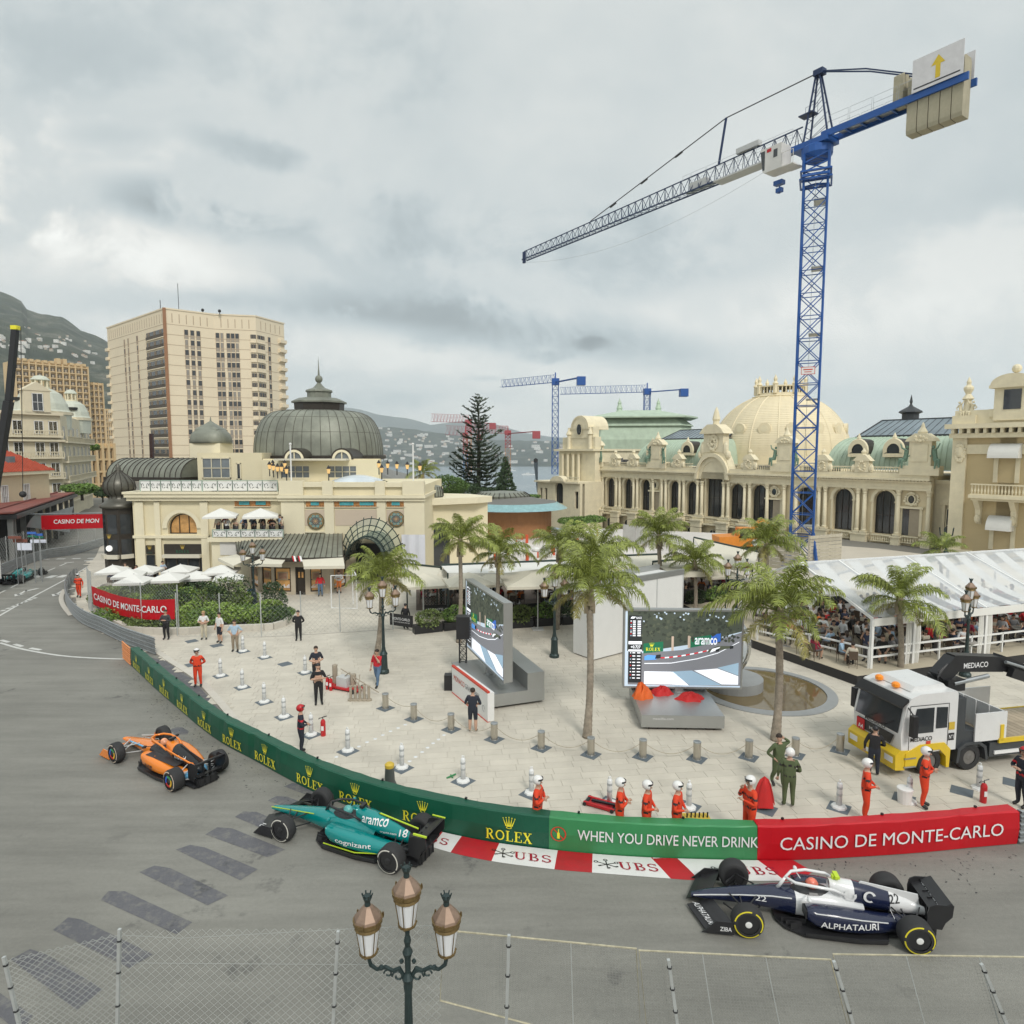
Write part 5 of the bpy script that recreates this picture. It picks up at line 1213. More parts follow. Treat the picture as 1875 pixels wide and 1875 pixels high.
for o in ops:
 xc,w,z0_,zt_,_=o;big_=w > 2.5;mb=KB.mb();f=lambda u,v:(xc+u,-.14,zt_+v);f0=lambda u,v:(xc+u,-.02,zt_+v)
 R=w/2+.22
 pr=None
 for k in range(15):
  t=pi*k/14;q=[mb.P((xc+r*cos(t),y,zt_+r*sin(t))) for r,y in ((w/2,-.02),(w/2+.05,-.16),(w/2+.4,-.16),(w/2+.45,0))]
  if pr:
   for j in range(3):mb.F((pr[j],q[j],q[j+1],pr[j+1]))
  pr=q
 mb.box(xc-.16,-.3,zt_+w/2-.05,xc+.16,0,zt_+w/2+.55)
 for s in (-1,1):mb.box(xc+s*(w/2+.22)-.24,-.2,zt_-.2,xc+s*(w/2+.22)+.24,0,zt_);mb.box(xc+s*(w/2+.16)-.12,-.12,1.1,xc+s*(w/2+.16)+.12,0,zt_-.2)
 mb.build('archivolt',M_casino2,KT)
bal=MB();bal.smooth=False
def baluster_rail(B,x0,x1,z,h,y=-.4,m=M_casino2,name='balustrade',step=.3):
 mb=B.mb();mb.box(x0,y-.13,z,x1,y+.13,z+.1);mb.box(x0,y-.15,z+h-.12,x1,y+.15,z+h)
 k=x0+.12
 while k < x1-.08:mb.lathe([(.05,z+.1),(.10,z+h*.35),(.045,z+h*.7),(.07,z+h-.12)],6,(k,y,0),capt=False);k+=step
 mb.build(name,m,B.t)
for px in small[5:]+[1309]:x=KX(px);baluster_rail(KB,x-1.25,x+1.25,.2,.85,-.45,step=.26)
for px in small[:5]:x=KX(px);baluster_rail(KB,x-1.2,x+1.2,.3,.75,-.45,step=.4)
def bump_garland(mb,x,y,z,w,h,n,r=.16,seed=1,arcs=True):
 R=random.Random(seed)
 for k in range(n):
  a=2*pi*k/n;mb.sph((x+w*cos(a)*R.uniform(.85,1.1),y,z+h*sin(a)*R.uniform(.85,1.1)),(r*R.uniform(.6,1.2),.14,r*R.uniform(.6,1.2)),6,4)
for px in (1090,1201,1420,1672):
 x=KX(px);w=.95;mb=KB.mb();mb.mi=0
 mb.box(x-w-.3,-.12,1.2,x-w,0,4.4);mb.box(x+w,-.12,1.2,x+w+.3,0,4.4);mb.box(x-w-.45,-.35,4.4,x+w+.45,0,4.65);bump_garland(mb,x,-.12,5.5,.75,.72,16,.2,px)
 arcstroke(mb,lambda u,v:(x+u,-.2,5.5+v),0,0,.42,.52,0,360,.14,16);mb.sph((x,-.2,6.25),(.3,.15,.2),6,4)
 mb.mi=1;mb.F([mb.P((x+.36*cos(k*pi/8),-.13,5.5+.46*sin(k*pi/8))) for k in range(16)]);mb.box(x-w,-.02,1.2,x+w,.0,4.4);mb.mi=2;mb.box(x-w*.2,-.05,1.2,x+w,-.02,4.3)
 mb.build('ornament_bay',[M_casino2,M_glass,mat('beige_recess',(.40,.34,.25),.8)],KT);baluster_rail(KB,x-1.1,x+1.1,.3,.85,-.35)
mb=KB.mb()
for a,b in ((xl-.1,xa-.3),(xb+.3,xr+.1)):mb.box(a,-.75,zc_,b,-.1,zc_+.55)
mb.build('attic_plinth',M_casino2,KT)
att=[1130,1163,1246,1376,1510,1583];stt=[1095,1207,1442,1688]
def zs_(mb,k,kx=1,x=0):mb.v=[(x+(a-x)*kx,b,zc_+(c-zc_)*k) for a,b,c in mb.v]
def urnped(px):
 x=KX(px);z=zc_+.5;mb=KB.mb();mb.box(x-.75,-.8,z,x+.75,.1,z+1.2);mb.prism([(x-1.0,z+1.2),(x+1.0,z+1.2),(x+.35,z+1.85),(x-.35,z+1.85)],-.9,.1,'y');mb.lathe([(.3,z+1.8),(.22,z+1.95),(.3,z+2.2),(.1,z+2.45),(.02,z+2.6)],8,(x,-.4,0))
 bump_garland(mb,x,-.85,z+.65,.35,.45,10,.15,px);mb.sph((x-.95,-.6,z+.4),(.3,.3,.45),6,5);mb.sph((x+.95,-.6,z+.4),(.3,.3,.45),6,5);zs_(mb,1.15,1.15,x);mb.build('pediment_urn',M_casino2,KT)
for p in att:urnped(p)
marks=sorted([KX(p) for p in att+stt]+[xl,xa,xb,xr])
for a,b in zip(marks,marks[1:]):
 if b-a > 2.6 and not (a == xa):baluster_rail(KB,a+1.1,b-1.1,zc_+.5,.8,-.5,step=.3)
def figure(mb,x,y,z,s,side,wings=True,lean=.0):
 P=lambda a,b,c:(x+side*a*s,y+b*s,z+c*s)
 mb.tube([P(0,0,.55),P(.05,.02,.9),P(.12,0,1.3)],[.2*s,.17*s,.2*s],7);mb.sph(P(.16,-.02,1.52),.13*s,7,6)
 mb.tube([P(.0,0,.5),P(-.35,-.25,.5),P(-.4,-.3,-.1)],[.16*s,.13*s,.07*s],6);mb.tube([P(.05,.1,.5),P(-.15,-.3,.4),P(-.1,-.35,-.2)],[.16*s,.12*s,.07*s],6)
 mb.tube([P(.1,-.1,1.28),P(-.2,-.2,1.45),P(-.35,-.15,1.8)],[.09*s,.07*s,.05*s],5);mb.tube([P(.2,.1,1.25),P(.45,.05,.95),P(.3,-.15,.75)],[.09*s,.07*s,.05*s],5)
 if wings:
  for w in (-.15,.25):
   i=[mb.P(P(*q)) for q in ((.2,.1+w*.4,1.2),(.75,.2+w,1.9),(.95,.2+w,1.6),(.7,.2+w,.9),(.3,.1+w*.4,.8))];mb.F(i);mb.F(i[::-1])
   mb.tube([P(.2,.1+w*.4,1.25),P(.75,.2+w,1.9)],.05*s,4)
for px in stt:
 x=KX(px);z=zc_+.3;mb=KB.mb();mb.box(x-1.7,-.9,z,x+1.7,.3,z+.9);mb.box(x-.95,-.85,z+.9,x+.95,.3,z+3.2);mb.box(x-.7,-.93,z+1.3,x+.7,-.8,z+2.9)
 mb.prism([(x-1.3,z+3.2),(x+1.3,z+3.2),(x+1.1,z+3.5),(x+.5,z+3.95),(x-.5,z+3.95),(x-1.1,z+3.5)],-1.0,.3,'y');mb.lathe([(.4,z+3.9),(.45,z+4.1),(.2,z+4.5),(.12,z+4.8),(.02,z+5)],8,(x,-.4,0));bump_garland(mb,x,-1.0,z+3.45,.5,.2,8,.15,px);zs_(mb,1.22,1.25,x);mb.build('attic_pavilion',M_casino2,KT)
 for s in (-1,1):mb=KB.mb();figure(mb,x+s*1.35,-.75,z+.85,1.15,-s if s < 0 else -1,True);zs_(mb,1.25,1.2,x);mb.build('statue',M_statue,KT)
x=KX(1309);mb=KB.mb()
for r0,r1,y0 in ((1.55,2.2,-.25),(2.2,2.75,-.6),(2.75,3.2,-.95)):
 pr=None
 for k in range(21):
  t=pi*k/20;zc2=6.9;q=[mb.P((x+r*cos(t),y,zc2+r*1.25*sin(t))) for r,y in ((r0,.3),(r0,y0),(r1,y0),(r1,.6))]
  if pr:
   for j in range(3):mb.F((pr[j],q[j],q[j+1],pr[j+1]))
  pr=q
mb.build('archivolt',M_casino2,KT)
mb=KB.mb();pts_=[(x-3.3,zc_)]+[(x+3.1*cos(pi-pi*k/16),7.2+3.9*sin(pi*k/16)) for k in range(17)]+[(x+3.3,zc_)]
mb.prism(pts_,-.5,1.0,'y');mb.box(x-1.8,-.6,10.4,x+1.8,.8,12.6);mb.prism([(x-2.3,12.6),(x+2.3,12.6),(x+1.7,13.2),(x+.8,13.7),(x-.8,13.7),(x-1.7,13.2)],-1.1,1.2,'y')
mb.lathe([(.5,13.6),(.45,14.1),(.6,14.3),(.35,15.2),(.15,15.6),(.02,15.8)],8,(x,0,0));bump_garland(mb,x,-.7,11.6,.8,.8,18,.3,3);bump_garland(mb,x,-.75,11.6,.4,.4,8,.22,4)
for s in (-1,1):mb.sph((x+s*2.1,-.3,10.8),(.5,.4,.9),8,6);mb.sph((x+s*2.6,-.3,10.1),(.4,.4,.5),8,6)
zs_(mb,1.27);mb.build('central_pediment',M_casino2,KT)
def mansard(pa,pb,z0,z1,y0,depth,sky_,dorm=()):
 a,b=KX(pa),KX(pb);L=b-a
 def f(u,v):
  t=v*pi/2;e=1.6*(1-cos(t)) ;return V((a+e+(L-2*e)*u,y0+depth*(1-cos(t)),z0+(z1-z0)*sin(t)))
 mb=KB.mb();mb.smooth=True;mb.grid(f,24,8);mb.smooth=False
 for s in (0,1):mb.grid(lambda u,v:V((f(s,v).x,f(s,v).y+u*(12-depth*(1-cos(v*pi/2))),f(s,v).z)),4,8)
 mb.build('mansard_roof',M_verd,KT);mb=KB.mb();n=int(L/.62)
 for k in range(n+1):mb.tube([f(k/n,j/8)+V((0,-.03,.02)) for j in range(9)],.05,3,cap=False)
 mb.build('roof_seam',mat('pale_verdigris',(.42,.52,.41),.6),KT,kind='stuff')
 mb=KB.mb();zr=z1+sky_;mb.mi=0;p=[(a+1.8,y0+depth,z1+.15),(b-1.8,y0+depth,z1+.15),(b-1.8,y0+depth+3.2,zr),(a+3.4,y0+depth+3.2,zr),(a+1.8,y0+depth+6.4,z1+.15),(b-1.8,y0+depth+6.4,z1+.15)]
 i=[mb.P(q) for q in p];mb.F((i[0],i[1],i[2],i[3]));mb.F((i[0],i[3],i[4]));mb.F((i[4],i[3],i[2],i[5]));mb.mi=1
 for s,e in ((0,1),(0,3),(3,2),(1,2)):mb.tube([p[s],p[e]],.13,4)
 nn=int((L-5)/.8)
 for k in range(nn+1):u=k/nn;mb.tube([V(p[0]).lerp(V(p[1]),u)+V((0,0,.04)),V(p[3]).lerp(V(p[2]),u)+V((0,0,.04))],.03,3)
 mb.box(a+1.6,y0+depth-.2,z1-.15,b-1.6,y0+depth+6.6,z1+.12);mb.build('glass_roof',[mat('skylight_glass',(.22,.27,.30),.15,var=.25,scale=.5),mat('dark_zinc',(.06,.065,.07),.5,.3)],KT)
 for px in dorm:
  x=KX(px);q=f((x-a)/L,.33);mb=KB.mb();pr=None
  for k in range(13):
   t=-.25+(pi+.5)*k/12;c_=[mb.P((x+r*cos(t),y,q.z+.3+r*1.15*sin(t))) for r,y in ((.75,q.y-.9),(1.25,q.y-.9),(1.35,q.y-.7),(1.3,q.y+1.6))]
   if pr:
    for j in range(3):mb.F((pr[j],c_[j],c_[j+1],pr[j+1]),0 if j < 2 else 1)
   pr=c_
  mb.box(x-1.2,q.y-.95,q.z-.5,x+1.2,q.y+.8,q.z-.05);mb.lathe([(.25,q.z+1.7),(.3,q.z+1.9),(.03,q.z+2.5)],6,(x,q.y-.6,0));mb.mi=2;mb.F([mb.P((x+.75*cos(pi*k/8),q.y-.8,q.z+.3+.86*sin(pi*k/8))) for k in range(16)])
  mb.build('dormer',[M_casino2,M_brown,M_glass],KT)
mansard(1148,1296,zc_+.9,13.2,2.2,4.4,1.8,(1178,1242));mansard(1496,1760,zc_+.9,13.0,2.0,4.2,2.3,(1555,1620))
for px,py in ((1550+3,748),(1298,757)):
 pass
mb=KB.mb();x=KX(1582);mb.lathe([(1.05,12.5),(1.05,16.1),(1.5,16.3),(1.4,16.45),(.3,17.1),(.12,17.4),(.2,17.7),(.03,18.6)],8,(x,11,0));mb.build('chimney_turret',mat('dark_zinc',(.06,.065,.07)),KT)
cd=D(1425,822,112);rd=118/FPX*112;inv=KB.t_inv();zt=ZH(727,112);z0=cd.z-1
def gd(a,v):t=v*pi/2*.80;q=cos(t)**.9;return V((cd.x+rd*q*cos(a),cd.y+rd*q*sin(a),z0+(zt-z0)*sin(t)/sin(pi/2*.80)))
M_gold=mat('ochre_dome_tiles',(.80,.70,.49),.7,var=.07,scale=.5)
mb=MB(inv);mb.smooth=True;mb.grid(lambda u,v:gd(2*pi*u,v),64,16);mb.build('dome',M_gold,KT)
mb=MB(inv)
for j in range(1,34):mb.tube([gd(2*pi*k/48,j/34) for k in range(48)],.045,3,closed=True)
mb.build('dome_course',M_gold,KT,kind='stuff');mb=MB(inv)
for k in range(16):mb.tube([gd(2*pi*k/16,j/12) for j in range(13)],.13,4)
mb.build('dome_rib',M_gold,KT)
for k in range(16):
 a=2*pi*(k+.5)/16;q=gd(a,.33);o=V((cos(a),sin(a),0));mb=MB(inv);mb.tube([q-o*.2,q+o*.3],.95,14);mb.build('dome_oculus',M_gold,KT)
 mb=MB(inv);mb.tube([q+o*.3,q+o*.34],.55,12);mb.build('oculus_disc',M_casino2,KT)
rt=42/FPX*112;mb=MB(inv @ Matrix.Translation((cd.x,cd.y,0)));mb.lathe([(rt*1.1,zt-.4),(rt*1.15,zt),(rt,zt+.2),(rt,zt+.5)],24);mb.lathe([(rt*.97,zt+1.5),(rt*1.02,zt+1.5),(rt*1.02,zt+1.7),(rt*.9,zt+1.7)],24)
for k in range(40):a=2*pi*k/40;mb.tube([(rt*.97*cos(a),rt*.97*sin(a),zt+.4),(rt*.97*cos(a),rt*.97*sin(a),zt+1.5)],.1,4)
for k in range(8):
 a=2*pi*k/8+.2;mb.lathe([(.4,zt+.4),(.4,zt+1.8),(.55,zt+1.9),(.25,zt+2.3),(.35,zt+2.7),(.02,zt+3.4)],6,(rt*cos(a),rt*sin(a),0))
mb.build('dome_gallery',M_gold,KT)
mb=MB(inv @ Matrix.Translation((cd.x,cd.y,0)));mb.lathe([(rd*1.0,4),(rd*1.0,z0)],40);mb.build('drum',M_gold,KT)
OP=Bld(None,None,D(1024,800,128),D(1090,800,120),th=KT);mb=OP.mb();zt_=OP.Z(1050,768+72);z1=OP.Z(1050,822);mb.mi=0
mb.box(0,0,-2,OP.L,12,z1-.4);mb.box(-.6,-.8,z1-.4,OP.L+.3,12,z1);xg=OP.X(1062);mb.box(OP.X(1030),0,z1,OP.L,1.5,z1+2.2);mb.box(OP.X(1040),-.1,z1+2,OP.X(1086),1.4,z1+4)
mb.prism([(xg+2.4*cos(pi*k/12),z1+3.6+2.6*sin(pi*k/12)) for k in range(13)],-.2,5,'y');mb.mi=1;mb.prism([(xg+.55*cos(pi*k/8),z1+3.6+.95*sin(pi*k/8)) for k in range(16)],-.45,-.2,'y')
mb.build('gable',[M_casino2,M_glass],KT);mb=OP.mb();f=lambda u,v:(xg+u,-.35,z1+3.6+v)
arcstroke(mb,f,0,0,2.2,2.4,0,180,.35,16);arcstroke(mb,f,0,0,.75,1.15,0,360,.2,16)
for s in (-1,1):mb.lathe([(.4,z1),(.35,z1+2.5),(.6,z1+2.7),(.4,z1+3.2),(.05,z1+4)],8,(xg+s*2.9,-.2,0))
for k in range(4):mb.lathe([(.35,3),(.28,3.4),(.25,z1-1.2),(.4,z1-.9)],8,(OP.X(1034)+k*1.5,-.5,0))
mb.build('gable_trim',M_casino2,KT)
LWg=Bld('low_arched_wing','low cream wing with big arched window at the far left end of the casino',D(984,920,126),D(1062,920,117));z1=LWg.Z(1020,884);mb=LWg.mb()
wall_open(mb,0,LWg.L,-3,z1,.6,[(LWg.X(1024),2.1,1.6,z1-.9,1),(LWg.X(1000),.7,1.2,z1-1.1,0),(LWg.X(1056),.9,.9,z1-1.4,0),(LWg.X(991),.6,1.2,z1-1.1,0)]);mb.box(0,1.2,-3,LWg.L,6,z1);mb.box(-.4,-.5,z1,LWg.L,6,z1+.3);mb.build('wall',M_casino2,LWg.t)
for px,w,s,h,a in ((1024,2.1,1.6,z1-.9+1.05-1.6,True),(1000,.7,1.2,z1-2.3,False),(1056,.9,.9,z1-2.3,False),(991,.6,1.2,z1-2.3,False)):window(LWg,LWg.X(px),w,s,h,a,M_brown,M_glass,.5,4 if a else 1,1)
xg=LWg.X(1024);mb=LWg.mb();mb.prism([(xg-2,z1+.3)]+[(xg+1.9*cos(pi-pi*k/10),z1+.2+1.1*sin(pi*k/10)) for k in range(11)]+[(xg+2,z1+.3)],-.6,1,'y');mb.build('pediment',M_casino2,LWg.t);baluster_rail(LWg,xg+2.2,LWg.L-.2,z1+.3,.9,-.1,step=.35)
mb=KB.mb();mb.box(KX(1064),-.5,.8,KX(1077),.0,5.9);mb.build('glass_bay',M_glass,KT)
OR=D(1170,800,158);mb=MB(inv @ Matrix.Translation((OR.x,OR.y,0)) @ Matrix.Rotation(radians(-8),4,'Z'));w=95/FPX*158;zb_,zm_,zn_,zt_=ZH(806,158),ZH(782,158),ZH(768,158),ZH(752,158)
def ring(w_,d_,z):return [mb.P(p) for p in ((-w_,-d_*.4,z),(-w_*.75,-d_,z),(w_*.75,-d_,z),(w_,-d_*.4,z),(w_,d_,z),(-w_,d_,z))]
Rg=[ring(w,9,zb_-6),ring(w,9,zb_),ring(w*.93,8,zm_),ring(w*.98,8.6,zm_),ring(w*.8,7,zn_),ring(w*1.05,9.4,zn_),ring(w*1.05,9.4,zn_+.3),ring(w*.35,2,zt_)]
for A_,B_ in zip(Rg,Rg[1:]):
 for j in range(6):mb.F((A_[j],A_[(j+1) % 6],B_[(j+1) % 6],B_[j]))
mb.F(Rg[-1]);mb.build('opera_roof',M_verd,KT);mb=MB(inv @ Matrix.Translation((OR.x,OR.y,0)))
for x_ in (-w*.38,w*.36):mb.lathe([(.9,zt_-.3),(.6,zt_+.3),(.75,zt_+.5),(.4,zt_+1.5),(.5,zt_+1.8),(.1,zt_+2.6),(.03,zt_+3)],6,(x_,0,0))
mb.build('finial',M_verd,KT)
mb=KB.mb();mb.box(xl,1.5,zc_,KX(1150),16,zc_+1.2)
for k in range(14):x_=xl+k*.9;mb.box(x_,1.8+k % 3,zc_+1.1,x_+.6,3+k % 3,zc_+1.7+.3*(k % 2))
mb.box(KX(1345),1.6,zc_,KX(1495),6,zc_+1.0);mb.build('roof_plant',mat('roof_plant_grey',(.14,.14,.14),.6,var=.5,scale=2),KT)
mb=KB.mb()
for px,tw_ in cols_px[1:10]:
 x_=KX(px)
 for q in range(5):mb.box(x_-.95,-1.3,-4.5+q*.98,x_+.95,-.86,-4.5+q*.98+.9)
 mb.box(x_-1.1,-1.45,.35,x_+1.1,-.86,.6)
mb.build('rusticated_pier',M_casino2,KT)
for p in small[:7]+[1309]:window(KB,KX(p),1.5,-4.0,3.2,True,M_casino2,M_glass,-.06,2,2)
mb=KB.mb();mb.box(xl,-.9,-.15,xb+9,0,.1);mb.build('string_course',M_casino2,KT)
# ---- link bay and protruding right wing
mb=KB.mb();mb.box(xr,1.2,-.5,xr+5.5,12,zc_-.3);mb.box(xr,.9,zc_-.6,xr+5.5,12,zc_-.2);x_=xr+1.9;mb.prism([(x_-1.2,5.3),(x_+1.2,5.3),(x_,6.2)],.7,1.2,'y');mb.box(x_-1.2,.8,5.0,x_+1.2,1.2,5.3)
for s in (-1,1):mb.box(x_+s*.85-.15,.9,.8,x_+s*.85+.15,1.2,5.0)
mb.build('link_bay',M_casino2,KT);window(KB,x_,1.3,.8,3.8,False,M_cream2,M_glass,1.12,2,2)
W0=V((48.3,71.9,0));W1=W0+V((.562,-.827,0))*17;WG=Bld('palace_wing','ochre and cream palace wing with balcony and awnings at the right edge',W0,W1);wx=WG.X;wz=lambda y:WG.Z(1790,y)
ztop=WG.Z(1750,777);xw1,xw2=wx(1836),wx(1836)
mb=WG.mb();wall_open(mb,0,WG.L,-.5,ztop-1.5,.5,[(wx(1842),1.45,WG.Z(1842,884),WG.Z(1842,838),0),(wx(1842),1.45,WG.Z(1842,1007),WG.Z(1842,966),0)]);mb.box(0,.9,-.5,WG.L,14,ztop);mb.build('wall',M_ochre,WG.t)
for a,b in ((884,838),(1007,966)):window(WG,wx(1842),1.45,WG.Z(1842,a),WG.Z(1842,b)-WG.Z(1842,a),False,M_cream2,M_glass,.35,2,1)
mb=WG.mb();mb.box(-.1,-.25,-.5,wx(1768),0,ztop-1.4);mb.box(-.3,-.6,-.5,wx(1790),0,.5);mb.box(-.1,-.2,ztop-3.2,WG.L,0,ztop-2.2)
mb.box(-.6,-1.2,ztop-.5,WG.L,0,ztop);mb.box(-.3,-.7,ztop-1.5,WG.L,0,ztop-1.0)
k=0
while k < WG.L:mb.box(k,-1.0,ztop-1.0,k+.28,0,ztop-.5);k+=.75
for y0_,y1_ in ((884,838),(1007,966)):
 z0_,z1_=WG.Z(1842,y0_),WG.Z(1842,y1_);x=wx(1842)
 for s in (-1,1):mb.box(x+s*.95-.2,-.12,z0_,x+s*.95+.2,0,z1_+.3)
 mb.box(x-1.15,-.15,z1_+.1,x+1.15,0,z1_+.45)
mb.build('stone_trim',M_casino2,WG.t)
mb=WG.mb();mb.box(0,-.3,ztop,WG.L,6,WG.Z(1760,752));zr_=WG.Z(1830,752);xd=wx(1848);mb.box(xd-1.6,-.6,zr_-1,xd+1.6,4,zr_+2.7);mb.box(xd-2.1,-.4,zr_-.6,xd+2.1,4,zr_+.2)
mb.prism([(xd+1.9*cos(pi*k/12),zr_+2.6+1.1*sin(pi*k/12)) for k in range(13)],-1.0,3.5,'y');mb.box(xd-2.0,-1.0,zr_+2.3,xd+2.0,3,zr_+2.6);mb.sph((xd,0,zr_+4.2),.45,8,6);mb.build('attic',M_casino2,WG.t)
mb=WG.mb();mb.box(xd-.75,-.65,zr_+.1,xd+.75,-.6,zr_+2.1);mb.build('attic_window',M_glass,WG.t)
x=wx(1762);z=ztop+.9;mb=WG.mb();mb.box(x-1.1,-.6,ztop,x+1.1,1.2,z);mb.lathe([(.5,z),(.35,z+1.6),(.6,z+1.8),(.25,z+2.3),(.5,z+2.8),(.5,z+3.0),(.2,z+3.3),(.25,z+3.6),(.03,z+4.1)],8,(x,.2,0))
for s in (-1,1):figure(mb,x+s*.5,-.1,z-.1,1.0,s,False)
mb.build('sculpture_group',M_casino2,WG.t)
baluster_rail(WG,wx(1788),WG.L,WG.Z(1800,905),1.15,-1.3,step=.3);mb=WG.mb();zb_=WG.Z(1800,905);mb.box(wx(1786),-1.6,zb_-.35,WG.L,0,zb_);mb.box(wx(1789),-1.3,zb_-.6,WG.L,0,zb_-.35)
for px in (1797,1863):x=wx(px);mb.prism([(-1.3,zb_-.6),(0,zb_-.6),(0,zb_-3.2),(-.3,zb_-2.9),(-.5,zb_-1.6)],x-.25,x+.25,'x');mb.sph((x,-.5,zb_-2.6),(.3,.3,.5),6,5)
mb.build('balcony',M_casino2,WG.t)
mb=WG.mb();x=wx(1757);bump_garland(mb,x,-.35,ztop-3.1,.4,.9,14,.25,9);mb.sph((x,-.4,ztop-3),(.4,.2,.6),8,6);mb.build('cartouche',M_casino2,WG.t)
for zt_,w in ((WG.Z(1835,812),1.35),(WG.Z(1835,944),1.1)):
 x=wx(1840);mb=WG.mb();n=8
 mb.grid(lambda u,v:V((x-w+2*w*u,-.05-1.1*sin(v*pi/2),zt_-1.5*(1-cos(v*pi/2)))),8,n)
 for s in (-1,1):mb.F([mb.P((x+s*w,-.05,zt_))]+[mb.P((x+s*w,-.05-1.1*sin(k/8*pi/2),zt_-1.5*(1-cos(k/8*pi/2)))) for k in range(1,9)]+[mb.P((x+s*w,-.05,zt_-1.5))])
 mb.build('awning',M_canvas,WG.t)
mb=WG.mb();mb.box(wx(1743),-.32,WG.Z(1750,997),wx(1758),-.26,WG.Z(1750,986));mb.build('plaque',M_brown,WG.t)
# ================================================= CRANES
M_blue=mat('crane_blue',(.02,.10,.36),.4,.1,var=.12,scale=1.5);M_navy=mat('crane_navy',(.015,.035,.10),.45,.1);M_conc=mat('concrete_weight',(.42,.385,.28),.9,var=.15,scale=1.5,bump=.2,dirt=.25)
M_lgrey=mat('light_grey_paint',(.55,.56,.55),.5,var=.05)
def lattice(mb,A,B,w,n,r,rb,ups,legs=4):
 """square lattice column from A to B; ups = two unit vectors across"""
 A,B=V(A),V(B);u,v=ups
 cs=[u*w+v*w,u*w-v*w,-u*w-v*w,-u*w+v*w] if legs == 4 else [u*w,-u*w,v*w*2]
 k_=len(cs)
 for c in cs:mb.tube([A+c,B+c],r,4)
 for i in range(n):
  a,b=A.lerp(B,i/n),A.lerp(B,(i+1)/n)
  for j in range(k_):
   c,d=cs[j],cs[(j+1) % k_]
   mb.tube([a+c,a+d],rb,3,cap=False)
   if legs == 4:mb.tube([a+c,b+d],rb,3,cap=False);mb.tube([a+d,b+c],rb,3,cap=False)
   else:mb.tube([a+c,a.lerp(b,.5)+d],rb,3,cap=False);mb.tube([a.lerp(b,.5)+d,b+c],rb,3,cap=False)
YC=62.8;cb=D(1467,1000,YC);cb.z=0;zj=ZH(262,YC)
tip=G(960,474,zj+.3);jd=(tip-V((cb.x,cb.y,zj+.3)));JL=jd.length;jd.normalize();rz=atan2(jd.y,jd.x)
TC=thing('tower_crane','tall blue tower crane with long lattice jib and concrete counterweights above the plaza','crane',(cb.x,cb.y,0),rz)
U_,V_=V((1,0,0)),V((0,1,0));a=radians(20)-rz+radians(45)
u1,v1=V((cos(a),sin(a),0)),V((-sin(a),cos(a),0));zc1=ZH(330,YC)
mb=MB();lattice(mb,(0,0,1.0),(0,0,zc1),1.0,17,.11,.05,(u1,v1));mb.build('mast',M_blue,TC)
for k in range(6):
 z=zc1-2-k*6;mb=MB()
 mb.prism([tuple((u1*x+v1*y)[:2]) for x,y in ((-.9,-.9),(.9,-.9),(.9,.1),(-.9,.1))],z,z+.08);mb.build('platform',M_steel,TC)
mb=MB()
for s in (-.18,.18):mb.tube([u1*s+V((0,0,1)),u1*s+V((0,0,zc1))],.02,3)
k=1
while k < zc1:mb.tube([u1*-.18+V((0,0,k)),u1*.18+V((0,0,k))],.015,3);k+=.5
mb.build('ladder',M_steel,TC)
mb=MB();mb.mi=0
for s in (1,-1):
 for c in (1,-1):mb.tube([u1*s*1.5+v1*c*1.5+V((0,0,-.0)),u1*s+v1*c+V((0,0,3.2))],.16,4)
for c,d in ((u1,v1),(v1,u1)):
 for s in (-1,1):mb.tube([c*1.5*s+d*1.6+V((0,0,.25)),c*1.5*s-d*1.6+V((0,0,.25))],.22,4)
mb.build('base_frame',M_blue,TC)
mb=MB()   # climbing collar
for s in (-1,1):mb.tube([u1*1.5*s+v1*1.15+V((0,0,zc1)),u1*1.3*s+V((0,0,zc1+.1)),u1*1.5*s-v1*1.15+V((0,0,zc1))],.15,4)
for z,w in ((zc1-.2,1.3),(zc1+.5,1.25)):
 for s in (-1,1):mb.tube([u1*w+v1*w*s+V((0,0,z)),-u1*w+v1*w*s+V((0,0,z))],.11,4);mb.tube([v1*w+u1*w*s+V((0,0,z)),-v1*w+u1*w*s+V((0,0,z))],.11,4)
mb.build('climbing_collar',M_blue,TC)
mb=MB();lattice(mb,(0,0,zc1+.5),(0,0,zj-1.2),1.05,2,.14,.06,(u1,v1));mb.lathe([(1.1,zj-1.5),(1.35,zj-1.1),(1.35,zj-.5),(1.1,zj-.3)],16);mb.box(-1.5,-1.0,zj-.4,2.0,1.0,zj+.1);mb.build('slewing_ring',M_blue,TC)
for z_,dx in ((ZH(676,YC),0),):
 for sgn in (-1,1):
  q=(u1 if sgn > 0 else v1);mb=MB();c=(-u1+v1*0) if 0 else V((0,0,0))
dcam=(V((0,0,0))-cb);dcam.z=0;dcam.normalize()
invR=Matrix.Rotation(-rz,3,'Z')
for nv,side in ((u1,1),(v1,1),(u1,-1),(v1,-1)):
 w_=Matrix.Rotation(rz,3,'Z') @ (nv*side)
 if w_.dot(dcam) > .3:
  tv=V((-nv.y,nv.x,0));z=ZH(681,YC);mb=MB();mb.mi=0;o=nv*side*1.12
  mb.F([mb.P(o+tv*x+V((0,0,z+y))) for x,y in ((-.6,-.35),(.6,-.35),(.6,.35),(-.6,.35))]);mb.mi=1;o=nv*side*1.13
  for x0,y0,x1,y1 in ((-.6,-.35,.6,-.3),(-.6,.3,.6,.35),(-.6,-.3,-.55,.3),(.55,-.3,.6,.3),(-.4,.05,.4,.15),(-.3,-.15,.3,-.08)):mb.F([mb.P(o+tv*x+V((0,0,z+y))) for x,y in ((x0,y0),(x1,y0),(x1,y1),(x0,y1))])
  mb.build('notice_board',[M_wht,mat('sign_red',(.6,.05,.02))],TC)
za=ZH(143,YC+1);mb=MB()
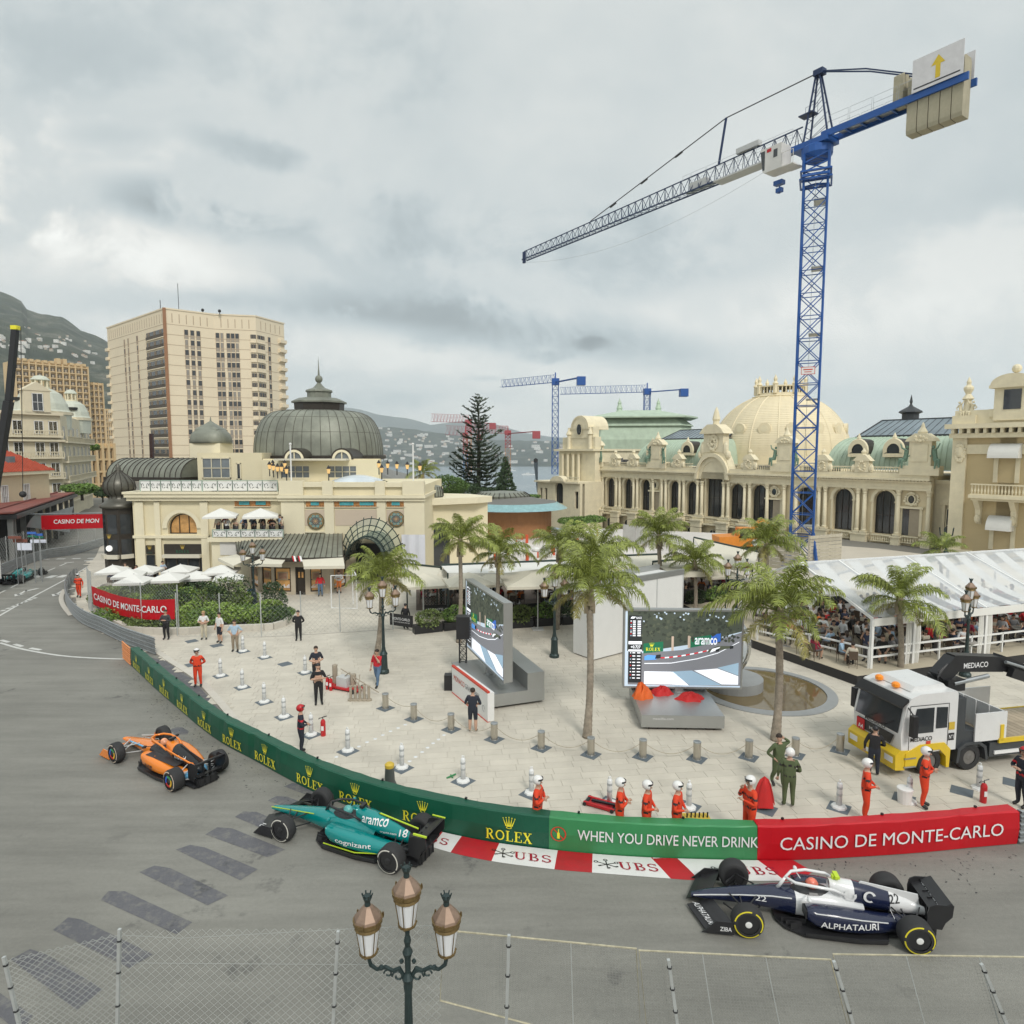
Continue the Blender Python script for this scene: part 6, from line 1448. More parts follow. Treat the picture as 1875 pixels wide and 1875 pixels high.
for s in (-.55,.55):
 mb.tube([(1.1,s,zj),(.3,s*.25,za)],.09,4);mb.tube([(-1.3,s,zj),(.0,s*.25,za)],.09,4)
 n=7
 for k in range(n):t0,t1=k/n,(k+1)/n;mb.tube([V((1.1,s,zj)).lerp(V((.3,s*.25,za)),t0),V((-1.3,s,zj)).lerp(V((0,s*.25,za)),t1)],.03,3)
for k in range(1,8):t0=k/8;mb.tube([V((1.1,-.55,zj)).lerp(V((.3,-.14,za)),t0),V((1.1,.55,zj)).lerp(V((.3,.14,za)),t0)],.03,3)
mb.box(-.4,-.35,za-.3,.5,.35,za+.2);mb.build('tower_head',M_navy,TC)
mb=MB();mb.box(.3,-.5,za-3.4,1.7,.5,za-3.3)
for x in (.4,1.6):mb.tube([(x,-.5,za-3.3),(x,-.5,za-2.3)],.02,3)
mb.tube([(.4,-.5,za-2.3),(1.6,-.5,za-2.3)],.02,3);mb.build('platform',M_navy,TC)
h0,h1=1.9,1.25;n=38;mb=MB();w=.55
def jp(x,s):t=x/JL;return V((x,s*w*(1-.2*t),zj+.1)) if s else V((x,0,zj+.1+h0+(h1-h0)*t))
for s in (-1,0,1):mb.tube([jp(1.5,s),jp(JL,s)],.085 if s else .07,4)
for k in range(n):
 x0,x1=1.5+(JL-1.5)*k/n,1.5+(JL-1.5)*(k+1)/n;xm=(x0+x1)/2
 for s in (-1,1):mb.tube([jp(x0,s),jp(xm,0)],.04,3,cap=False);mb.tube([jp(xm,0),jp(x1,s)],.04,3,cap=False)
 mb.tube([jp(x0,-1),jp(x0,1)],.035,3,cap=False);mb.tube([jp(x0,-1),jp(x1,1)],.03,3,cap=False)
mb.build('jib',M_navy,TC)
mb=MB();mb.box(2,-.3,zj+.12,JL*.33,.3,zj+.2);mb.build('jib_walkway',M_steel,TC)
mb=MB();mb.box(JL-.2,-.6,zj-.3,JL+.25,.6,zj+1.3);mb.v=[(x,y*.25,z) for x,y,z in mb.v];mb.build('jib_end',M_navy,TC)
mb=MB();xs2=JL*.24;zst=zj+h0+4.3
mb.tube([(xs2,0,zj+h0),(xs2*.93,0,zst)],.13,5);mb.build('strut',M_navy,TC)
mb=MB();mb.tube([(.1,0,za),(xs2*.93,0,zst),(JL*.68,0,zj+.1+h0+(h1-h0)*.68+.1)],.055,4)
for t in (.3,.55,.8):p=V((xs2*.93,0,zst)).lerp(V((JL*.68,0,zj+1.5)),t);mb.tube([p+V((-.5,0,.12)),p+V((.5,0,-.12))],.12,4)
mb.build('tie_bar',M_black,TC)
mb=MB();pts_=[]
for k in range(21):t=k/20;pts_.append((JL*(1-t)+3*t,0,zj-.2-7.0*4*t*(1-t)*.35))
mb.tube(pts_,.018,3);mb.build('trolley_rope',M_lgrey,TC)
mb=MB();mb.box(JL*.27,-.35,zj+.2,JL*.27+2.2,.35,zj+1.0);mb.box(6,-.3,zj+h0+.1,8.6,.3,zj+h0+.6);mb.box(3,-.7,zj-.05,11,.7,zj+.1);mb.build('winch_housing',M_lgrey,TC)
def handrail(mb,x0,x1,y,z,h=1.0,st=2.0):
 k=x0
 while k < x1-.5:e=min(k+st-.15,x1);mb.tube([(k,y,z),(k,y,z+h),(e,y,z+h),(e,y,z)],.022,3);mb.tube([(k,y,z+h*.5),(e,y,z+h*.5)],.015,3);k+=st
mb=MB()
for y in (-.8,.8):handrail(mb,2,15,y,zj+.8)
mb.build('handrail',M_steel,TC)
cx0=3.4;sgn=-1 if (Matrix.Rotation(rz,3,'Z') @ V((0,1,0))).dot(dcam) < 0 else 1
mb=MB();y0,y1=sgn*.9,sgn*2.5;ya,yb=min(y0,y1),max(y0,y1);zc2=zj-2.0
mb.mi=0;mb.box(cx0-1.4,ya,zc2,cx0+.2,yb,zc2+2.2);mb.prism([(cx0+.2,zc2),(cx0+.5,zc2+.1),(cx0+.8,zc2+2.2),(cx0+.2,zc2+2.2)],ya,yb,'y')
mb.mi=1;mb.prism([(cx0+.3,zc2+.25),(cx0+.52,zc2+.25),(cx0+.78,zc2+2.0),(cx0+.3,zc2+2.0)],ya-.01 if sgn < 0 else ya,yb if sgn < 0 else yb+.01,'y')
mb.mi=1;mb.prism([(cx0+.55,zc2+.3),(cx0+.84,zc2+2.0),(cx0+.82,zc2+2.0),(cx0+.53,zc2+.3)],ya+.1,yb-.1,'y')
yo=y1+sgn*.01;mb.box(cx0-1.0,yo-.01,zc2+1.1,cx0-.6,yo+.01,zc2+1.8);mb.mi=2;mb.box(cx0-.35,yo-.01,zc2+1.75,cx0+.1,yo+.012,zc2+2.05)
mb.mi=0;mb.box(cx0-2.6,ya,zc2-.05,cx0-1.4,yb,zc2+.05)
for x in (cx0-2.6,cx0-1.5):mb.tube([(x,y1,zc2),(x,y1,zc2+1.2)],.03,4)
mb.tube([(cx0-2.6,y1,zc2+1.2),(cx0-1.4,y1,zc2+1.2)],.03,4);mb.build('cab',[mat('cab_white',(.70,.69,.66),.5,var=.06,dirt=.1),M_glass,M_redb],TC)
mb=MB();mb.box(3.3,-.3,zc2-.5,4.2,.3,zc2-.1);mb.tube([(3.7,0,zc2-.6),(3.7,0,zc2-1.3)],.08,4);mb.box(3.4,-.2,zc2-1.2,4.0,.2,zc2-.8);mb.build('hook_block',M_blue,TC)
ce=G(1772,128,zj+.5);CL=(V((ce.x,ce.y,0))-cb).length;mb=MB()
for y in (-.75,.75):mb.box(-CL,y-.1,zj-.1,-.8,y+.1,zj+.45)
for k in range(9):x=-1.5-(CL-2)*k/8;mb.box(x-.06,-.75,zj,x+.06,.75,zj+.15)
mb.build('counter_jib',M_blue,TC)
mb=MB();
for y in (-.95,.95):handrail(mb,-CL*.75,-1.5,y,zj+.45,1.05,2.0)
mb.build('handrail',M_steel,TC)
mb=MB();mb.box(-CL*.72,-.6,zj+.2,-2,.6,zj+.26);mb.build('walkway',M_steel,TC)
mb=MB()
for y in (-.35,.35):mb.tube([(-.1,y*.3,za),(-CL*.35,y,za-(za-zj-1.2)*.36),(-CL*.78,y,zj+1.4)],.07,4)
mb.build('counter_tie',M_navy,TC)
wm=MB();wm.prism([(-.55,-2.6),(.55,-2.6),(.62,-2.3),(.62,1.6),(.45,1.85),(-.45,1.85),(-.62,1.6),(-.62,-2.3)],-.38,.38,'x');wme_=wm.mesh('counterweight',M_conc)
for k in range(5):put('counterweight',wme_,TC,(-CL+.75+k*.82,0,zj+.1))
for k in (0,):put('counterweight',wme_,TC,(-CL+.75+.82*5.4,0,zj+1.6)).scale=(1,1,.55)
mb=MB();yb_=sgn*.98;zb_=zj+.5
def bf(u,v):return V((-CL+.35+3.6-u,yb_+sgn*.03,zb_+v))
mb.mi=0;mb.box(-CL+.3,yb_-.02,zj+.4,-CL+3.95,yb_+.02,zj+2.9)
fl_=(lambda u,v:bf(u,v)) if (Matrix.Rotation(rz,3,'Z') @ V((1,0,0))).x < 0 else bf
mb.mi=1;mb.F([mb.P(bf(1.7+a,b)) for a,b in ((0,.35),(.35,.35),(.35,1.35),(.0,1.35))]);mb.F([mb.P(bf(1.87+a,b)) for a,b in ((-.5,1.35),(.5,1.35),(0,2.05))]);mb.mi=2;mb.F([mb.P(bf(a,b)) for a,b in ((.15,.12),(3.45,.12),(3.45,.22),(.15,.22))]);mb.build('sign_board',[mat('sign_white',(.70,.69,.70),.6),mat('arrow_yellow',(.72,.52,.03),.5),M_black],TC)
mb=MB();mb.box(-CL+.3,-yb_-.02,zj+.6,-CL+3.4,-yb_+.02,zj+2.7);mb.build('sign_board',mat('sign_white',(.7,.69,.7)),TC)
def hoarding(px0,y0,px1,y1,ytop,Y0,Y1,label,planks=9):
 B=Bld('site_hoarding',label,D(px0,1000,Y0),D(px1,1000,Y1));h=ZH(ytop,Y0);z0=max(-.5,ZH(y0,Y0));ph=(h-z0)/planks
 me=MB().box(.02,-.03,.02,B.L-.02,.03,ph-.03).mesh('plank',mat('grey_timber',(.46,.42,.33),.85,var=.14,scale=3,bump=.2,rand=.1))
 for k in range(planks):B.part('plank',me,0,0,z0+k*ph)
 mb=B.mb()
 k=0
 while k <= B.L+.1:mb.box(k-.05,.03,z0,k+.05,.12,h);k+=B.L/3
 mb.build('post',M_joint,B.t)
hoarding(1389,1036,1462,1044,976,60,57,'grey timber plank hoarding left of the blue crane base',9);hoarding(1482,1034,1541,1034,981,61,63,'grey timber plank hoarding right of the blue crane base',8)
def farcrane(label,px,ytop,ybase,Y,tipp,endp,mbase,mtop,w=1.0,jh=1.6,split=1.0,flat=True):
 zj_=ZH(ytop,Y);b=D(px,ytop,Y);zb_=ZH(ybase,Y);t=thing('tower_crane',label,'crane',(b.x,b.y,zb_));H_=zj_-zb_;o=V((b.x,b.y,zb_))
 mb=MB();lattice(mb,(0,0,0),(0,0,H_*split),w,max(6,int(H_*split/(w*2.2))),.12*w,.055*w,(V((1,0,0)),V((0,1,0))));mb.build('mast',mbase,t)
 if split < 1:mb=MB();lattice(mb,(0,0,H_*split),(0,0,H_),w,4,.16*w,.09*w,(V((1,0,0)),V((0,1,0))));mb.build('mast',mtop,t)
 T_=G(*tipp,zj_)-o if True else 0;E_=G(*endp,zj_)-o;T_.z=E_.z=H_
 for end,nm,hh in ((T_,'jib',jh),(E_,'counter_jib',jh*.5)):
  A_=V((0,0,H_));d=(end-A_).normalized();n_=V((-d.y,d.x,0));mb=MB()
  if nm == 'jib':lattice(mb,A_,end,.45*w+.2,int((end-A_).length/(jh*.9)),.05*w+.03,.025*w+.02,(n_,V((0,0,jh*.9))),3)
  else:mb.tube([A_+n_*.5,end+n_*.5],.2*w,4);mb.tube([A_-n_*.5,end-n_*.5],.2*w,4);mb.box(end.x-1.3*w,end.y-1.3*w,end.z-2.4*w,end.x+1.3*w,end.y+1.3*w,end.z+.2)
  mb.build(nm,mtop,t)
 mb=MB();mb.box(-w*1.2,-w*1.2,H_-1,w*1.2,w*1.2,H_+1.2*w);mb.tube([(0,0,H_),(0,0,H_+jh*1.6)],.25*w,4)
 if not flat:mb.tube([(0,0,H_+jh*1.6),T_*.6+V((0,0,H_*.4+jh))],.06,3)
 mb.build('slewing_ring',mtop,t)
farcrane('blue tower crane standing by the sea behind the round pavilion',1017,700,868,240,(918,709),(1064,691),M_blue,M_blue,1.1,2.2)
farcrane('blue tower crane whose jib passes right above the green casino roof',1185,718,790,255,(1026,722),(1252,713),M_blue,M_blue,1.1,2.2)
M_redc=mat('crane_red',(.42,.08,.09),.5);M_orc=mat('crane_orange',(.55,.25,.11),.6)
farcrane('orange and red tower crane between the tall pine and the casino',930,794,885,420,(862,792),(982,790),M_orc,M_redc,1.7,2.8,.72,False)
farcrane('orange and red tower crane half hidden behind the tall pine, upper red one',858,774,870,520,(790,772),(902,775),M_orc,M_redc,2.0,3.0,.8,False)
farcrane('red lattice jib crane just left of the tall pine, low above the bay',852,797,880,470,(817,796),(878,796),mat('crane_blue_pale',(.08,.2,.4)),M_redc,1.5,4.0,.6)
mb=MB();mb.tube([G(984,900,-20),D(981,843,150)],.55,6);tag(mb.build('crane_boom',M_black),'black boom tip sticking up beside the casino wing','crane')
# ================================================= PLANTS
R5=random.Random(11)
M_frond=mat('palm_frond',(.235,.275,.055),.55,var=.3,scale=1.5,rand=.4);M_frondd=mat('palm_frond_dry',(.30,.27,.08),.6,var=.3,scale=1.5,rand=.35)
M_trunk=mat('palm_trunk',(.30,.255,.20),.9,var=.45,scale=5,bump=.6,bscale=14);M_crownsh=mat('palm_crownshaft',(.32,.265,.185),.85,var=.3,scale=3)
def frond_mesh(e0,droop,L,seed,m):
 R=random.Random(seed);mb=MB();pts=[];p=V((0,0,0));n=14;e=e0
 for k in range(n+1):
  pts.append(p.copy());e -= droop/n*(.4+1.3*k/n);p=p+V((cos(e),.05*sin(k*.5+seed),sin(e)))*L/n
 mb.tube(pts,[.035*(1-.8*k/n) for k in range(n+1)],4)
 N=50
 for s in (-1,1):
  for i in range(N):
   t=.12+.88*(i+R.random()*.7)/N;q=t*n;k=min(int(q),n-1);o=pts[k].lerp(pts[k+1],q-k);T=(pts[k+1]-pts[k]).normalized()
   S=T.cross(V((0,0,1))).normalized()*s;U=S.cross(T)*s
   ll=.78*L/2.3*(sin(pi*min(1,t*.86+.10))**.6)*R.uniform(.75,1.1)
   d0=(S*R.uniform(.65,1)+T*R.uniform(.45,.95)+V((0,0,R.uniform(-.1,.45)))).normalized();d1=(d0+V((0,0,-R.uniform(.6,1.3)))).normalized();d2=(d1+V((0,0,-2.0))).normalized()
   w=T*.019;a=o;b=a+d0*ll*.4;c=b+d1*ll*.35;d=c+d2*ll*.3
   i_=[mb.P(x) for x in (a-w,a+w,b-w*1.1,b+w*1.1,c-w*.8,c+w*.8,d)]
   mb.F((i_[0],i_[1],i_[3],i_[2]));mb.F((i_[2],i_[3],i_[5],i_[4]));mb.F((i_[4],i_[5],i_[6]))
 return mb.mesh('frond',m)
FR=[[frond_mesh(radians(78),radians(60),2.2,1,M_frond),frond_mesh(radians(70),radians(78),2.4,2,M_frond)],[frond_mesh(radians(52),radians(85),2.5,3,M_frond),frond_mesh(radians(45),radians(80),2.6,4,M_frond)],[frond_mesh(radians(22),radians(80),2.5,5,M_frond),frond_mesh(radians(12),radians(75),2.4,6,M_frond)],[frond_mesh(radians(-15),radians(55),2.2,7,M_frondd)]]
def palm(bx_,by_,cx_,cy_,label,scale=1.0,Y=None,n=25,az0=0,r=.145,low=4):
 b=PG(bx_,by_) if Y is None else D(bx_,by_,Y);c=D(cx_,cy_,b.y);c.z+=.12;t=thing('palm_tree',label,'palm',b,0,'feather palms in the plaza')
 d=c-b;n_=26;mb=MB();mb.smooth=True;pts=[];rr=[]
 for k in range(n_*2+1):
  u=k/(n_*2);off=V((0,0,0))+V((sin(u*pi)*.08,0,0));pts.append(d*u*.86+off);rr.append(r*(1.25-.35*min(1,u*4) if u < .25 else .92-.12*u)*(1+.08*(k % 2))*scale)
 mb.tube(pts,rr,10);mb.smooth=False;mb.build('trunk',M_trunk,t)
 mb=MB();top=pts[-1]
 for k in range(11):
  a=k*2.4;z=(k % 4)*.16;o=V((cos(a),sin(a),0))*r*.75*scale;q=top+V((0,0,z-.15));mb.tube([q+o,q+o*1.25+V((0,0,.3)),q+o*1.0+(d*.14)*.9],[.11*scale,.09*scale,.03],5)
 mb.build('crownshaft',M_crownsh,t)
 for k in range(n):
  lvl=0 if k < n*.24 else 1 if k < n*.56 else 2 if k < n-low else 3
  a=az0+k*2.399963+R5.uniform(-.25,.25);me=R5.choice(FR[lvl])
  o=put('frond',me,t,d+V((cos(a)*.06,sin(a)*.06,.12-.08*lvl)),(R5.uniform(-.25,.25),R5.uniform(-.16,.16),a),scale*R5.uniform(.88,1.05)*[.95,.9,1.1 if k % 3 == 0 else .76,.8][lvl])
palm(690,1202,700,1062,'tall palm with bushy crown beside the lamp post left of the plaza',1.06,az0=.3)
palm(840,1176,843,992,'slim palm left of the speaker tower by the terrace hedge',.92,az0=1.1)
palm(905,1155,913,1018,'palm rising behind the left video screen',.98,az0=2.2)
palm(1019,1152,1025,1008,'palm beside the hedge to the right of the left screen',.98,az0=.7)
palm(1075,1350,1080,1082,'nearest palm with long bare trunk between the two screens',1.0,az0=1.7)
palm(1090,1198,1096,1022,'palm just behind the nearest one, in front of the white booth',1.1,az0=2.9)
palm(1208,1120,1206,984,'palm behind the white booth in front of the casino arches',1.12,az0=.2)
palm(1272,1130,1272,1036,'pale green palm above the right video screen',.95,az0=.9)
palm(1400,1105,1404,1000,'yellowish palm in front of the timber hoarding',1.18,az0=1.5)
palm(1420,1355,1427,1122,'palm with drooping crown to the right of the right screen',1.1,az0=2.5,low=3)
palm(1648,1238,1646,1102,'palm in front of the clear roofed tent behind the truck',1.0,az0=.45)
palm(1722,1150,1722,1012,'far palm whose top shows above the clear tent roof',.7,az0=.9,n=16)
palm(775,1000,775,868,'small dark palm behind the café roof beside the white pole',1.0,Y=80,n=18,az0=.1)
def leafcloud(mb,c,r,n,s,seed,lump=5,flat=0):
 R=random.Random(seed);lumps=[(V((R.uniform(-1,1),R.uniform(-1,1),R.uniform(-.7,1))).normalized(),R.uniform(.45,.8)) for _ in range(lump)]
 for _ in range(n):
  d=V((R.gauss(0,1),R.gauss(0,1),R.gauss(0,1))).normalized();L=max([.62]+[.62+q*max(0,d.dot(l))**3*.55 for l,q in lumps]);k=L*R.uniform(.55,1)**.5
  p=V(c)+V((d.x*r[0]*k,d.y*r[1]*k,d.z*r[2]*k));a=V((R.uniform(-1,1),R.uniform(-1,1),R.uniform(-1,1))).normalized();b=a.cross(V((R.uniform(-1,1),R.uniform(-1,1),R.uniform(-1,1)))).normalized()
  q=s*R.uniform(.6,1.3);mb.F([mb.P(x) for x in (p-a*q,p+b*q*.5,p+a*q,p-b*q*.5)])
def shrub(px,py,w,h,label,m=None,n=900,s=.07,group=None,name='shrub',seed=1,stem=True,z=0,Y=None):
 p=PG(px,py) if Y is None else D(px,py,Y);t=thing(name,label,'shrub',p,0,group);mb=MB();leafcloud(mb,(0,0,h*.52),(w/2*1.35,w/2*1.2,h*.66),n,s,seed);mb.build('foliage',m or M_leaf,t)
 mb=MB()
 for k in range(4):a=k*1.7+seed;mb.tube([(0,0,0),(cos(a)*w*.2,sin(a)*w*.2,h*.6)],.02,4)
 mb.build('stem',M_trunk,t)
 return t
M_leaf2=mat('bright_shrub_leaves',(.21,.31,.055),.6,var=.35,scale=2,rand=.45);M_leaf3=mat('olive_shrub_leaves',(.15,.20,.06),.6,var=.35,scale=2,rand=.4)
bed_pts=[G(*p) for p in ((180,1120),(215,1148),(250,1160),(325,1162),(420,1157),(500,1153),(530,1140),(522,1122),(470,1108),(430,1092),(330,1078),(190,1078))]
sheet('flower_bed',bed_pts,mat('dark_soil',(.06,.05,.035),.95),.05)
mb=MB();P_=Path(smooth_path(bed_pts+[bed_pts[0]],.6));n=int(P_.L/1.2)
for k in range(len(P_.p)-1):
 a,b=P_.p[k],P_.p[k+1];t_=(b-a).normalized();nn=V((t_.y,-t_.x,0))*.14;mb.prism([((a+nn).x,(a+nn).y),((b+nn).x,(b+nn).y),((b-nn).x,(b-nn).y),((a-nn).x,(a-nn).y)],.02,.42)
tag(mb.build('bed_wall',mat('kerb_stone',(.6,.56,.49))),'low cream stone wall round the flower bed','wall')
desc=['rounded dark green shrub','loose bright green shrub','olive green bush','low leafy clump','feathery light green bush']
bedspots=[(195,1108,3,1.0,2),(222,1120,2.8,1,0),(205,1140,2.6,.9,3),(240,1138,2.6,1.0,4),(265,1120,2.2,1.2,1),(290,1146,2.5,.9,3),(270,1152,2.4,.8,2),(318,1146,2.4,1.0,1),(345,1150,2.4,.8,4),(318,1120,2.6,1.5,0),(300,1105,3,1.3,1),(345,1118,2.8,1.5,1),(360,1135,2.4,1.2,4),(378,1146,2.4,1.0,3),(385,1122,3.2,2.1,0),(405,1138,2.4,1.2,1),(412,1118,3.0,2.2,2),(433,1143,2.2,1.0,4),(425,1112,3.0,2.0,0),(448,1112,2.0,1.1,1),(455,1138,2.2,1.0,3),(478,1142,2.2,.95,4),(500,1140,2.4,1.0,0),(515,1135,1.8,.8,3),(503,1120,1.6,2.0,0),(330,1090,2.4,1.3,2),(362,1092,2.2,1.4,0),(240,1095,2.4,.8,2),(210,1090,2.6,.8,4),(275,1088,2.6,.7,2),(488,1128,2,1,1)]
where=['near the red banner','behind the wire fence','in the café flower bed','at the bed edge','under the white parasols']
for i,(x,y,w,h,k) in enumerate(bedspots):
 shrub(x,y,w,h,desc[k]+' '+('behind the red fence banner' if x < 322 and y > 1100 else 'close to the white café parasols' if y < 1100 else 'in the middle of the flower bed' if x < 420 else 'at the right end of the flower bed'),[M_leafd,M_leaf2,M_leaf3,M_leaf,M_leaf2][k],1300 if k != 0 else 1500,.085,'shrubs in the café flower bed',seed=i)
def hedge(pts,label,h=1.0):
 P_=Path(smooth_path([PG(*p) for p in pts],1));k=0;i=0
 while k < P_.L-1.0:
  p,t_=P_.at(k+.9);t=thing('planter',label % ['first','second','third','fourth','fifth','sixth','seventh','eighth','ninth','tenth','eleventh','twelfth'][min(i,11)],'planter',p,atan2(t_.y,t_.x),'black hedge planters along the terrace')
  mb=MB();mb.box(-.88,-.3,0,.88,.3,.5);mb.build('trough',M_black,t);mb=MB();leafcloud(mb,(0,0,.85),(1.25,.62,.75),1100,.075,i*7+int(h*10));mb.build('foliage',R5.choice([M_leafd,M_leaf3,M_leaf]),t);k+=1.85;i+=1
hedge([(757,1160),(800,1155),(848,1150)],'%s hedge planter from the left beside the black sign')
hedge([(925,1150),(975,1146),(1022,1143),(1072,1140)],'%s hedge planter between left screen and white booth')
hedge([(1252,1118),(1300,1112),(1335,1112)],'%s dark hedge planter behind the right screen')
def conifer(px,yb,yt,Y,label):
 b=D(px,yb,Y);zt=ZH(yt,Y);H_=zt-b.z;t=thing('norfolk_pine',label,'tree',b);mb=MB();mb.tube([(0,0,0),(.1,0,H_*.5),(0,0,H_)],[.45,.28,.04],8);mb.build('trunk',mat('dark_bark',(.06,.05,.04),.9),t)
 R=random.Random(4);n=26;m=mat('pine_foliage',(.055,.08,.04),.8,var=.3,scale=2,rand=.35)
 for k in range(n):
  u=k/(n-1);z=H_*(.10+.89*u);L=(4.9*(1-u)**.55+.7)*R.uniform(.62,1.12)
  if k in (15,19,12):L *= .55
  mb=MB();na=6
  for j in range(na):
   a=j*2*pi/na+k*.7+R.uniform(-.2,.2);l=L*R.uniform(.7,1.15);d=V((cos(a),sin(a),0));s=V((-sin(a),cos(a),0));up=.10+.28*u
   pts=[V((0,0,z))+d*l*q+V((0,0,l*(up*q-.22*sin(pi*q)*(1-u)+.12*q*q))) for q in (0,.33,.66,1)];mb.tube(pts,[.07,.06,.04,.02],4)
   for q in range(int(26*l/3)+8):
    f=R.uniform(.22,1.02);o=pts[0].lerp(pts[3],f);idx=min(2,int(f*3));o=pts[idx].lerp(pts[min(3,idx+1)],f*3-idx) if f < 1 else pts[3]
    w=l*.17*(1.2-f*.6);dd=(s*R.uniform(-1,1)+d*R.uniform(.1,.8)+V((0,0,R.uniform(-.05,.4)))).normalized()*w*R.uniform(.8,1.6);ww=V((0,0,1)).cross(dd).normalized()*.13+V((0,0,.07))
    mb.F([mb.P(x) for x in (o-ww,o+ww,o+dd+ww*.4,o+dd-ww*.4)])
  mb.build('branch_whorl',m,t)
conifer(876,908,722,125,'tall layered norfolk pine standing behind the curved cream building')
def tree(px,yb,yt,w,Y,label,m,cat='tree',n=2600,s=.25,name='tree',seed=2,cone=False):
 b=D(px,yb,Y);H_=ZH(yt,Y)-b.z;W_=w/FPX*Y;t=thing(name,label,cat,b);mb=MB();mb.tube([(0,0,-1),(0,0,H_*.8)],[W_*.06,W_*.03],6);mb.build('trunk',mat('dark_bark',(.06,.05,.04)),t)
 mb=MB()
 if cone:
  for k in range(8):u=k/7;leafcloud(mb,(0,0,H_*(.12+.8*u)),(W_*.62*(1-u*.75),W_*.62*(1-u*.75),H_*.14),int(n/8*(1.4-u)),s,seed+k,6)
 else:leafcloud(mb,(0,0,H_*.55),(W_*.68,W_*.62,H_*.6),n,s,seed,9)
 mb.build('crown',m,t)
tree(926,912,838,44,118,'dark pointed cypress between the norfolk pine and the sea',M_leafd,n=4200,s=.2,cone=True,name='cypress')
tree(822,912,874,62,100,'rounded bright green tree beside the norfolk pine',mat('fresh_tree_leaves',(.085,.15,.03),.6,var=.3,rand=.4),n=4500,s=.16)
tree(850,912,886,60,118,'dark green bush at the foot of the norfolk pine',M_leafd,n=2500,s=.2,seed=5)
tree(900,915,893,60,122,'dark low tree right of the norfolk pine foot',M_leafd,n=2500,s=.2,seed=6)
tree(975,915,905,30,100,'small green bush on the roof edge beside the casino wing',M_leaf,n=900,s=.14,seed=7)
tree(170,826,812,22,150,'green shrub on a terrace of the pinkish apartment block',M_leaf,n=500,s=.3,seed=8)
tree(150,905,886,50,104,'green trees at the bend of the street below the domed building',M_leaf,n=1500,s=.25,seed=9)
tree(188,910,893,30,112,'green tree top between street and turret at left',M_leafd,n=900,s=.25,seed=10)
for i,(x,y,w) in enumerate(((1065,960,50),(1090,957,40),(1040,962,40))):tree(x,y,y-13,w,84,['clipped green hedge before the low casino wing','clipped green hedge end near the casino terrace','clipped green hedge beside the round pavilion'][i],M_leaf,cat='hedge',n=1500,s=.12,name='hedge',seed=20+i)
# ================================================= LAMP POSTS
M_iron=mat('green_black_iron',(.035,.055,.055),.45,.4,var=.2,scale=6);M_cop=mat('aged_copper_hood',(.30,.21,.155),.5,.5,var=.2,scale=8);M_brass=mat('dull_brass',(.23,.16,.07),.4,.7,var=.3,scale=12)
M_opal=mat('opal_glass',(.74,.75,.76),.3,var=.03)
def lantern_meshes():
 g_=MB();g_.lathe([(.125,.02),(.185,.42)],12);b=MB()
 for k in range(6):a=k*pi/3+.3;b.tube([(.128*cos(a),.128*sin(a),0),(.19*cos(a),.19*sin(a),.44)],.009,4)
 b.lathe([(.04,-.06),(.15,-.01),(.15,.02)],12);b.lathe([(.19,.42),(.215,.44),(.20,.48),(.235,.52),(.23,.57),(.24,.58)],16)
 for k in range(3):a=k*2*pi/3+.4;b.sph((.245*cos(a),.245*sin(a),.57),(.02,.02,.06),5,4);b.sph((.15*cos(a),.15*sin(a),.0),.02,5,4)
 h=MB();h.lathe([(.23,.575),(.215,.62),(.085,.78),(.06,.80)],8);i=MB();i.lathe([(.05,.80),(.045,.86),(.075,.93),(.06,.97),(.02,.98)],8)
 for k in range(6):a=k*pi/3;i.tube([(.06*cos(a),.06*sin(a),.93),(.085*cos(a),.085*sin(a),1.0)],.014,4)
 return g_.mesh('glass',M_opal),b.mesh('lantern_frame',M_brass),h.mesh('lantern_hood',M_cop),i.mesh('finial',M_iron)
LM=lantern_meshes();zS=3.30;zC=3.78
def lamppost(p,label,rz=0,s=1.0,lanterns=True,top=None,n=3):
 t=thing('street_lamp',label,'street lamp',p,rz,'three lantern iron street lamps');t.scale=(s,)*3
 mb=MB();mb.lathe([(.26,0),(.26,.12),(.2,.2),(.17,.9),(.2,.95),(.12,1.1),(.085,1.3),(.06,2.6),(.075,2.7),(.075,2.78),(.10,2.86),(.045,2.95),(.05,3.2),(.085,3.3),(.04,3.4),(.06,3.5),(.035,3.6),(.05,3.74)],12)
 mb.build('pole',M_iron,t)
 for k in range(3 if n > 2 else n):
  a=[0,pi,pi/2][k] if n == 3 else k*pi
  if k == 2:x=0;z=zC;y=0
  else:
   c,sn=cos(a),sin(a);ar=MB();f=lambda u,w:(u*c,u*sn,w)
   ar.tube([f(.05,2.86),f(.14,3.02),f(.24,2.98),f(.36,3.04),f(.5,3.0),f(.60,3.08),f(.63,3.2),f(.63,zS-.05)],[.035,.04,.03,.035,.03,.035,.03,.04],6)
   ar.tube([f(.06+.1+.1*cos(q*.7)*(1-q*.07),2.88+.1*sin(q*.7)*(1-q*.07)) for q in range(10)],.018,5);ar.tube([f(.32+.07*cos(q*.7)*(1-q*.06),2.93+.07*sin(q*.7)*(1-q*.06)) for q in range(9)],.015,5);ar.sph(f(.43,3.03),.045,6,4);ar.sph(f(.1,3.14),.04,6,4)
   ar.build('arm',M_iron,t);x,y,z=.63*c,.63*sn,zS
  L_=put('lantern',LM[1],t,(x,y,z))
  for m_,nm in ((LM[0],'glass'),(LM[2],'lantern_hood'),(LM[3],'finial')):put(nm,m_,L_)
 return t
pf=D(748,1850,9.6);lamppost((pf.x,pf.y,0),'large foreground street lamp with three opal lanterns in front of the near fence',radians(0),(D(748,1590,9.6).z)/4.72)
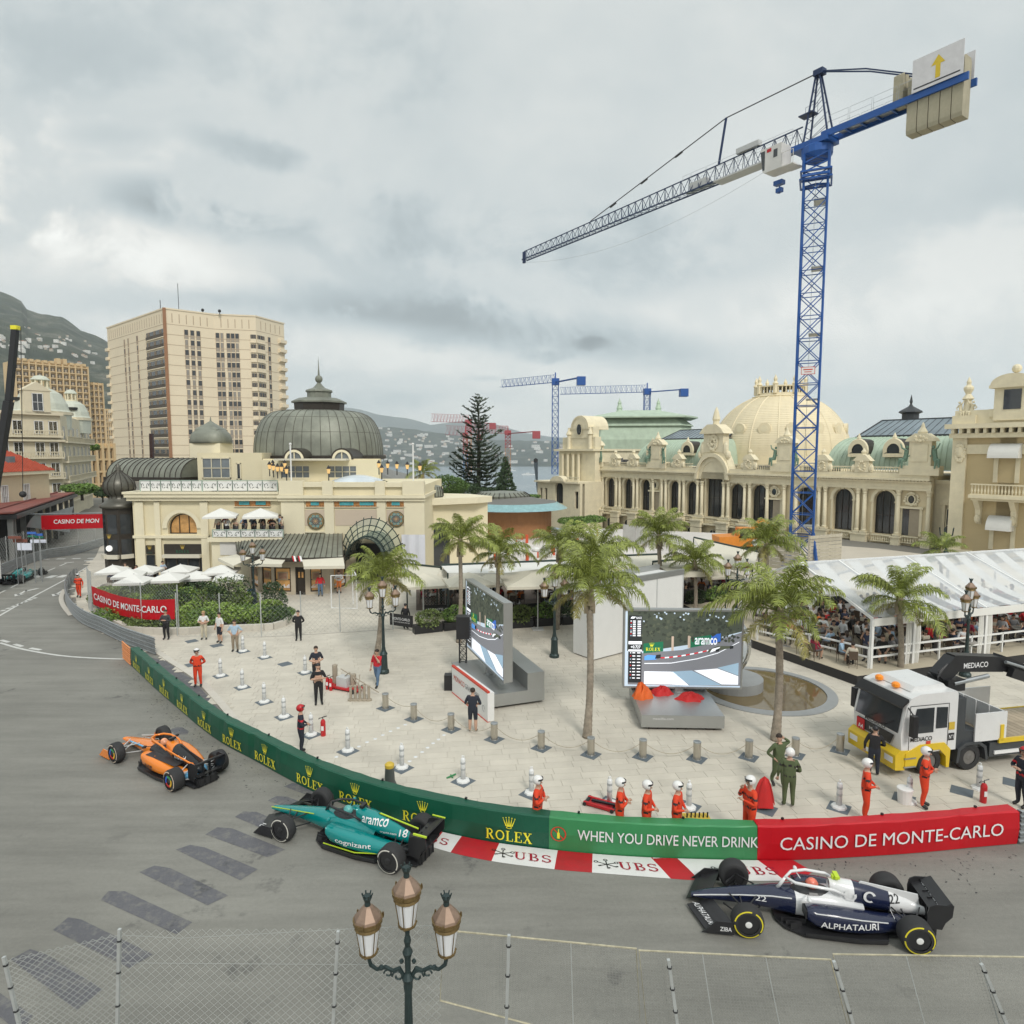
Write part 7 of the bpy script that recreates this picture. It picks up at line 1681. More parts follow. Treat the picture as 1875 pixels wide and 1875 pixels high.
for x,y,l,r in ((1015,1203,'dark street lamp standing alone on the plaza under palm fronds',.5),(703,1232,'street lamp beside the palm left of the plaza, behind the man in red',.4),(466,1112,'street lamp in front of the jewellery pavilion by the parking sign',.3),(1347,1150,'street lamp with bushy arms above the right video screen',.2),(1767,1238,'street lamp in front of the clear tent beside the truck boom',.7)):
 lamppost(PG(x,y),l,r,1.02)
t=thing('candelabrum','dark bare candelabrum lamp standing at the foot of the ochre wing','street lamp',D(1732,1012,70));mb=MB();mb.lathe([(.4,-1),(.3,0),(.12,.4),(.1,1.6),(.3,1.8),(.1,2.0)],8)
for k in range(5):a=k*2*pi/5;mb.tube([(0,0,1.8),(.6*cos(a),.6*sin(a),1.9),(.7*cos(a),.7*sin(a),2.7)],.06,5)
mb.build('pole',M_iron,t)
# ================================================= BOLLARDS AND POSTS
M_plate=mat('blue_grey_plate',(.12,.145,.165),.6,var=.12,scale=4)
pb=MB().box(-.29,-.29,0,.29,.29,.012).mesh('ground_plate',M_plate);bb=MB();bb.smooth=True;bb.lathe([(.135,0),(.135,.62)],20,capt=False);bb.smooth=False;bb=bb.mesh('shaft',M_stain);bc=MB();bc.lathe([(.14,.62),(.14,.66),(.1,.675)],20);bc.lathe([(.165,0),(.165,.02)],20);bc=bc.mesh('cap',M_steel)
ords=['first','second','third','fourth','fifth','sixth','seventh','eighth','ninth','tenth','eleventh','twelfth','thirteenth','fourteenth','fifteenth']
bps=[]
for i,(x,y) in enumerate(((706,1297),(758,1317),(826,1336),(905,1354),(991,1370),(1082,1382),(1177,1386),(1276,1390),(1371,1387),(1456,1383),(1538,1375))):
 p=PG(x,y);p.z=.036;bps.append(p);t=thing('bollard','short brushed steel bollard on grey plate, %s of the row from the left' % ords[i],'bollard',p,radians(-38),'steel bollards across the plaza')
 for nm,m_ in (('ground_plate',pb),('shaft',bb),('cap',bc)):put(nm,m_,t)
for i,(a,b) in enumerate(zip(bps,bps[1:])):
 mb=MB();q=[a.lerp(b,k/12)+V((0,0,.58-(.42 if i else .2)*4*(k/12)*(1-k/12))) for k in range(13)];mb.tube(q,.012,4);tag(mb.build('rope',mat('thin_rope',(.42,.37,.28),.9)),'thin rope sagging between the %s and %s steel bollards' % (ords[i],ords[i+1]),'rope','ropes between the bollards')
dp=MB();dp.smooth=True;dp.lathe([(.085,.06),(.08,.76),(.055,.8)],12);dp.smooth=False;dp=dp.mesh('tube',mat('translucent_white_plastic',(.74,.75,.75),.35,var=.03));db=MB();db.lathe([(.24,0),(.22,.05),(.10,.09)],8);db=db.mesh('foot',M_white);dh=MB().box(-.045,-.02,.79,.045,.02,.88).mesh('handle',M_white);ds=MB().lathe([(.0865,-.035),(.0865,.035)],12,capt=False)
ds=ds.mesh('reflective_band',mat('grey_reflective',(.45,.47,.48),.3,.2))
for i,(x,y,s) in enumerate(((445,1192,1),(485,1203,2),(404,1237,1),(444,1258,2),(484,1285,1),(559,1231,1),(520,1312,1),(570,1345,3),(637,1374,1),(736,1405,2),(848,1430,0),(973,1452,0),(1116,1471,1),(1261,1479,3),(1536,1478,1),(1664,1468,2),(1792,1444,0))):
 p=PG(x,y);p.z=.036;t=thing('delineator_post','white plastic post on a grey plate, %s' % ['far left by the striped shirt','far left back row','left front row','left middle row','left middle','near the two men in black','left of the red helmet fireman','right of the red helmet fireman','right of the red extinguisher','behind the yellow topped bollard','beside the green and white toy plane','behind the leftmost helmeted marshal','between two marshals by the red jack','behind the crouching marshal at the toolbox','left of the marshal before the truck','behind the white bucket','at the right by the extinguisher'][i],'post',p,.3*i,'white delineator posts')
 for nm,m_,z_ in (('tube',dp,0),('foot',db,0),('handle',dh,0),('reflective_band',ds,.42),('reflective_band',ds,.64)):put(nm,m_,t,(0,0,z_))
for i,(x,y) in enumerate(((445,1193),(485,1204),(404,1238),(444,1259),(484,1286),(559,1232),(520,1313),(570,1346),(637,1376),(736,1407),(848,1431),(973,1454),(1116,1470),(1261,1478),(1401,1482),(1536,1479),(1655,1462),(1761,1449),(1857,1434),(522,1216),(397,1182),(351,1174),(352,1217))):
 p=PG(x,y);p.z=.036;put('ground_plate',pb,None,p,radians(-38 if x > 560 else -45),(1.05,1.05,.5),'square blue grey plate let into the pale paving of the plaza','ground plate','square plates in the paving')
p=PG(714,1448);t=thing('bollard','tapered dark bollard with yellow top right behind the green barrier','bollard',p);mb=MB();mb.lathe([(.3,0),(.17,.35),(.145,.8)],16);mb.build('shaft',mat('dark_grey_plastic',(.07,.08,.075),.5),t);mb=MB();mb.lathe([(.15,.8),(.155,.9),(.1,.95)],16);mb.build('cap',mat('mustard',(.6,.42,.05),.5),t)
def extinguisher(x,y,label,s=1.0,loc=None):
 t=thing('fire_extinguisher',label,'extinguisher',loc or PG(x,y));t.scale=(s,)*3;mb=MB();mb.lathe([(.085,0),(.09,.02),(.09,.5),(.06,.58),(.025,.6)],12);mb.build('cylinder',mat('extinguisher_red',(.5,.015,.02),.3),t)
 mb=MB();mb.tube([(0,0,.6),(0,0,.68),(.14,0,.72)],.018,5);mb.tube([(0,0,.66),(-.12,0,.64),(-.15,0,.6)],.016,5);mb.build('valve',M_black,t);mb=MB();mb.bx((0,-.091,.3),(.09,.004,.16));mb.build('sticker',M_wht,t)
extinguisher(592,1347,'tall thin red extinguisher standing alone near the red helmet fireman',1.1);extinguisher(1800,1469,'red extinguisher standing alone at the right behind the crimson barrier',1.05);extinguisher(600,1262,'left one of two red extinguishers on the equipment trolley',.95);extinguisher(606,1264,'right one of two red extinguishers on the equipment trolley',.95)
def gear(x,y,label,kind,rz=0):
 t=thing(kind,label,'equipment',PG(x,y),rz);mb=MB();mb.mi=0;return t,mb
t,mb=gear(632,1262,'red wheeled rescue trolley with long tow bars on the plaza','trolley',radians(-25))
mb.box(-.9,-.3,.08,.9,.3,.16);mb.mi=1
for x,y in ((-.7,-.35),(.7,-.35),(-.7,.35),(.7,.35)):mb.tube([(x,y-.05,.1),(x,y+.05,.1)],.1,8)
mb.mi=2;mb.tube([(-.6,0,.16),(.2,.1,.8),(1.5,-.4,.1)],.03,5);mb.tube([(-.3,.1,.9),(1.9,0,.15)],.025,5);mb.lathe([(.12,.16),(.12,1.0),(.02,1.05)],8,(-.75,.2,0));mb.lathe([(.14,.16),(.14,.75)],8,(.4,.1,0));mb.mi=3;mb.box(-.35,-.2,.16,.25,.25,.6);mb.build('trolley_frame',[mat('extinguisher_red',(.5,.015,.02)),M_black,mat('beige_tubes',(.36,.31,.24),.5),M_lgrey],t)
t,mb=gear(660,1281,'cluster of beige hydraulic jacks next to the red trolley','jack_stand')
for k in range(5):mb.lathe([(.14,0),(.14,.06),(.06,.08),(.06,.62+.1*(k % 2)),(.09,.66)],8,(k*.2-.4,.14*((k*3) % 3)-.1,0))
mb.tube([(-.1,0,.5),(0,0,1.15)],.02,4);mb.build('jack',mat('beige_tubes',(.36,.31,.24)),t)
t,mb=gear(1100,1476,'low red trolley jack lying flat behind the light green barrier','trolley_jack',radians(-30));mb.box(-.5,-.22,.04,.5,-.14,.12);mb.box(-.5,.14,.04,.5,.22,.12);mb.box(-.4,-.2,.02,.4,.2,.06);mb.mi=1;mb.tube([(-.3,0,.12),(.5,.02,.16)],.05,6);mb.tube([(-.45,-.25,.06),(-.45,.25,.06)],.06,8);mb.tube([(.45,-.25,.06),(.45,.25,.06)],.06,8);mb.build('frame',[mat('extinguisher_red',(.5,.015,.02)),M_black],t)
t,mb=gear(1275,1512,'open yellow toolbox full of tools behind the light green barrier','toolbox');mb.box(-.38,-.2,0,.38,.2,.28);mb.mi=1
for k in range(6):mb.tube([(-.3+.12*k,-.05,.2),(-.3+.12*k+.02,0,.42)],.025,5);mb.tube([(-.3+.12*k,-.21,.12),(-.24+.12*k,-.21,.2)],.02,4)
mb.build('box',[mat('mustard',(.6,.42,.05)),M_black],t)
t,mb=gear(1656,1469,'white plastic bucket with lid beside the standing marshal','bucket');mb.lathe([(.19,0),(.22,.42)],16);mb.mi=1;mb.lathe([(.235,.42),(.235,.47),(.2,.49)],16);mb.build('bucket',[M_white,M_white],t)
t,mb=gear(826,1423,'tiny green and white object lying on the paving by a white post','tool');mb.tube([(-.14,-.1,.02),(.15,.12,.05)],.03,5);mb.tube([(-.02,.1,.03),(.06,-.08,.03)],.03,5);mb.build('body',M_green2,t)
t,mb=gear(1398,1480,'red jacket draped over a stand between marshal and green overalls','draped_jacket');R=random.Random(3);mb.smooth=True;mb.grid(lambda u,v:V((.42*(v**.45)*.75*cos(2*pi*u)*(1+.22*sin(u*31)),.2*(v**.45)*sin(2*pi*u)*(1+.15*cos(u*25)),1.0-v*.92+.04*sin(u*19))),28,8);mb.build('fabric',mat('red_fabric',(.55,.02,.02),.7,var=.15),t)
# ================================================= VIDEO SCREENS
M_alu=mat('aluminium_panel',(.40,.41,.40),.38,.6,var=.05,scale=1.2,dirt=.06);M_scr=lambda n,c,e=.75:mat('screen_'+n,c,.6,var=0,emit=e)
def screen_face(mb,W_,H_):
 """the broadcast picture: trees, walls, track with striped kerb, cars, white blocks and the timing tower; u,v in 0..1"""
 P=lambda u,v,d=0:(u*W_,-.02-d,v*H_)
 def q(mi,pts,d):mb.mi=mi;mb.F([mb.P(P(u,v,d)) for u,v in pts])
 q(0,[(0,0),(1,0),(1,1),(0,1)],0);q(1,[(.02,.47),(.02,1),(1,1),(1,.74),(.55,.56),(.2,.47)],.003);q(2,[(.03,.02),(1,.02),(1,.73),(.75,.6),(.5,.49),(.14,.44),(.03,.44)],.005)
 R=random.Random(2)
 for k in range(260):
  u,v,r=R.uniform(.12,.97),R.uniform(.6,.99),R.uniform(.006,.022);q(13 if k % 3 else 4,[(u+r*cos(a)*R.uniform(.5,1.2),min(1,v+r*1.4*sin(a)*R.uniform(.5,1.2))) for a in [i*pi/3 for i in range(6)]],.006+k*.0001)
 for k in range(26):u=R.choice([.5,.66,.8,.3])+R.gauss(0,.05);v=R.uniform(.86,.985);q(0,[(u,v),(u+.012,v-.01),(u+.016,v+.01),(u+.004,v+.015)],.02+k*.0002)
 q(6,[(.16,.44),(.33,.47),(.33,.6),(.16,.57)],.022);q(6,[(.56,.52),(.8,.6),(.8,.71),(.56,.65)],.022);q(7,[(.74,.58),(.82,.61),(.82,.72),(.74,.69)],.024);q(8,[(.4,.48),(.42,.48),(.42,.67),(.4,.67)],.022);q(8,[(.54,.52),(.565,.52),(.565,.68),(.54,.68)],.022)
 q(5,[(.17,.03),(.40,.03),(.56,.02),(.42,.2),(.17,.2)],.022);q(5,[(.60,.22),(.80,.25),(.98,.15),(.98,.04),(.84,.04)],.022);q(9,[(.40,.2),(.58,.22),(.84,.03),(.57,.02)],.022);q(9,[(.8,.26),(.98,.33),(.98,.16)],.022)
 n=12
 for k in range(n):a,b=k/n,(k+1)/n;f=lambda t:(.31+.43*t,.375+.115*t**1.5);q(10 if k % 2 == 0 else 5,[f(a),f(b),(f(b)[0],f(b)[1]+.016),(f(a)[0],f(a)[1]+.016)],.024)
 for a,b in (((.17,.3),(.4,.31)),((.4,.31),(.62,.37)),((.62,.37),(.8,.45)),((.8,.45),(.98,.6))):q(5,[a,b,(b[0],b[1]+.01),(a[0],a[1]+.01)],.024)
 q(11,[(.17,.35),(.27,.36),(.29,.41),(.2,.42),(.17,.4)],.026);q(3,[(.26,.37),(.31,.38),(.31,.43),(.27,.42)],.027);q(4,[(.71,.46),(.8,.49),(.93,.53),(.92,.55),(.8,.55),(.72,.5)],.026);q(5,[(.73,.46),(.8,.5),(.82,.54),(.75,.51)],.028);q(3,[(.78,.47),(.81,.48),(.81,.52),(.78,.5)],.029);q(3,[(.9,.51),(.93,.52),(.93,.56),(.9,.55)],.029)
 q(3,[(.03,.05),(.145,.05),(.145,.94),(.03,.94)],.03);q(5,[(.03,.56),(.145,.56),(.145,.6),(.03,.6)],.032);q(5,[(.03,.465),(.145,.465),(.145,.49),(.03,.49)],.032);q(5,[(.045,.9),(.055,.925),(.09,.925),(.075,.9)],.032)
 mb.mi=5;f=lambda u0,v0:(lambda u,v:P(u0+u,v0+v,.033));text_fit(mb,'RACE',f(.095,.895),.045,.028,.01);text_fit(mb,'+0.727',f(.05,.505),.085,.04,.02);text_fit(mb,'aramco',f(.6,.565),.19,.09,.01)
 for k in range(18):
  v=.86-k*.024 if k < 9 else .44-(k-9)*.042;q([5,10,9][k % 3],[(.045,v),(.055,v),(.055,v+.013),(.045,v+.013)],.033);q(5,[(.065,v),(.09,v),(.09,v+.013),(.065,v+.013)],.033);q(5,[(.105,v),(.135,v),(.135,v+.013),(.105,v+.013)],.033)
 mb.mi=12;f2=lambda u,v:P(.18+u,.475+v,.034);serif_text(mb,'ROLEX',lambda u,v:f2(u/W_,v/H_),.14);crown_mark(mb,lambda u,v:P(.23+u/W_,.525+v/H_,.034),.2,.2)
SM=[M_scr('bluegrey',(.42,.5,.58)),M_scr('forest',(.05,.06,.045)),M_scr('track',(.16,.165,.18)),M_scr('black',(.015,.018,.02)),M_scr('leaf',(.07,.08,.055)),M_scr('white',(.80,.83,.88)),M_scr('green',(.01,.12,.06)),M_scr('blue',(.03,.11,.42)),M_scr('stone',(.42,.33,.26)),M_scr('paleblue',(.25,.36,.45)),M_scr('red',(.55,.02,.03)),M_scr('azure',(.1,.3,.7)),M_scr('yellow',(.7,.65,.03)),M_scr('darkleaf',(.03,.037,.028))]
def video_screen(P0,P1,z0,z1,label,th=.34):
 B=Bld('video_screen',label,P0,P1);mb=B.mb();mb.box(-.06,0,z0-.06,B.L+.06,th,z1+.06);mb.box(-.07,-.06,z0-.07,B.L+.07,0,z0);mb.box(-.07,-.06,z1,B.L+.07,0,z1+.07);mb.box(-.07,-.06,z0,0,0,z1);mb.box(B.L,-.06,z0,B.L+.07,0,z1);mb.build('casing',M_alu,B.t)
 mb=MB();screen_face(mb,B.L,z1-z0);o=mb.build('display',SM,B.t);o.location=(0,0,z0);return B
ys=27.6;a_,b_=D(1144,1190,ys+.1),D(1357,1190,ys-.1);S2=video_screen(a_,b_,ZH(1257,ys),ZH(1119,ys),'large video screen facing the camera showing a race car picture')
def plinth(B,x0,x1,y0,y1,h,ybk,col=(0,0),ztop=2.0,label=''):
 mb=B.mb();mb.box(x0,y0,.16,x1,y1,h);mb.build('plinth',M_alu,B.t);mb=B.mb();mb.box(x0+.01,ybk,h,x1-.01,y1-.01,h+.75);mb.build('rear_box',M_alu,B.t);mb=B.mb()
 for x in (x0+.5,(x0+x1)/2,x1-.5):mb.box(x-.2,y0+.15,.03,x+.2,y1-.15,.16)
 mb.build('foot',M_brown,B.t);mb=B.mb();mb.lathe([(.36,h),(.36,h+.03),(.27,h+.06),(.25,ztop)],14,(col[0],col[1],0));mb.build('column',M_alu,B.t)
Lx=S2.L;plinth(S2,.35,3.6,-2.6,.9,.66,.3,(2.35,.15),ZH(1257,ys));
mb=S2.mb();text_fit(mb,'massillia.com',lambda u,v:(.8+u,-2.61,.48+v),.8,.09,0);mb.build('lettering',M_wht,S2.t)
M_redf=MATS['red_fabric'];M_orf=mat('orange_fabric',(.72,.13,.02),.7,var=.15)
def heap(B,x,y,z,w,d,h,m,label,seed,name='folded_overalls'):
 R=random.Random(seed);ph=[R.uniform(0,6) for _ in range(4)];mb=B.mb();mb.smooth=True;mb.grid(lambda u,v:V((x+w*v*cos(2*pi*u)*(1+.25*sin(3*2*pi*u+ph[0])),y+d*v*sin(2*pi*u)*(1+.2*sin(5*2*pi*u+ph[1])),z+h*(1-v**2.2)*(1+.4*sin(7*v+4*2*pi*u+ph[2])))),26,7)
 B_=[tuple(B.t.matrix_basis @ V(q)) if 0 else q for q in mb.v];M_=Matrix.Translation(B.P0) @ Matrix.Rotation(B.rz,4,'Z');mb.v=[tuple(M_ @ V(q)) for q in mb.v];tag(mb.build(name,m),label,'clothing')
heap(S2,1.55,-.3,.63,.5,.3,.3,M_redf,'crumpled red overalls on the screen base, left heap',1);heap(S2,2.65,-.9,.63,.62,.32,.28,M_redf,'crumpled red overalls on the screen base, right heap',2);heap(S2,.62,-.75,.66,.42,.3,.5,M_orf,'orange jacket hung over the left end of the screen base',3,'draped_jacket')
Y1a,Y1b=32.5,27.2;a_,b_=D(855,1140,Y1a),D(924,1140,Y1b);S1=video_screen(a_,b_,ZH(1181,Y1a),ZH(1062,Y1a),'left video screen turned sideways towards the far street');zsc=ZH(1181,Y1a)
plinth(S1,S1.L*.12,S1.L*.98,-1.0,1.9,.7,1.1,(S1.L*.52,.3),zsc)
pp0,pp1=PG(828,1268),PG(893,1323);PB_=Bld('sign_panel','long white panel with red lettering and red edge leaning on the left screen base',pp0,pp1,'sign');mb=PB_.mb();mb.mi=0;mb.box(0,0,.05,PB_.L,.3,1.25);mb.mi=1;mb.box(-.01,-.01,1.25,PB_.L,.1,1.33);mb.box(0,-.02,.0,PB_.L,.1,.07);mb.build('panel',[M_white,mat('tomato',(.6,.06,.03),.5)],PB_.t)
mb=PB_.mb();mb.mi=0;text_fit(mb,'MONACO',lambda u,v:(PB_.L*.06+u,-.012,.72+v),PB_.L*.32,.24,0);mb.mi=1;text_fit(mb,'GRAND PRIX',lambda u,v:(PB_.L*.40+u,-.012,.72+v),PB_.L*.40,.24,0);arcstroke(mb,lambda u,v:(PB_.L*.9+u,-.012,.5+v),0,0,.12,.12,0,300,.03,10);mb.build('lettering',[mat('tomato',(.6,.06,.03)),mat('grey_print',(.3,.3,.32),.5)],PB_.t)
p=PG(848,1236);t=thing('speaker_tower','black truss tower carrying a hanging loudspeaker left of the screen','speaker',p);mb=MB();lattice(mb,(0,0,0),(0,0,2.6),.17,7,.03,.015,(V((1,0,0)),V((0,1,0))));mb.box(-.5,-.4,0,.5,.4,.04);mb.build('truss',M_black,t);mb=MB();mb.box(-.3,-.35,1.9,.35,.2,3.0);mb.build('loudspeaker',M_black,t)
mb=MB(Matrix.Translation(PG(822,1262)));mb.box(-.2,-.2,0,.25,.2,.72);tag(mb.build('loudspeaker',M_black),'black loudspeaker on the ground at the panel end','speaker')
# ================================================= BASIN AND TILTED DISC
pc=PG(1396,1262);t=thing('fountain_basin','round shallow basin of brownish water with grey stone rim and plinth','fountain',(pc.x,pc.y,0));r=126/FPX*(pc.y)*1.02;mb=MB();mb.lathe([(r*.86,.03),(r*.86,.09),(r,.07),(r,.02)],64,capt=False);mb.build('rim',mat('grey_stone_rim',(.30,.31,.31),.6,var=.08),t)
mb=MB();mb.lathe([(r*.865,.02),(r*.865,.045)],64);mb.build('water',mat('basin_water',(.17,.125,.055),.04,var=.15,scale=1,spec=1.0),t);mb=MB();mb.lathe([(1.35,.03),(1.35,.5)],40,(-1.25,.4,0));mb.build('plinth',MATS['grey_stone_rim'],t)
dk=D(1357,1180,pc.y+.4);mb=MB(Matrix.Translation((dk.x-1.15,dk.y,dk.z)) @ Matrix.Rotation(radians(8),4,'Z') @ Matrix.Rotation(radians(78),4,'X'));mb.smooth=True;mb.lathe([(.02,-.1),(.7,-.02),(1.35,.2),(1.55,.3),(1.56,.33),(1.35,.25),(.7,.05),(.02,0)],40,capt=False);o=mb.build('mirror_disc',mat('polished_metal',(.6,.6,.58),.07,1.0,var=.02));tag(o,'large plain polished metal dish standing behind the right screen','sculpture')
c0,c1,c2=PG(1112,1187),PG(1150,1198),PG(1248,1172);B=Bld('white_booth','tall plain white event booth behind the palms',c1,c2);hb=ZH(1068,c1.y);mb=B.mb();mb.box(0,0,.1,B.L,1.9,hb);mb.build('wall',M_white,B.t)
for k in (0,1,2):mb=B.mb();mb.box(B.L*k/2-.03,-.03,.1,B.L*k/2+.03,0,hb);mb.build('edge_trim',M_lgrey,B.t)
mb=B.mb();mb.box(-.05,-.05,hb,B.L+.05,.12,hb+.3);mb.box(-.05,1.8,hb,B.L+.05,1.95,hb+.3);mb.build('roof_beam',M_alu,B.t);mb=B.mb();mb.box(-2.3,.3,.1,0,1.9,hb-.1);mb.build('wall',M_white,B.t)
p=D(1500,1120,42);t=thing('van','white van parked beside the clear tent','van',(p.x,p.y,0),radians(200));mb=MB();mb.prism([(-2.2,.4),(2.3,.4),(2.4,1.0),(1.5,1.3),(1.0,2.0),(-2.1,2.05)],-.9,.9,'y');mb.build('body',M_white,t);mb=MB();mb.prism([(1.45,1.33),(1.02,1.9),(.2,1.9),(.2,1.3)],-.92,.92,'y');mb.box(-1.9,-.92,1.3,0,.92,1.85);mb.build('window',M_glass,t)
for x in (-1.4,1.5):
 for s in (-.8,.8):mb=MB();mb.tube([(x,s-.1,.34),(x,s+.1,.34)],.34,14);mb.build('wheel',M_rubber,t)
# ================================================= PARASOLS, AWNINGS, TERRACES
def parasol_mesh(w,h,m):
 mb=MB();c=mb.P((0,0,h));e=[mb.P((w*cos(pi/4+k*pi/4)*(1.41 if k % 2 == 0 else 1.0),w*sin(pi/4+k*pi/4)*(1.41 if k % 2 == 0 else 1.0),0)) for k in range(8)];f=[mb.P((w*cos(pi/4+k*pi/4)*(1.41 if k % 2 == 0 else 1.0),w*sin(pi/4+k*pi/4)*(1.41 if k % 2 == 0 else 1.0),-.16)) for k in range(8)]
 for k in range(8):mb.F((e[k],e[(k+1) % 8],c));mb.F((f[k],f[(k+1) % 8],e[(k+1) % 8],e[k]))
 return mb.mesh('canopy',m)
CM={}
def parasol(px,py,Y,wpx,label,m=None,group='white square parasols',hh=.5,zt=None):
 p=D(px,py,Y);w=round(wpx/FPX*Y/2/1.2,1);m=m or M_canvas;key=(w,m.name);CM.setdefault(key,parasol_mesh(w,.62 if w > 1.2 else .45,m));t=thing('parasol',label,'parasol',(p.x,p.y,0),R5.uniform(-.15,.15)+.2,group);z=p.z
 put('canopy',CM[key],t,(0,0,z-.5));mb=MB();mb.tube([(0,0,0 if z < 5 else zk),(0,0,z)],.035,6);mb.box(-.35,-.35,0 if z < 5 else zk,.35,.35,(0 if z < 5 else zk)+.08);mb.build('pole',M_lgrey,t)
for i,(x,y,w,Y) in enumerate(((206,1033,60,50),(236,1040,62,48),(265,1033,60,52),(330,1032,62,52),(245,1050,66,45),(308,1046,66,46.5),(360,1044,62,49),(405,1033,70,50),(418,1046,62,47),(385,1041,50,51))):parasol(x,y,Y,w,'white parasol over the left café terrace, %s' % ['leftmost','second from left','rear one by the turret','rear one by the shop','nearest one','front centre one','small rear one','largest right one','front one at right','half hidden one'][i])
parasol(404,933,55.3,70,'left white parasol on the café balcony');parasol(477,933,55.3,74,'right white parasol on the café balcony')
def awning_roof(q,label,m=M_canvasc,val=.35):
 q=[V(p) for p in q];mb=MB();mb.F([mb.P(p) for p in (q[3],q[2],q[1],q[0])]);mb.F([mb.P(p) for p in (q[3]-V((0,0,val)),q[2]-V((0,0,val)),q[2],q[3])]);mb.F([mb.P(p-V((0,0,.04))) for p in q]);t=thing('awning',label,'awning');mb.build('fabric',m,t)
 mb=MB()
 for a in q:mb.tube([V((a.x,a.y,0)),a],.05,5)
 mb.tube([q[0]+V((0,0,.06)),q[1]+V((0,0,.06))],.08,5);mb.build('frame',mat('dark_green_iron',(.03,.05,.045)),t)
awning_roof((D(808,1036,46),D(1066,1026,48),D(1078,1050,43),D(820,1049,42.5)),'long white terrace awning behind the left screen',M_canvas)
awning_roof((D(1062,1022,50),D(1205,1016,51),D(1212,1034,46),D(1066,1046,45)),'pale awning behind the palms left of the booth');awning_roof((D(1195,1030,46),D(1320,1018,49),D(1330,1046,43),D(1225,1048,42)),'cream awning to the right of the booth top');awning_roof((D(1270,985,58),D(1390,1012,55),D(1378,1040,48),D(1300,1030,50)),'large cream sloping terrace roof below the orange excavator')
awning_roof((D(750,1034,50),D(806,1040,47),D(800,1056,44),D(745,1056,45)),'cream awning at the café corner behind the lamp')
for i,(x,y,w,Y) in enumerate(((775,1052,110,43),(858,1051,100,42),(985,1046,160,40),(900,1048,90,43),(1120,1020,110,49),(1180,1034,150,47),(1250,1030,110,49),(1040,1052,110,42),(1150,1046,90,45),(1310,1038,90,50),(815,1044,110,46),(945,1040,120,47),(1090,1034,110,50),(1215,1018,110,54),(1345,1022,90,55))):parasol(x,y,Y,w,'cream terrace parasol between café and casino, %s from the left' % ords[i],M_canvasc,'cream terrace parasols')
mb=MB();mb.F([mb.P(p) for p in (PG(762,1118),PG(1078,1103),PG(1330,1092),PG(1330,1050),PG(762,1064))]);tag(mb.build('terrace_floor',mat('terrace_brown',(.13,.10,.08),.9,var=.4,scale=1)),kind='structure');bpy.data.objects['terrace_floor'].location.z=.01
def blackbanner(p0,p1,h,text,label,z0=.05):
 B=Bld('banner',label,p0,p1);mb=B.mb();mb.box(0,0,z0,B.L,.03,z0+h);mb.build('fabric',M_black,B.t)
 if text:mb=B.mb();text_fit(mb,text,lambda u,v:(B.L*.12+u,-.02,z0+h*.5+v),B.L*.76,h*.22,.01);text_fit(mb,'SOCIETE DES BAINS DE MER',lambda u,v:(B.L*.12+u,-.02,z0+h*.3+v),B.L*.76,h*.09,0);mb.build('lettering',M_wht,B.t)
blackbanner(PG(714,1151),PG(756,1157),.75,'MONTE-CARLO','small black board with white lettering beside the hedge',.28);blackbanner(PG(775,1130),PG(850,1128),.8,'MONTE-CARLO','black terrace banner behind the hedge left of the screen');blackbanner(PG(930,1134),PG(1070,1120),.9,'','plain black terrace banner behind the hedge right of the screen');blackbanner(PG(1225,1110),PG(1345,1100),.9,'','plain black banner behind the dark hedge')
sheet('site_ground',[D(p[0],p[1],1) and G(*p) for p in ((778,1038),(1100,1026),(1400,1010),(1400,980),(1110,968),(780,985))],mat('pale_concrete_dust',(.66,.62,.58),.9,var=.12,scale=.2,dirt=.2),.036)
R=random.Random(8);dbm=[MB().box(-.6,-.3,0,.6,.3,.35).mesh('block',M_white),MB().box(-.15,-.15,0,.15,.15,1.1).mesh('post',mat('site_orange',(.65,.1,.04),.6)),MB().sph((0,0,.3),(.7,.5,.4),7,5).mesh('bag',M_white)]
for i in range(70):
 x,y=R.uniform(800,1110),R.uniform(978,1030);k=R.choice([0,1,1,2,2]);put(['concrete_block','marker_post','rubble_bag'][k],dbm[k],None,PG(x,y),R.uniform(0,3),R.uniform(.5,1),['white block lying on the pale building site','orange marker post standing on the building site','white rubble bag on the pale building site'][k],['block','post','bag'][k],'loose items on the building site')
t=thing('excavator','orange excavator on the building site in front of the casino arches','excavator',D(1348,1014,64));mb=MB();mb.mi=0;mb.prism([(-2,.9),(2.2,.9),(2.2,1.7),(.4,1.9),(-2.1,1.8)],-1.2,1.2,'y');mb.box(-.2,-1.2,1.7,1.0,-.1,2.7);mb.tube([(1,.3,1.6),(2.5,.3,3.4),(4.0,.3,2.6),(3.8,.3,1.2)],[.3,.25,.2,.3],4);mb.mi=1;mb.box(-2,-1.3,.1,2,-.8,.8);mb.box(-2,.8,.1,2,1.3,.8);mb.box(-.1,-1.22,1.9,.9,-1.2,2.6);mb.mi=2;mb.lathe([(.45,0),(.45,.02)],12,(0,0,0)) if 0 else mb.tube([(1.4,-1.22,1.3),(1.4,-1.25,1.3)],.35,12);mb.build('body',[mat('machine_orange',(.72,.25,.03),.5),M_black,M_white],t)
blackbanner
B=Bld('site_fence','pale grey concrete site fence behind the palms before the casino',D(1140,985,80),D(1205,985,76),'fence');mb=B.mb();
pm_=MB().box(.03,0,0,1.9,.12,2.4).mesh('panel',mat('pale_site_panel',(.55,.54,.51),.8,var=.08,dirt=.15))
for k in range(3):B.part('panel',pm_,k*2.0,0,-.2)
B=Bld('site_fence','pale grey site fence right of the orange excavator',D(1366,990,68),D(1392,990,67),'fence')
for k in range(1):B.part('panel',pm_,k*2.0,0,0)
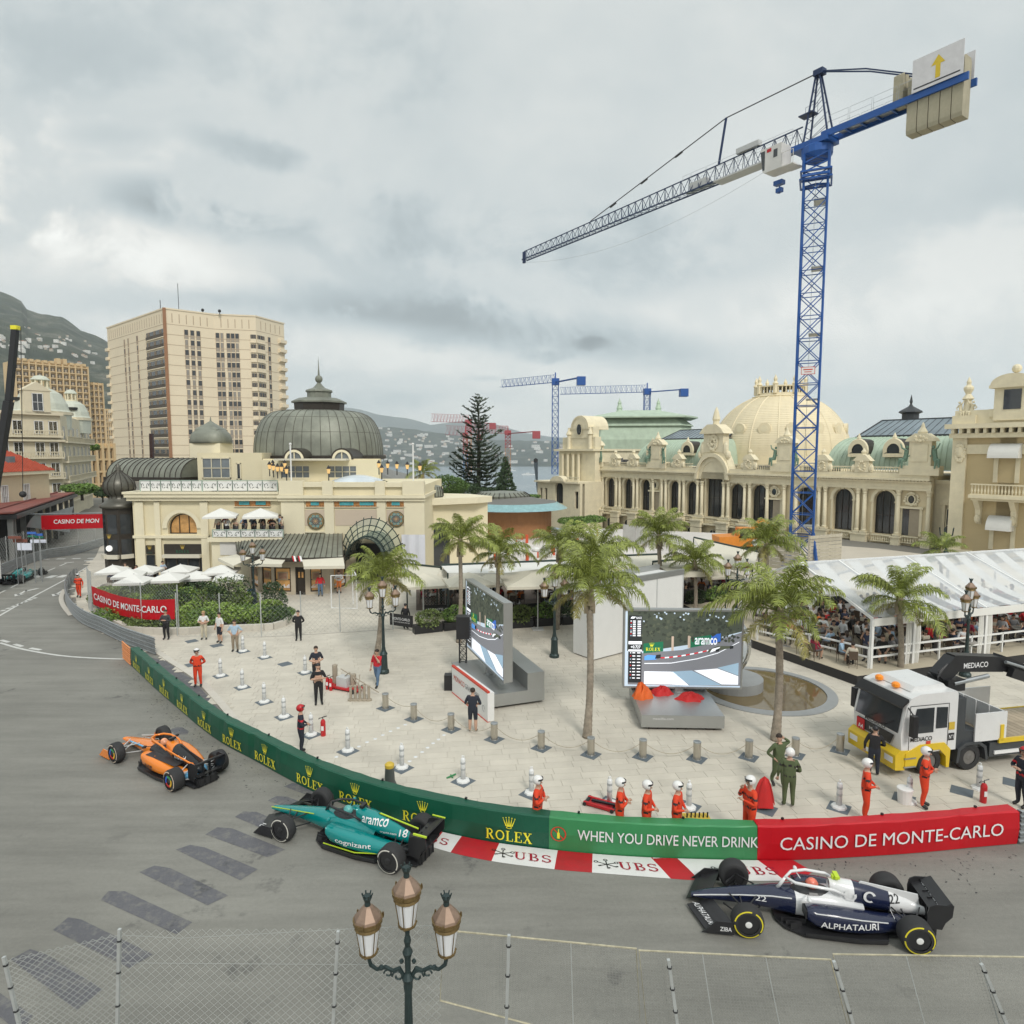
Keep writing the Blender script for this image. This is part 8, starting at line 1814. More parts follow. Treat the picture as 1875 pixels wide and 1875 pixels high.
# ================================================= CLEAR TENT ON ITS PLATFORM
TA=V((17.5,31.2,0));te,tbk=V((.953,.303,0)),V((-.303,.953,0));PH=.5
pls=[G(1569,1257),G(1569,1257)+te*24,G(1569,1257)+te*24+tbk*16,G(1330,1150)+tbk*6,G(1378,1188)]
mb=MB();mb.prism([(p.x,p.y) for p in pls][::1],.03,PH-.02);tag(mb.build('platform',M_black),'low black skirted platform under the clear tent','platform');sheet('platform_floor',pls,mat('beige_carpet',(.50,.44,.33),.9,var=.05),PH)
TN=thing('event_tent','large clear roofed white event tent full of seated guests','tent',(TA.x,TA.y,PH),atan2(te.y,te.x));ss=[0,2.64,7.52,12.4,17.3,22];ze_,zr_=2.45,4.4
M_pvc=mat('clear_pvc',(.86,.89,.92),.12,alpha=.42,var=.12,scale=.8,spec=.8)
for k,s in enumerate(ss):
 for d in (0,10):mb=MB();mb.box(s-.07,d-.07,0,s+.07,d+.07,ze_);mb.build('post',M_white,TN)
 mb=MB();mb.tube([(s,0,ze_),(s,5,zr_),(s,10,ze_)],.08,4);mb.build('rafter',M_white,TN)
 if k:
  for sx,nm in ((s-.5,0),(s+.12,0)):mb=MB();mb.grid(lambda u,v:(sx+.35*u*(1-.6*abs(v-.5)),-.02+.05*sin(u*12),ze_*v),6,4);mb.build('curtain',M_canvas,TN)
for a,b in zip(ss,ss[1:]):
 for y0,z0,y1,z1 in ((0,ze_,5,zr_),(5,zr_,10,ze_)):
  mb=MB();mb.grid(lambda u,v:(a+.05+(b-a-.1)*u,y0+(y1-y0)*v,z0+(z1-z0)*v+.05-.06*sin(pi*u)*sin(pi*v)),6,6);mb.build('roof_panel',M_pvc,TN)
 n_=max(1,int((b-a)/1.6))
 for q in range(n_):
  xx=a+(q+.35)*(b-a)/n_;mb=MB();mb.grid(lambda u,v:(xx+.8*u+.5*v*(1-v),.1+4.8*v,ze_-.1+(zr_-ze_)*v-.5*sin(pi*v)),3,8);mb.build('ceiling_drape',M_canvas,TN)
mb=MB();mb.box(0,-.1,ze_-.35,22,-.04,ze_+.03);mb.build('valance',M_canvas,TN)
mb=MB();mb.tube([(0,5,zr_),(22,5,zr_)],.07,4);mb.build('ridge_beam',M_white,TN)
def rail(p0,p1,label):
 B=Bld('hand_rail',label,p0,p1,'railing');n_=max(2,int(B.L/2.2));pm2=MB().box(-.04,-.04,PH,.04,.04,PH+1.05).mesh('post',M_white)
 for k in range(n_+1):B.part('post',pm2,B.L*k/n_,0,0)
 for z in (.55,1.0):mb=B.mb();mb.box(0,-.04,PH+z-.04,B.L,.04,PH+z+.04);mb.build('rail',M_white,B.t)
rail(G(1382,1190)+V((.2,.2,0)),TA+V((-.1,0,0)),'white rail along the left edge of the tent platform');rail(TA,TA+te*22,'white rail along the front of the tent platform')
for i,(x,y,w,h,c,l) in enumerate(((27,984,24,5,'b','brown arrow direction sign at far left, upper'),(37,990,26,6,'b','brown arrow direction sign at far left, lower'),(58,976,16,4,'u','small blue direction sign at far left'),(71,979,14,4,'u','small blue direction sign, right one, at far left'),(60,982,18,3,'g','green direction sign at far left'),(72,984,14,3,'g','green direction sign, right one, at far left'),(45,1001,26,13,'s','bright double monitor under a black board at far left'),(70,991,28,6,'s','pale board below the green direction signs'))):
 Y=54+i*.3;p=D(x,y,Y);t=thing('road_sign' if c != 's' else 'monitor',l,'sign' if c != 's' else 'screen',(p.x,p.y,0));k=Y/FPX;mb=MB();mb.box(-w*k/2,-.04,p.z-h*k/2,w*k/2,.04,p.z+h*k/2);mb.build('panel',{'b':mat('sign_brown',(.2,.07,.05),.5),'u':mat('sign_blue',(.05,.15,.5),.5),'g':mat('sign_green',(.03,.22,.14),.5),'s':mat('pale_screen',(.5,.52,.58),.5,emit=.3)}[c],t);mb=MB();mb.tube([(0,.05,0),(0,.05,p.z)],.028,5);mb.build('post',M_steel,t)
p=D(-42,995,50);t=thing('mobile_crane','yellow and white crane vehicle behind the far guard rail','crane',(p.x-1,p.y,0));mb=MB();mb.mi=0;mb.box(-3,-1,.5,1.7,1,1.1);mb.mi=1;mb.box(.2,-1,1.1,1.9,1,3.1);mb.mi=2;mb.box(.5,-1.03,1.6,1.7,-1,2.8);mb.build('cab',[mat('machine_yellow',(.65,.42,.03),.5),M_white,M_glassl],t)
p=PG(461,1096);t=thing('parking_sign','small blue parking sign in front of the pavilion','sign',p);mb=MB();mb.box(-.3,0,.1,.3,.04,.75);mb.build('panel',mat('sign_blue',(.05,.15,.5)),t);mb=MB();text_fit(mb,'P',lambda u,v:(-.12+u,-.01,.25+v),.22,.36,.02);mb.build('lettering',M_wht,t)
# ================================================= PEOPLE
M_skin=mat('skin',(.50,.31,.22),.6,var=.06,rand=.12);M_sh=mat('black_shoes',(.02,.02,.02),.5,var=.1);M_hair=mat('dark_hair',(.035,.022,.015),.7,var=.2,rand=.5)
SUIT=lambda n,c:mat('cloth_'+n,c,.8,var=.13,scale=9,bump=.3,bscale=14)
ARMS={'down':((.30,.02,1.14),(.31,-.06,.88)),'cross':((.31,-.06,1.15),(-.0,-.21,1.2)),'behind':((.32,.1,1.15),(.06,.22,.98)),'belly':((.31,-.01,1.14),(.06,-.21,1.08)),'phone':((.25,-.14,1.2),(.08,-.2,1.5)),'head':((.37,-.02,1.5),(.13,-.03,1.66)),'hips':((.38,.08,1.16),(.19,-.03,1.0)),'table':((.26,-.12,1.16),(.16,-.38,1.06))}
def hand(mb,w,d):
 d=d.normalized();s=d.cross(V((0,0,1)) if abs(d.z) < .9 else V((0,1,0))).normalized();u=s.cross(d);p=w+d*.045;mb.tube([w-d*.02,p,p+d*.05],[.03,.042,.036],6)
 for k,l in enumerate((.065,.08,.075,.055)):o=p+d*.045+s*(k-1.5)*.02;mb.tube([o,o+d*l*.55,o+d*l*.85-u*l*.4],[.011,.010,.008],4)
 mb.tube([p+s*.035,p+s*.065+d*.035,p+s*.055+d*.07-u*.02],[.013,.012,.009],4)
def body(top,bot,aL='down',aR='down',walk=0,sit=False,bare=False,shorts=False,female=False,band=None,lod=2):
 me=bpy.data.meshes.new('p');P=[];E=[];Rr=[];tg=[]
 def n(p,r,t,par=None):
  P.append(p);Rr.append(r);tg.append(t)
  if par is not None:E.append((par,len(P)-1))
  return len(P)-1
 dz=-.45 if sit else 0
 pe=n((0,.02,.97+dz),.14,'b');wa=n((0,.01,1.12+dz),.125,'t',pe);ch=n((0,0,1.33+dz),.15,'t',wa);nb=n((0,.01,1.47+dz),.075,'t',ch);nk=n((0,0,1.54+dz),.052,'s',nb);jw=n((0,-.015,1.61+dz),.075,'s',nk);hd=n((0,0,1.69+dz),.092,'s',jw);n((0,.005,1.75+dz),.06,'s',hd)
 ws=[]
 for sg,A in ((1,aL),(-1,aR)):
  e,w=ARMS[A];sh=n((sg*.185,.0,1.425+dz),.065,'t',ch);el=n((sg*e[0],e[1],e[2]+dz),.046,'t',sh);m_=n((sg*(e[0]+w[0])/2,(e[1]+w[1])/2,(e[2]+w[2])/2+dz),.038,'s' if bare else 't',el);wr=n((sg*w[0],w[1],w[2]+dz),.029,'s' if bare else 't',m_);ws.append((V(P[wr]),V(P[wr])-V(P[el])))
  y=walk*sg
  if sit:hp=n((sg*.1,-.02,.5),.095,'b',pe);kn=n((sg*.13,-.42,.52),.07,'b',hp);an=n((sg*.13,-.36+.1*sg*walk,.1),.042,'s' if shorts else 'b',kn);n((sg*.13,-.5,.05),.04,'h',an)
  else:hp=n((sg*.095,.02,.88),.1,'b',pe);kn=n((sg*.11,-.02-y*.5,.5),.064,'b',hp);cf=n((sg*.115,.02-y*.7+(.05 if y < 0 else 0),.3),.055,'s' if shorts else 'b',kn);an=n((sg*.12,.03-y,.10+(.06 if y < 0 else 0)),.042,'s' if shorts else 'b',cf);n((sg*.14,-.14-y,.045),.042,'h',an)
 me.from_pydata(P,E,[]);o=bpy.data.objects.new('p',me);COL.objects.link(o)
 o.modifiers.new('s','SKIN');me.skin_vertices[0].data[0].use_root=True
 for v,r in zip(me.skin_vertices[0].data,Rr):v.radius=(r*1.22,r*1.22) if r not in (.052,.075,.092,.06,.029) else (r*1.08,r*1.08)
 for i in (0,1,2):me.skin_vertices[0].data[i].radius=(Rr[i]*1.45,Rr[i]*1.1)
 m_=o.modifiers.new('b','SUBSURF');m_.levels=lod;m_.render_levels=lod;dg=bpy.context.evaluated_depsgraph_get();ev=o.evaluated_get(dg).to_mesh()
 mb=MB();mb.smooth=True;mb.v=[tuple(v.co) for v in ev.vertices];mid={'t':0,'b':1,'s':2,'h':3}
 seg=[(V(P[a]),V(P[b]),tg[b]) for a,b in E]
 for f in ev.polygons:
  c=f.center;best=min(seg,key=lambda s:((c-s[0]-(s[1]-s[0])*max(0,min(1,(c-s[0]).dot(s[1]-s[0])/(s[1]-s[0]).length_squared))).length));k=mid[best[2]]
  if k == 0 and c.z < 1.0+dz:k=1
  if k == 1 and c.z > 1.02+dz:k=0
  if band and not sit and (1.28 < c.z < 1.335 or (abs(c.x) < .2 and .985 < c.z < 1.03)) and k < 2:k=4
  mb.f.append(tuple(f.vertices));mb.m.append(k);mb.sm.append(True)
 COL.objects.unlink(o);bpy.data.objects.remove(o);mb.mi=2
 for w,d in ws:hand(mb,w,d)
 z=1.66+dz;mb.sph((0,-.105,z-.01),(.016,.03,.024),6,4)
 for s in (-1,1):mb.sph((s*.092,.01,z),(.014,.022,.032),5,4)
 mb.mi=3
 for s in (-1,1):mb.sph((s*.034,-.089,z+.025),(.013,.008,.008),5,3)
 mb.sph((0,-.087,z-.052),(.026,.008,.006),5,3)
 return mb.mesh('person',[top,bot,M_skin,M_sh,band or M_black])
def hairme(long=False,dz=0,m=None):
 mb=MB();mb.smooth=True;mb.sph((0,.018,1.705+dz),(.103,.11,.098),12,8)
 mb.v=[(x,y if z > 1.69+dz or y > .02 else max(y,-.03),z) for x,y,z in mb.v]
 if long:mb.tube([(0,.07,1.72+dz),(0,.10,1.58+dz),(0,.1,1.45+dz)],[.08,.08,.03],8)
 return mb.mesh('hair',m or M_hair)
def helmet_me(c,v=True):
 mb=MB();mb.smooth=True;mb.mi=0;mb.sph((0,.01,1.71),(.135,.152,.14),16,10);kp_=[i for i,q in enumerate(mb.f) if not (sum(mb.v[j][1] for j in q)/len(q) < -.085 and 1.585 < sum(mb.v[j][2] for j in q)/len(q) < 1.735)];mb.f=[mb.f[i] for i in kp_];mb.m=mb.m[:len(kp_)];mb.sm=mb.sm[:len(kp_)];mb.smooth=False;mb.mi=1
 mb.grid(lambda a,b:V((.142*sin((a-.5)*2.4),.01-.160*cos((a-.5)*2.4),1.735+.05*b)),8,2)
 return mb.mesh('helmet',[c,M_glass])
HM_W=helmet_me(mat('helmet_white',(.75,.74,.72),.25));HM_R=helmet_me(mat('helmet_red',(.45,.015,.02),.25));HAIR=hairme();HAIRL=hairme(True,0,mat('blonde_hair',(.42,.28,.13),.7,var=.2));CAP=hairme(False,.012,M_black)
OR_=SUIT('marshal_orange_red',(.70,.055,.015));NV=SUIT('navy',(.018,.022,.035));BK=SUIT('black',(.014,.014,.016));GR=SUIT('olive_overall',(.085,.115,.05));WH=SUIT('white',(.68,.68,.67));RD=SUIT('red',(.55,.02,.03));JN=SUIT('denim',(.10,.17,.27));KH=SUIT('khaki',(.27,.22,.16));GY=SUIT('charcoal',(.05,.05,.055));OS=SUIT('orange',(.75,.2,.05));WB=SUIT('pale_blue',(.38,.5,.62))
def person(x,y,hz,label,top,bot,aL='down',aR='down',head='hair',h=1.76,z=None,loc=None,**k):
 p=loc or PG(x,y);t=thing('person',label,'person',p,radians(hz));t.scale=(h/1.76,)*3;b=put('body',body(top,bot,aL,aR,**k),t);
 for hh in (head,) if isinstance(head,str) else head:
  put({'hair':'hair','long':'hair','cap':'cap','white':'helmet','red':'helmet'}[hh],{'hair':HAIR,'long':HAIRL,'cap':CAP,'white':HM_W,'red':HM_R}[hh],t)
 return t
kw=dict(band=M_black);C='cross'
person(363,1257,15,'marshal in red overalls with hands behind back beside the kerb at left',OR_,OR_,'behind','behind','white',**kw)
person(985,1533,70,'helmeted marshal with crossed arms behind the crown barrier, leftmost of the row',OR_,OR_,C,C,'white',**kw)
person(1135,1541,75,'helmeted marshal with crossed arms behind the letters of the green barrier',OR_,OR_,C,C,'white',h=1.8,**kw)
person(1184,1545,65,'helmeted marshal holding a red cloth, third from left behind the barrier',OR_,OR_,'belly','belly','white',h=1.78,**kw)
person(1239,1547,60,'helmeted marshal looking down at the yellow toolbox',OR_,OR_,'belly','belly','white',h=1.78,**kw)
person(1370,1540,-70,'marshal with hand raised to his helmet beside the draped red jacket',OR_,OR_,C,'phone','white',h=1.85,**kw)
person(1584,1503,65,'marshal with red extinguisher at his back in front of the truck',OR_,OR_,'belly','belly','white',h=1.85,**kw)
person(1691,1478,50,'marshal with crossed arms standing at the front wheel of the truck',OR_,OR_,C,C,'white',h=1.86,**kw)
person(145,1094,10,'marshal in red overalls inside the curved guard rail at far left',OR_,OR_,'down','behind','white',walk=.1,**kw)
person(553,1379,110,'fireman in dark clothes and red helmet standing behind the green barrier',NV,NV,'belly','belly','red',band=RD)
person(1869,1477,-80,'fireman in dark suit and red helmet at the right edge',NV,NV,C,C,'red',h=1.85,band=RD)
person(580,1250,25,'man in black polo looking at his phone behind his colleague',NV,BK,'belly','belly','hair',bare=True)
person(584,1290,20,'man in black with cap and headset, arms crossed by the trolley',BK,BK,C,C,'cap',bare=True,h=1.8)
person(547,1173,10,'man in black with cap and white lanyard in the open plaza',BK,BK,'behind','behind','cap')
person(866,1340,175,'bearded man in dark shirt and shorts seen from behind at the white panel',NV,NV,'belly','belly','hair',bare=True,shorts=True)
person(691,1257,-25,'man in red shirt and blue jeans walking, hand at his mouth',RD,JN,'phone','down','hair',bare=True,walk=.2)
person(587,1092,10,'man in red jacket and jeans in front of the shop window',RD,JN)
person(722,1113,-40,'man in dark suit standing right of the lamp post by the terrace',GY,BK)
person(305,1171,0,'man in dark grey jacket with crossed arms at the end of the red banner',GY,BK,C,C)
person(374,1171,10,'blonde woman in white blouse and pale skirt beside the flower bed',WH,SUIT('cream',(.55,.5,.38)),'belly','belly','long',h=1.68,bare=True)
person(403,1177,-30,'man in white shirt and navy shorts near the flower bed',WH,NV,'down','down','hair',bare=True,shorts=True)
person(431,1193,5,'man in striped shirt and khaki trousers with hands on hips',WB,KH,'hips','hips','hair',bare=True)
person(1424,1440,15,'man in green overalls scratching his head',GR,GR,'head','hips','hair',walk=.12,band=None)
person(1443,1477,165,'helmeted man in green overalls seen from behind',GR,GR,'down','belly','white',h=1.82,band=M_black)
person(1599,1419,150,'man in black jacket leaning on the truck bumper',BK,NV,'down','belly','cap',h=1.7)
person(743,1152,160,'person in black bending over behind the small black board',BK,BK,'down','down','cap',h=1.6)
person(621,1086,10,'man in white shirt and orange shorts behind the mesh gate',WH,OS,C,C,'hair',shorts=True)
person(1255,1116,0,'man in dark suit and white shirt beside the white booth',GY,BK)
kc=dict(bare=True,lod=1);M_shirt=mat('crowd_shirt',(.6,.6,.6),.8,var=.08,objcol=True);M_trs=mat('crowd_trousers',(.10,.095,.10),.85,var=.2,rand=.9)
def merged(sit,aL,aR,long,**k):
 me=body(M_shirt,M_trs,aL,aR,sit=sit,**kc,**k);hm=hairme(long,-.45 if sit else 0,M_hair)
 b=MB();b.v=[tuple(v.co) for v in me.vertices];b.f=[tuple(p.vertices) for p in me.polygons];b.m=[p.material_index for p in me.polygons];b.sm=[True]*len(b.f)
 h=MB();h.v=[tuple(v.co) for v in hm.vertices];h.f=[tuple(p.vertices) for p in hm.polygons];h.m=[5]*len(h.f);h.sm=[True]*len(h.f);b.add(h);return b.mesh('person',[M_shirt,M_trs,M_skin,M_sh,M_black,M_hair])
SITM=[merged(True,'table','belly',False),merged(True,'phone','table',False),merged(True,'cross','cross',True),merged(True,'table','table',True,shorts=True),merged(True,'down','table',False)];STM=[merged(False,'down','phone',False),merged(False,'cross','cross',False),merged(False,'belly','down',True)]
SHC=[('white',(.72,.72,.7)),('white',(.66,.67,.68)),('pale blue',(.35,.5,.65)),('navy',(.02,.03,.06)),('black',(.02,.02,.02)),('red',(.55,.02,.03)),('beige',(.5,.42,.3)),('grey',(.25,.25,.26)),('white',(.7,.69,.66)),('orange',(.75,.2,.04)),('pale blue',(.4,.52,.66)),('beige',(.55,.5,.4)),('white',(.7,.7,.7)),('navy',(.03,.04,.08)),('dark red',(.3,.02,.05))]
chm=MB();chm.box(-.2,-.2,.43,.2,.2,.47);chm.box(-.2,.17,.47,.2,.2,.85)
for x in (-.18,.18):
 for y in (-.18,.18):chm.tube([(x,y,0),(x,y,.45)],.015,4)
chm=chm.mesh('chair',mat('bistro_chair',(.09,.06,.04),.6));tbm=MB();tbm.lathe([(.38,.72),(.38,.75)],14);tbm.tube([(0,0,0),(0,0,.72)],.03,6);tbm.lathe([(.22,0),(.2,.02)],10);tbm=tbm.mesh('table',mat('table_top',(.35,.33,.3),.5))
def crowd(pts,where,z,seed,facing=None,stand=.12,chairs=True,gname=None):
 R=random.Random(seed);gname=gname or 'guests '+where
 for i,p in enumerate(pts):
  st_=R.random() < stand;cn,c=R.choice(SHC);rz_=R.uniform(0,6.28) if facing is None else radians(facing)+R.uniform(-.9,.9);me=R.choice(STM if st_ else SITM);q=V((p[0],p[1],z))
  o=put('person',me,None,q,rz_,R.uniform(.93,1.03),'%s guest in a %s top %s' % ('standing' if st_ else 'seated',cn,where),'person',gname);o.color=(*c,1)
  if chairs and not st_:
   put('chair',chm,None,q+V((0,0,0)),rz_,1,'dark bistro chair with a seated guest '+where,'chair','chairs '+where)
   if i % 3 == 0:put('table',tbm,None,q+V((sin(rz_)*.75,-cos(rz_)*.75,0)),0,1,'small round table among guests '+where,'table','tables '+where)
Rc=random.Random(21);tp=[]
for s in range(27):
 for d in range(9):
  if Rc.random() < .8:p=TA+te*(.5+s*.78+Rc.uniform(-.2,.2))+tbk*(.75+d*1.02+Rc.uniform(-.25,.25));tp.append(p)
tp=[p for p in tp if proj((p.x,p.y,1.2))[0] < 1900];crowd(tp,'under the clear tent',PH,1,stand=.14)
lp=[]
for x,y in ((1400,1150),(1430,1140),(1455,1160),(1480,1150),(1500,1172),(1490,1195),(1520,1180),(1540,1200),(1465,1185),(1445,1165),(1530,1158),(1560,1210)):lp.append(G(x,y+12,PH))
crowd(lp,'on the open platform left of the tent',PH,2)
cp=[PG(Rc.uniform(765,1105),Rc.uniform(1085,1112)) for _ in range(72)];crowd(cp,'on the terrace behind the hedge',PZ,3,stand=.1)
cp=[PG(Rc.uniform(190,330),Rc.uniform(1062,1080)) for _ in range(20)];crowd(cp,'under the left café parasols',PZ,4,stand=.2)
cp=[BB.P0+BB.d*(.25+k*.385)+V((0,.35+(k % 2)*.6,0)) for k in range(15)];crowd(cp,'on the café balcony',zk,5,facing=0,stand=1,chairs=False)
cp=[PG(Rc.uniform(1225,1345),Rc.uniform(1078,1095)) for _ in range(10)];crowd(cp,'behind the dark hedge',PZ,6)
# ================================================= RACE CARS
M_carb=mat('carbon_black',(.022,.022,.024),.35,var=.15,scale=4);M_navyc=mat('deep_navy_paint',(.009,.014,.045),.25,var=.05,coat=.6);M_whc=mat('car_white_paint',(.74,.74,.74),.25,var=.02,coat=.6);M_teal=mat('teal_paint',(.0,.25,.24),.22,.15,var=.05,coat=.7);M_papaya=mat('papaya_paint',(.85,.24,.02),.25,var=.04,coat=.6);M_lime=mat('lime_trim',(.55,.72,.04),.4);M_sky=mat('sky_blue_trim',(.18,.50,.78),.4)
def loft(secs,n=16):
 """secs: (x, yc, halfwidth, z0, z1, power, material)"""
 mb=MB();mb.smooth=True;rings=[]
 for x,yc,w,z0,z1,pw,m in secs:
  rg=[]
  for j in range(n):
   a=2*pi*j/n;c,s=cos(a),sin(a);rg.append(mb.P((x,yc+w*abs(c)**(2/pw)*(1 if c >= 0 else -1),(z0+z1)/2+(z1-z0)/2*abs(s)**(2/pw)*(1 if s >= 0 else -1))))
  rings.append(rg)
 for k,(A,B) in enumerate(zip(rings,rings[1:])):
  for j in range(n):mb.F((A[j],A[(j+1) % n],B[(j+1) % n],B[j]),secs[k][6])
 mb.F(rings[0],secs[0][6]);mb.F(rings[-1][::-1],secs[-1][6]);return mb
def bvh(*mbs):
 v=[];f=[]
 for m in mbs:n=len(v);v+=[V(p) for p in m.v];f+=[tuple(i+n for i in q) for q in m.f]
 return BVHTree.FromPolygons(v,f)
def decal(tree,par,s,x0,x1,z0,z1,m,italic=0,serif=False):
 mb=MB();last=[V((0,.7,0))]
 def fn(u,v):
  x=x0+(x1-x0)*u;z=z0+(z1-z0)*v;h=tree.ray_cast(V((x,3,z)),V((0,-1,0)))
  if h[0] is None:h=tree.find_nearest(V((x,last[0].y,z)))
  last[0]=h[0];nn=h[1] if h[1].y > 0 else -h[1];return h[0]+V((0,.012,0))+nn*.006
 text_fit(mb,s,fn,1,1,.008);mb.build('lettering',m,par)
def race_car(name,label,pf,pr,P,heli=None):
 """pf, pr: ground contacts of the near (left) front and rear wheels"""
 pf,pr=G(*pf),G(*pr);d=(pf-pr).normalized();nl=V((-d.y,d.x,0));mid=pr-nl*.82;t=thing(name,label,'race car',(mid.x,mid.y,0),atan2(d.y,d.x));A,B_,Cc=P['mats']  # main, second, dark
 ms=[A,B_,Cc,P['trim']];
 tub=loft([(4.75,0,.08,.26,.33,2.2,P['nose']),(4.35,0,.14,.25,.43,2.4,P['nose']),(3.6,0,.19,.24,.56,2.8,P['nose']),(2.95,0,.25,.2,.66,3,P['nose']),(2.4,0,.31,.14,.70,3.4,P['cock']),(1.6,0,.36,.1,.74,3.2,P['cock']),(.9,0,.34,.1,.6,3,P['cock'])]);tub.build('monocoque',ms,t)
 eng=loft([(1.62,0,.12,.74,1.0,2.6,P['air']),(1.5,0,.19,.5,1.02,2.4,P['air']),(1.1,0,.23,.42,.99,2.0,P['e1']),(.7,0,.21,.36,.92,1.8,P['e1']),(.3,0,.17,.32,.82,1.6,P['e2']),(-.1,0,.12,.3,.68,1.6,P['e3']),(-.5,0,.07,.32,.5,2,2)]);eng.build('engine_cover',ms,t);sp=[]
 fin=MB();fin.prism([(1.0,.9),(.9,1.0),(-.35,.80),(-.4,.5),(0,.5)],-.012,.012,'y');fin.mi=0;fin.build('shark_fin',ms[P['e3']],t)
 for s in (1,-1):
  q=loft([(2.25,s*.52,.17,.36,.62,3,P['s1']),(2.05,s*.54,.21,.24,.64,3.4,P['s1']),(1.6,s*.53,.24,.16,.63,3,P['s1']),(1.1,s*.49,.24,.13,.57,2.8,P['s1']),(.6,s*.40,.22,.12,.48,2.6,P['s2']),(.1,s*.26,.17,.13,.40,2.4,P['s3']),(-.3,s*.12,.09,.15,.33,2,2)]);q.build('sidepod',ms,t);sp.append(q)
  mb=MB();mb.box(2.22,s*.38,.40,2.29,s*.66,.58);mb.build('air_inlet',M_carb,t)
  mb=MB();mb.tube([(2.15,s*.3,.74),(2.22,s*.52,.80)],.012,4);mb.sph((2.2,s*.58,.81),(.05,.09,.05),8,6);mb.build('mirror',ms[P['cock']],t)
 mb=MB();f=[(2.85,.3),(2.7,.55),(2.3,.78),(1.2,.82),(.55,.76),(.42,.5),(-.55,.45),(-.6,0)];mb.prism(f+[(x,-y) for x,y in f[::-1]],.04,.085)
 for s in (1,-1):
  mb.prism([(2.3,s*.78),(2.3,s*.8),(1.1,s*.85),(.55,s*.79),(.55,s*.76),(1.2,s*.81)],.08,.16)
  for k in range(3):mb.box(2.2+k*.12,s*(.4+k*.1),.08,2.75-k*.08,s*(.415+k*.1),.22)
 mb.build('floor',M_carb,t)
 mb=MB();mb.box(-.62,-.35,.05,-.5,.35,.3);
 for k in range(4):mb.box(-.65,-.3+k*.2,.05,0,-.29+k*.2,.28)
 mb.build('diffuser',M_carb,t)
 mb=MB();mb.sph((2.0,0,.70),(.46,.25,.08),14,6);mb.build('cockpit',M_carb,t)
 mb=MB();mb.smooth=True;mb.tube([(1.35,-.27,.80),(1.6,-.31,.92),(2.05,-.31,.965),(2.4,-.22,.95),(2.58,0,.93),(2.4,.22,.95),(2.05,.31,.965),(1.6,.31,.92),(1.35,.27,.80)],.036,8);mb.tube([(2.58,0,.93),(2.75,0,.66)],[.035,.05],6);mb.build('halo',P['halo'],t)
 mb=MB();mb.box(1.42,-.05,1.0,1.55,.05,1.09);mb.box(1.4,-.12,1.06,1.5,.12,1.12);mb.build('camera_pod',P['pod'],t)
 mb=MB();mb.mi=P['fw']
 for s in (1,-1):
  for k in range(4):
   x0=4.85-k*.14;z=.09+k*.05;mb.grid(lambda u,v:V((x0-.34*u-.17*v,s*(.1+.86*u),z+.05*v+.03*u*(k > 0)+.01)),6,2);mb.grid(lambda u,v:V((x0-.34*u-.17*v,s*(.96-.86*u*1),z+.05*v-.005+.03*(1-u)*(k > 0)) if 0 else (x0-.34*u-.17*v,s*(.1+.86*u),z+.05*v-.008+.03*u*(k > 0))),6,2)
 mb.build('front_wing',ms,t)
 for s in (1,-1):mb=MB();mb.prism([(4.62,.06),(4.55,.12),(4.3,.36),(3.95,.36),(3.9,.06)],s*.965-.012,s*.965+.012,'y');mb.build('endplate',ms[P['fwe']],t)
 mb=MB();mb.mi=2
 for x0,z0,c in ((-.42,.74,.3),(-.62,.84,.22)):mb.prism([(x0,z0),(x0+.02,z0+.03),(x0-c,z0+.13),(x0-c-.02,z0+.1)],-.5,.5,'y')
 mb.prism([(-.5,.42),(-.5,.45),(-.75,.5),(-.75,.47)],-.45,.45,'y')
 for s in (-.12,.12):mb.box(-.62,s-.012,.3,-.5,s+.012,.85)
 mb.build('rear_wing',ms,t)
 for s in (1,-1):mb=MB();mb.prism([(-.35,.36),(-.34,.7),(-.38,.86),(-.5,.92),(-.88,.93),(-.86,.66),(-.72,.5),(-.66,.34)],s*.5-.014,s*.5+.014,'y');mb.build('endplate',M_carb,t)
 if P.get('rw'):mb=MB();text_fit(mb,P['rw'],lambda u,v:(-.885+.004-.0,.45-u,.86+v) if 0 else (-.44-.30*v/.12,.42-u,.765+v*1.05),.84,.12,.02);mb.build('lettering',P['rwm'],t)
 for x,yi in ((3.6,.2),(0,.12)):
  for s in (1,-1):
   mb=MB();y1=s*.66
   for a,z0,z1 in ((.42,.28,.25),(-.42,.28,.25),(.3,.54,.46),(-.35,.56,.48),(.05,.5,.3)):mb.tube([(x+a,s*yi,z0),(x,y1,z1)],.018,4)
   mb.build('suspension_arm',P.get('susp',M_carb),t)
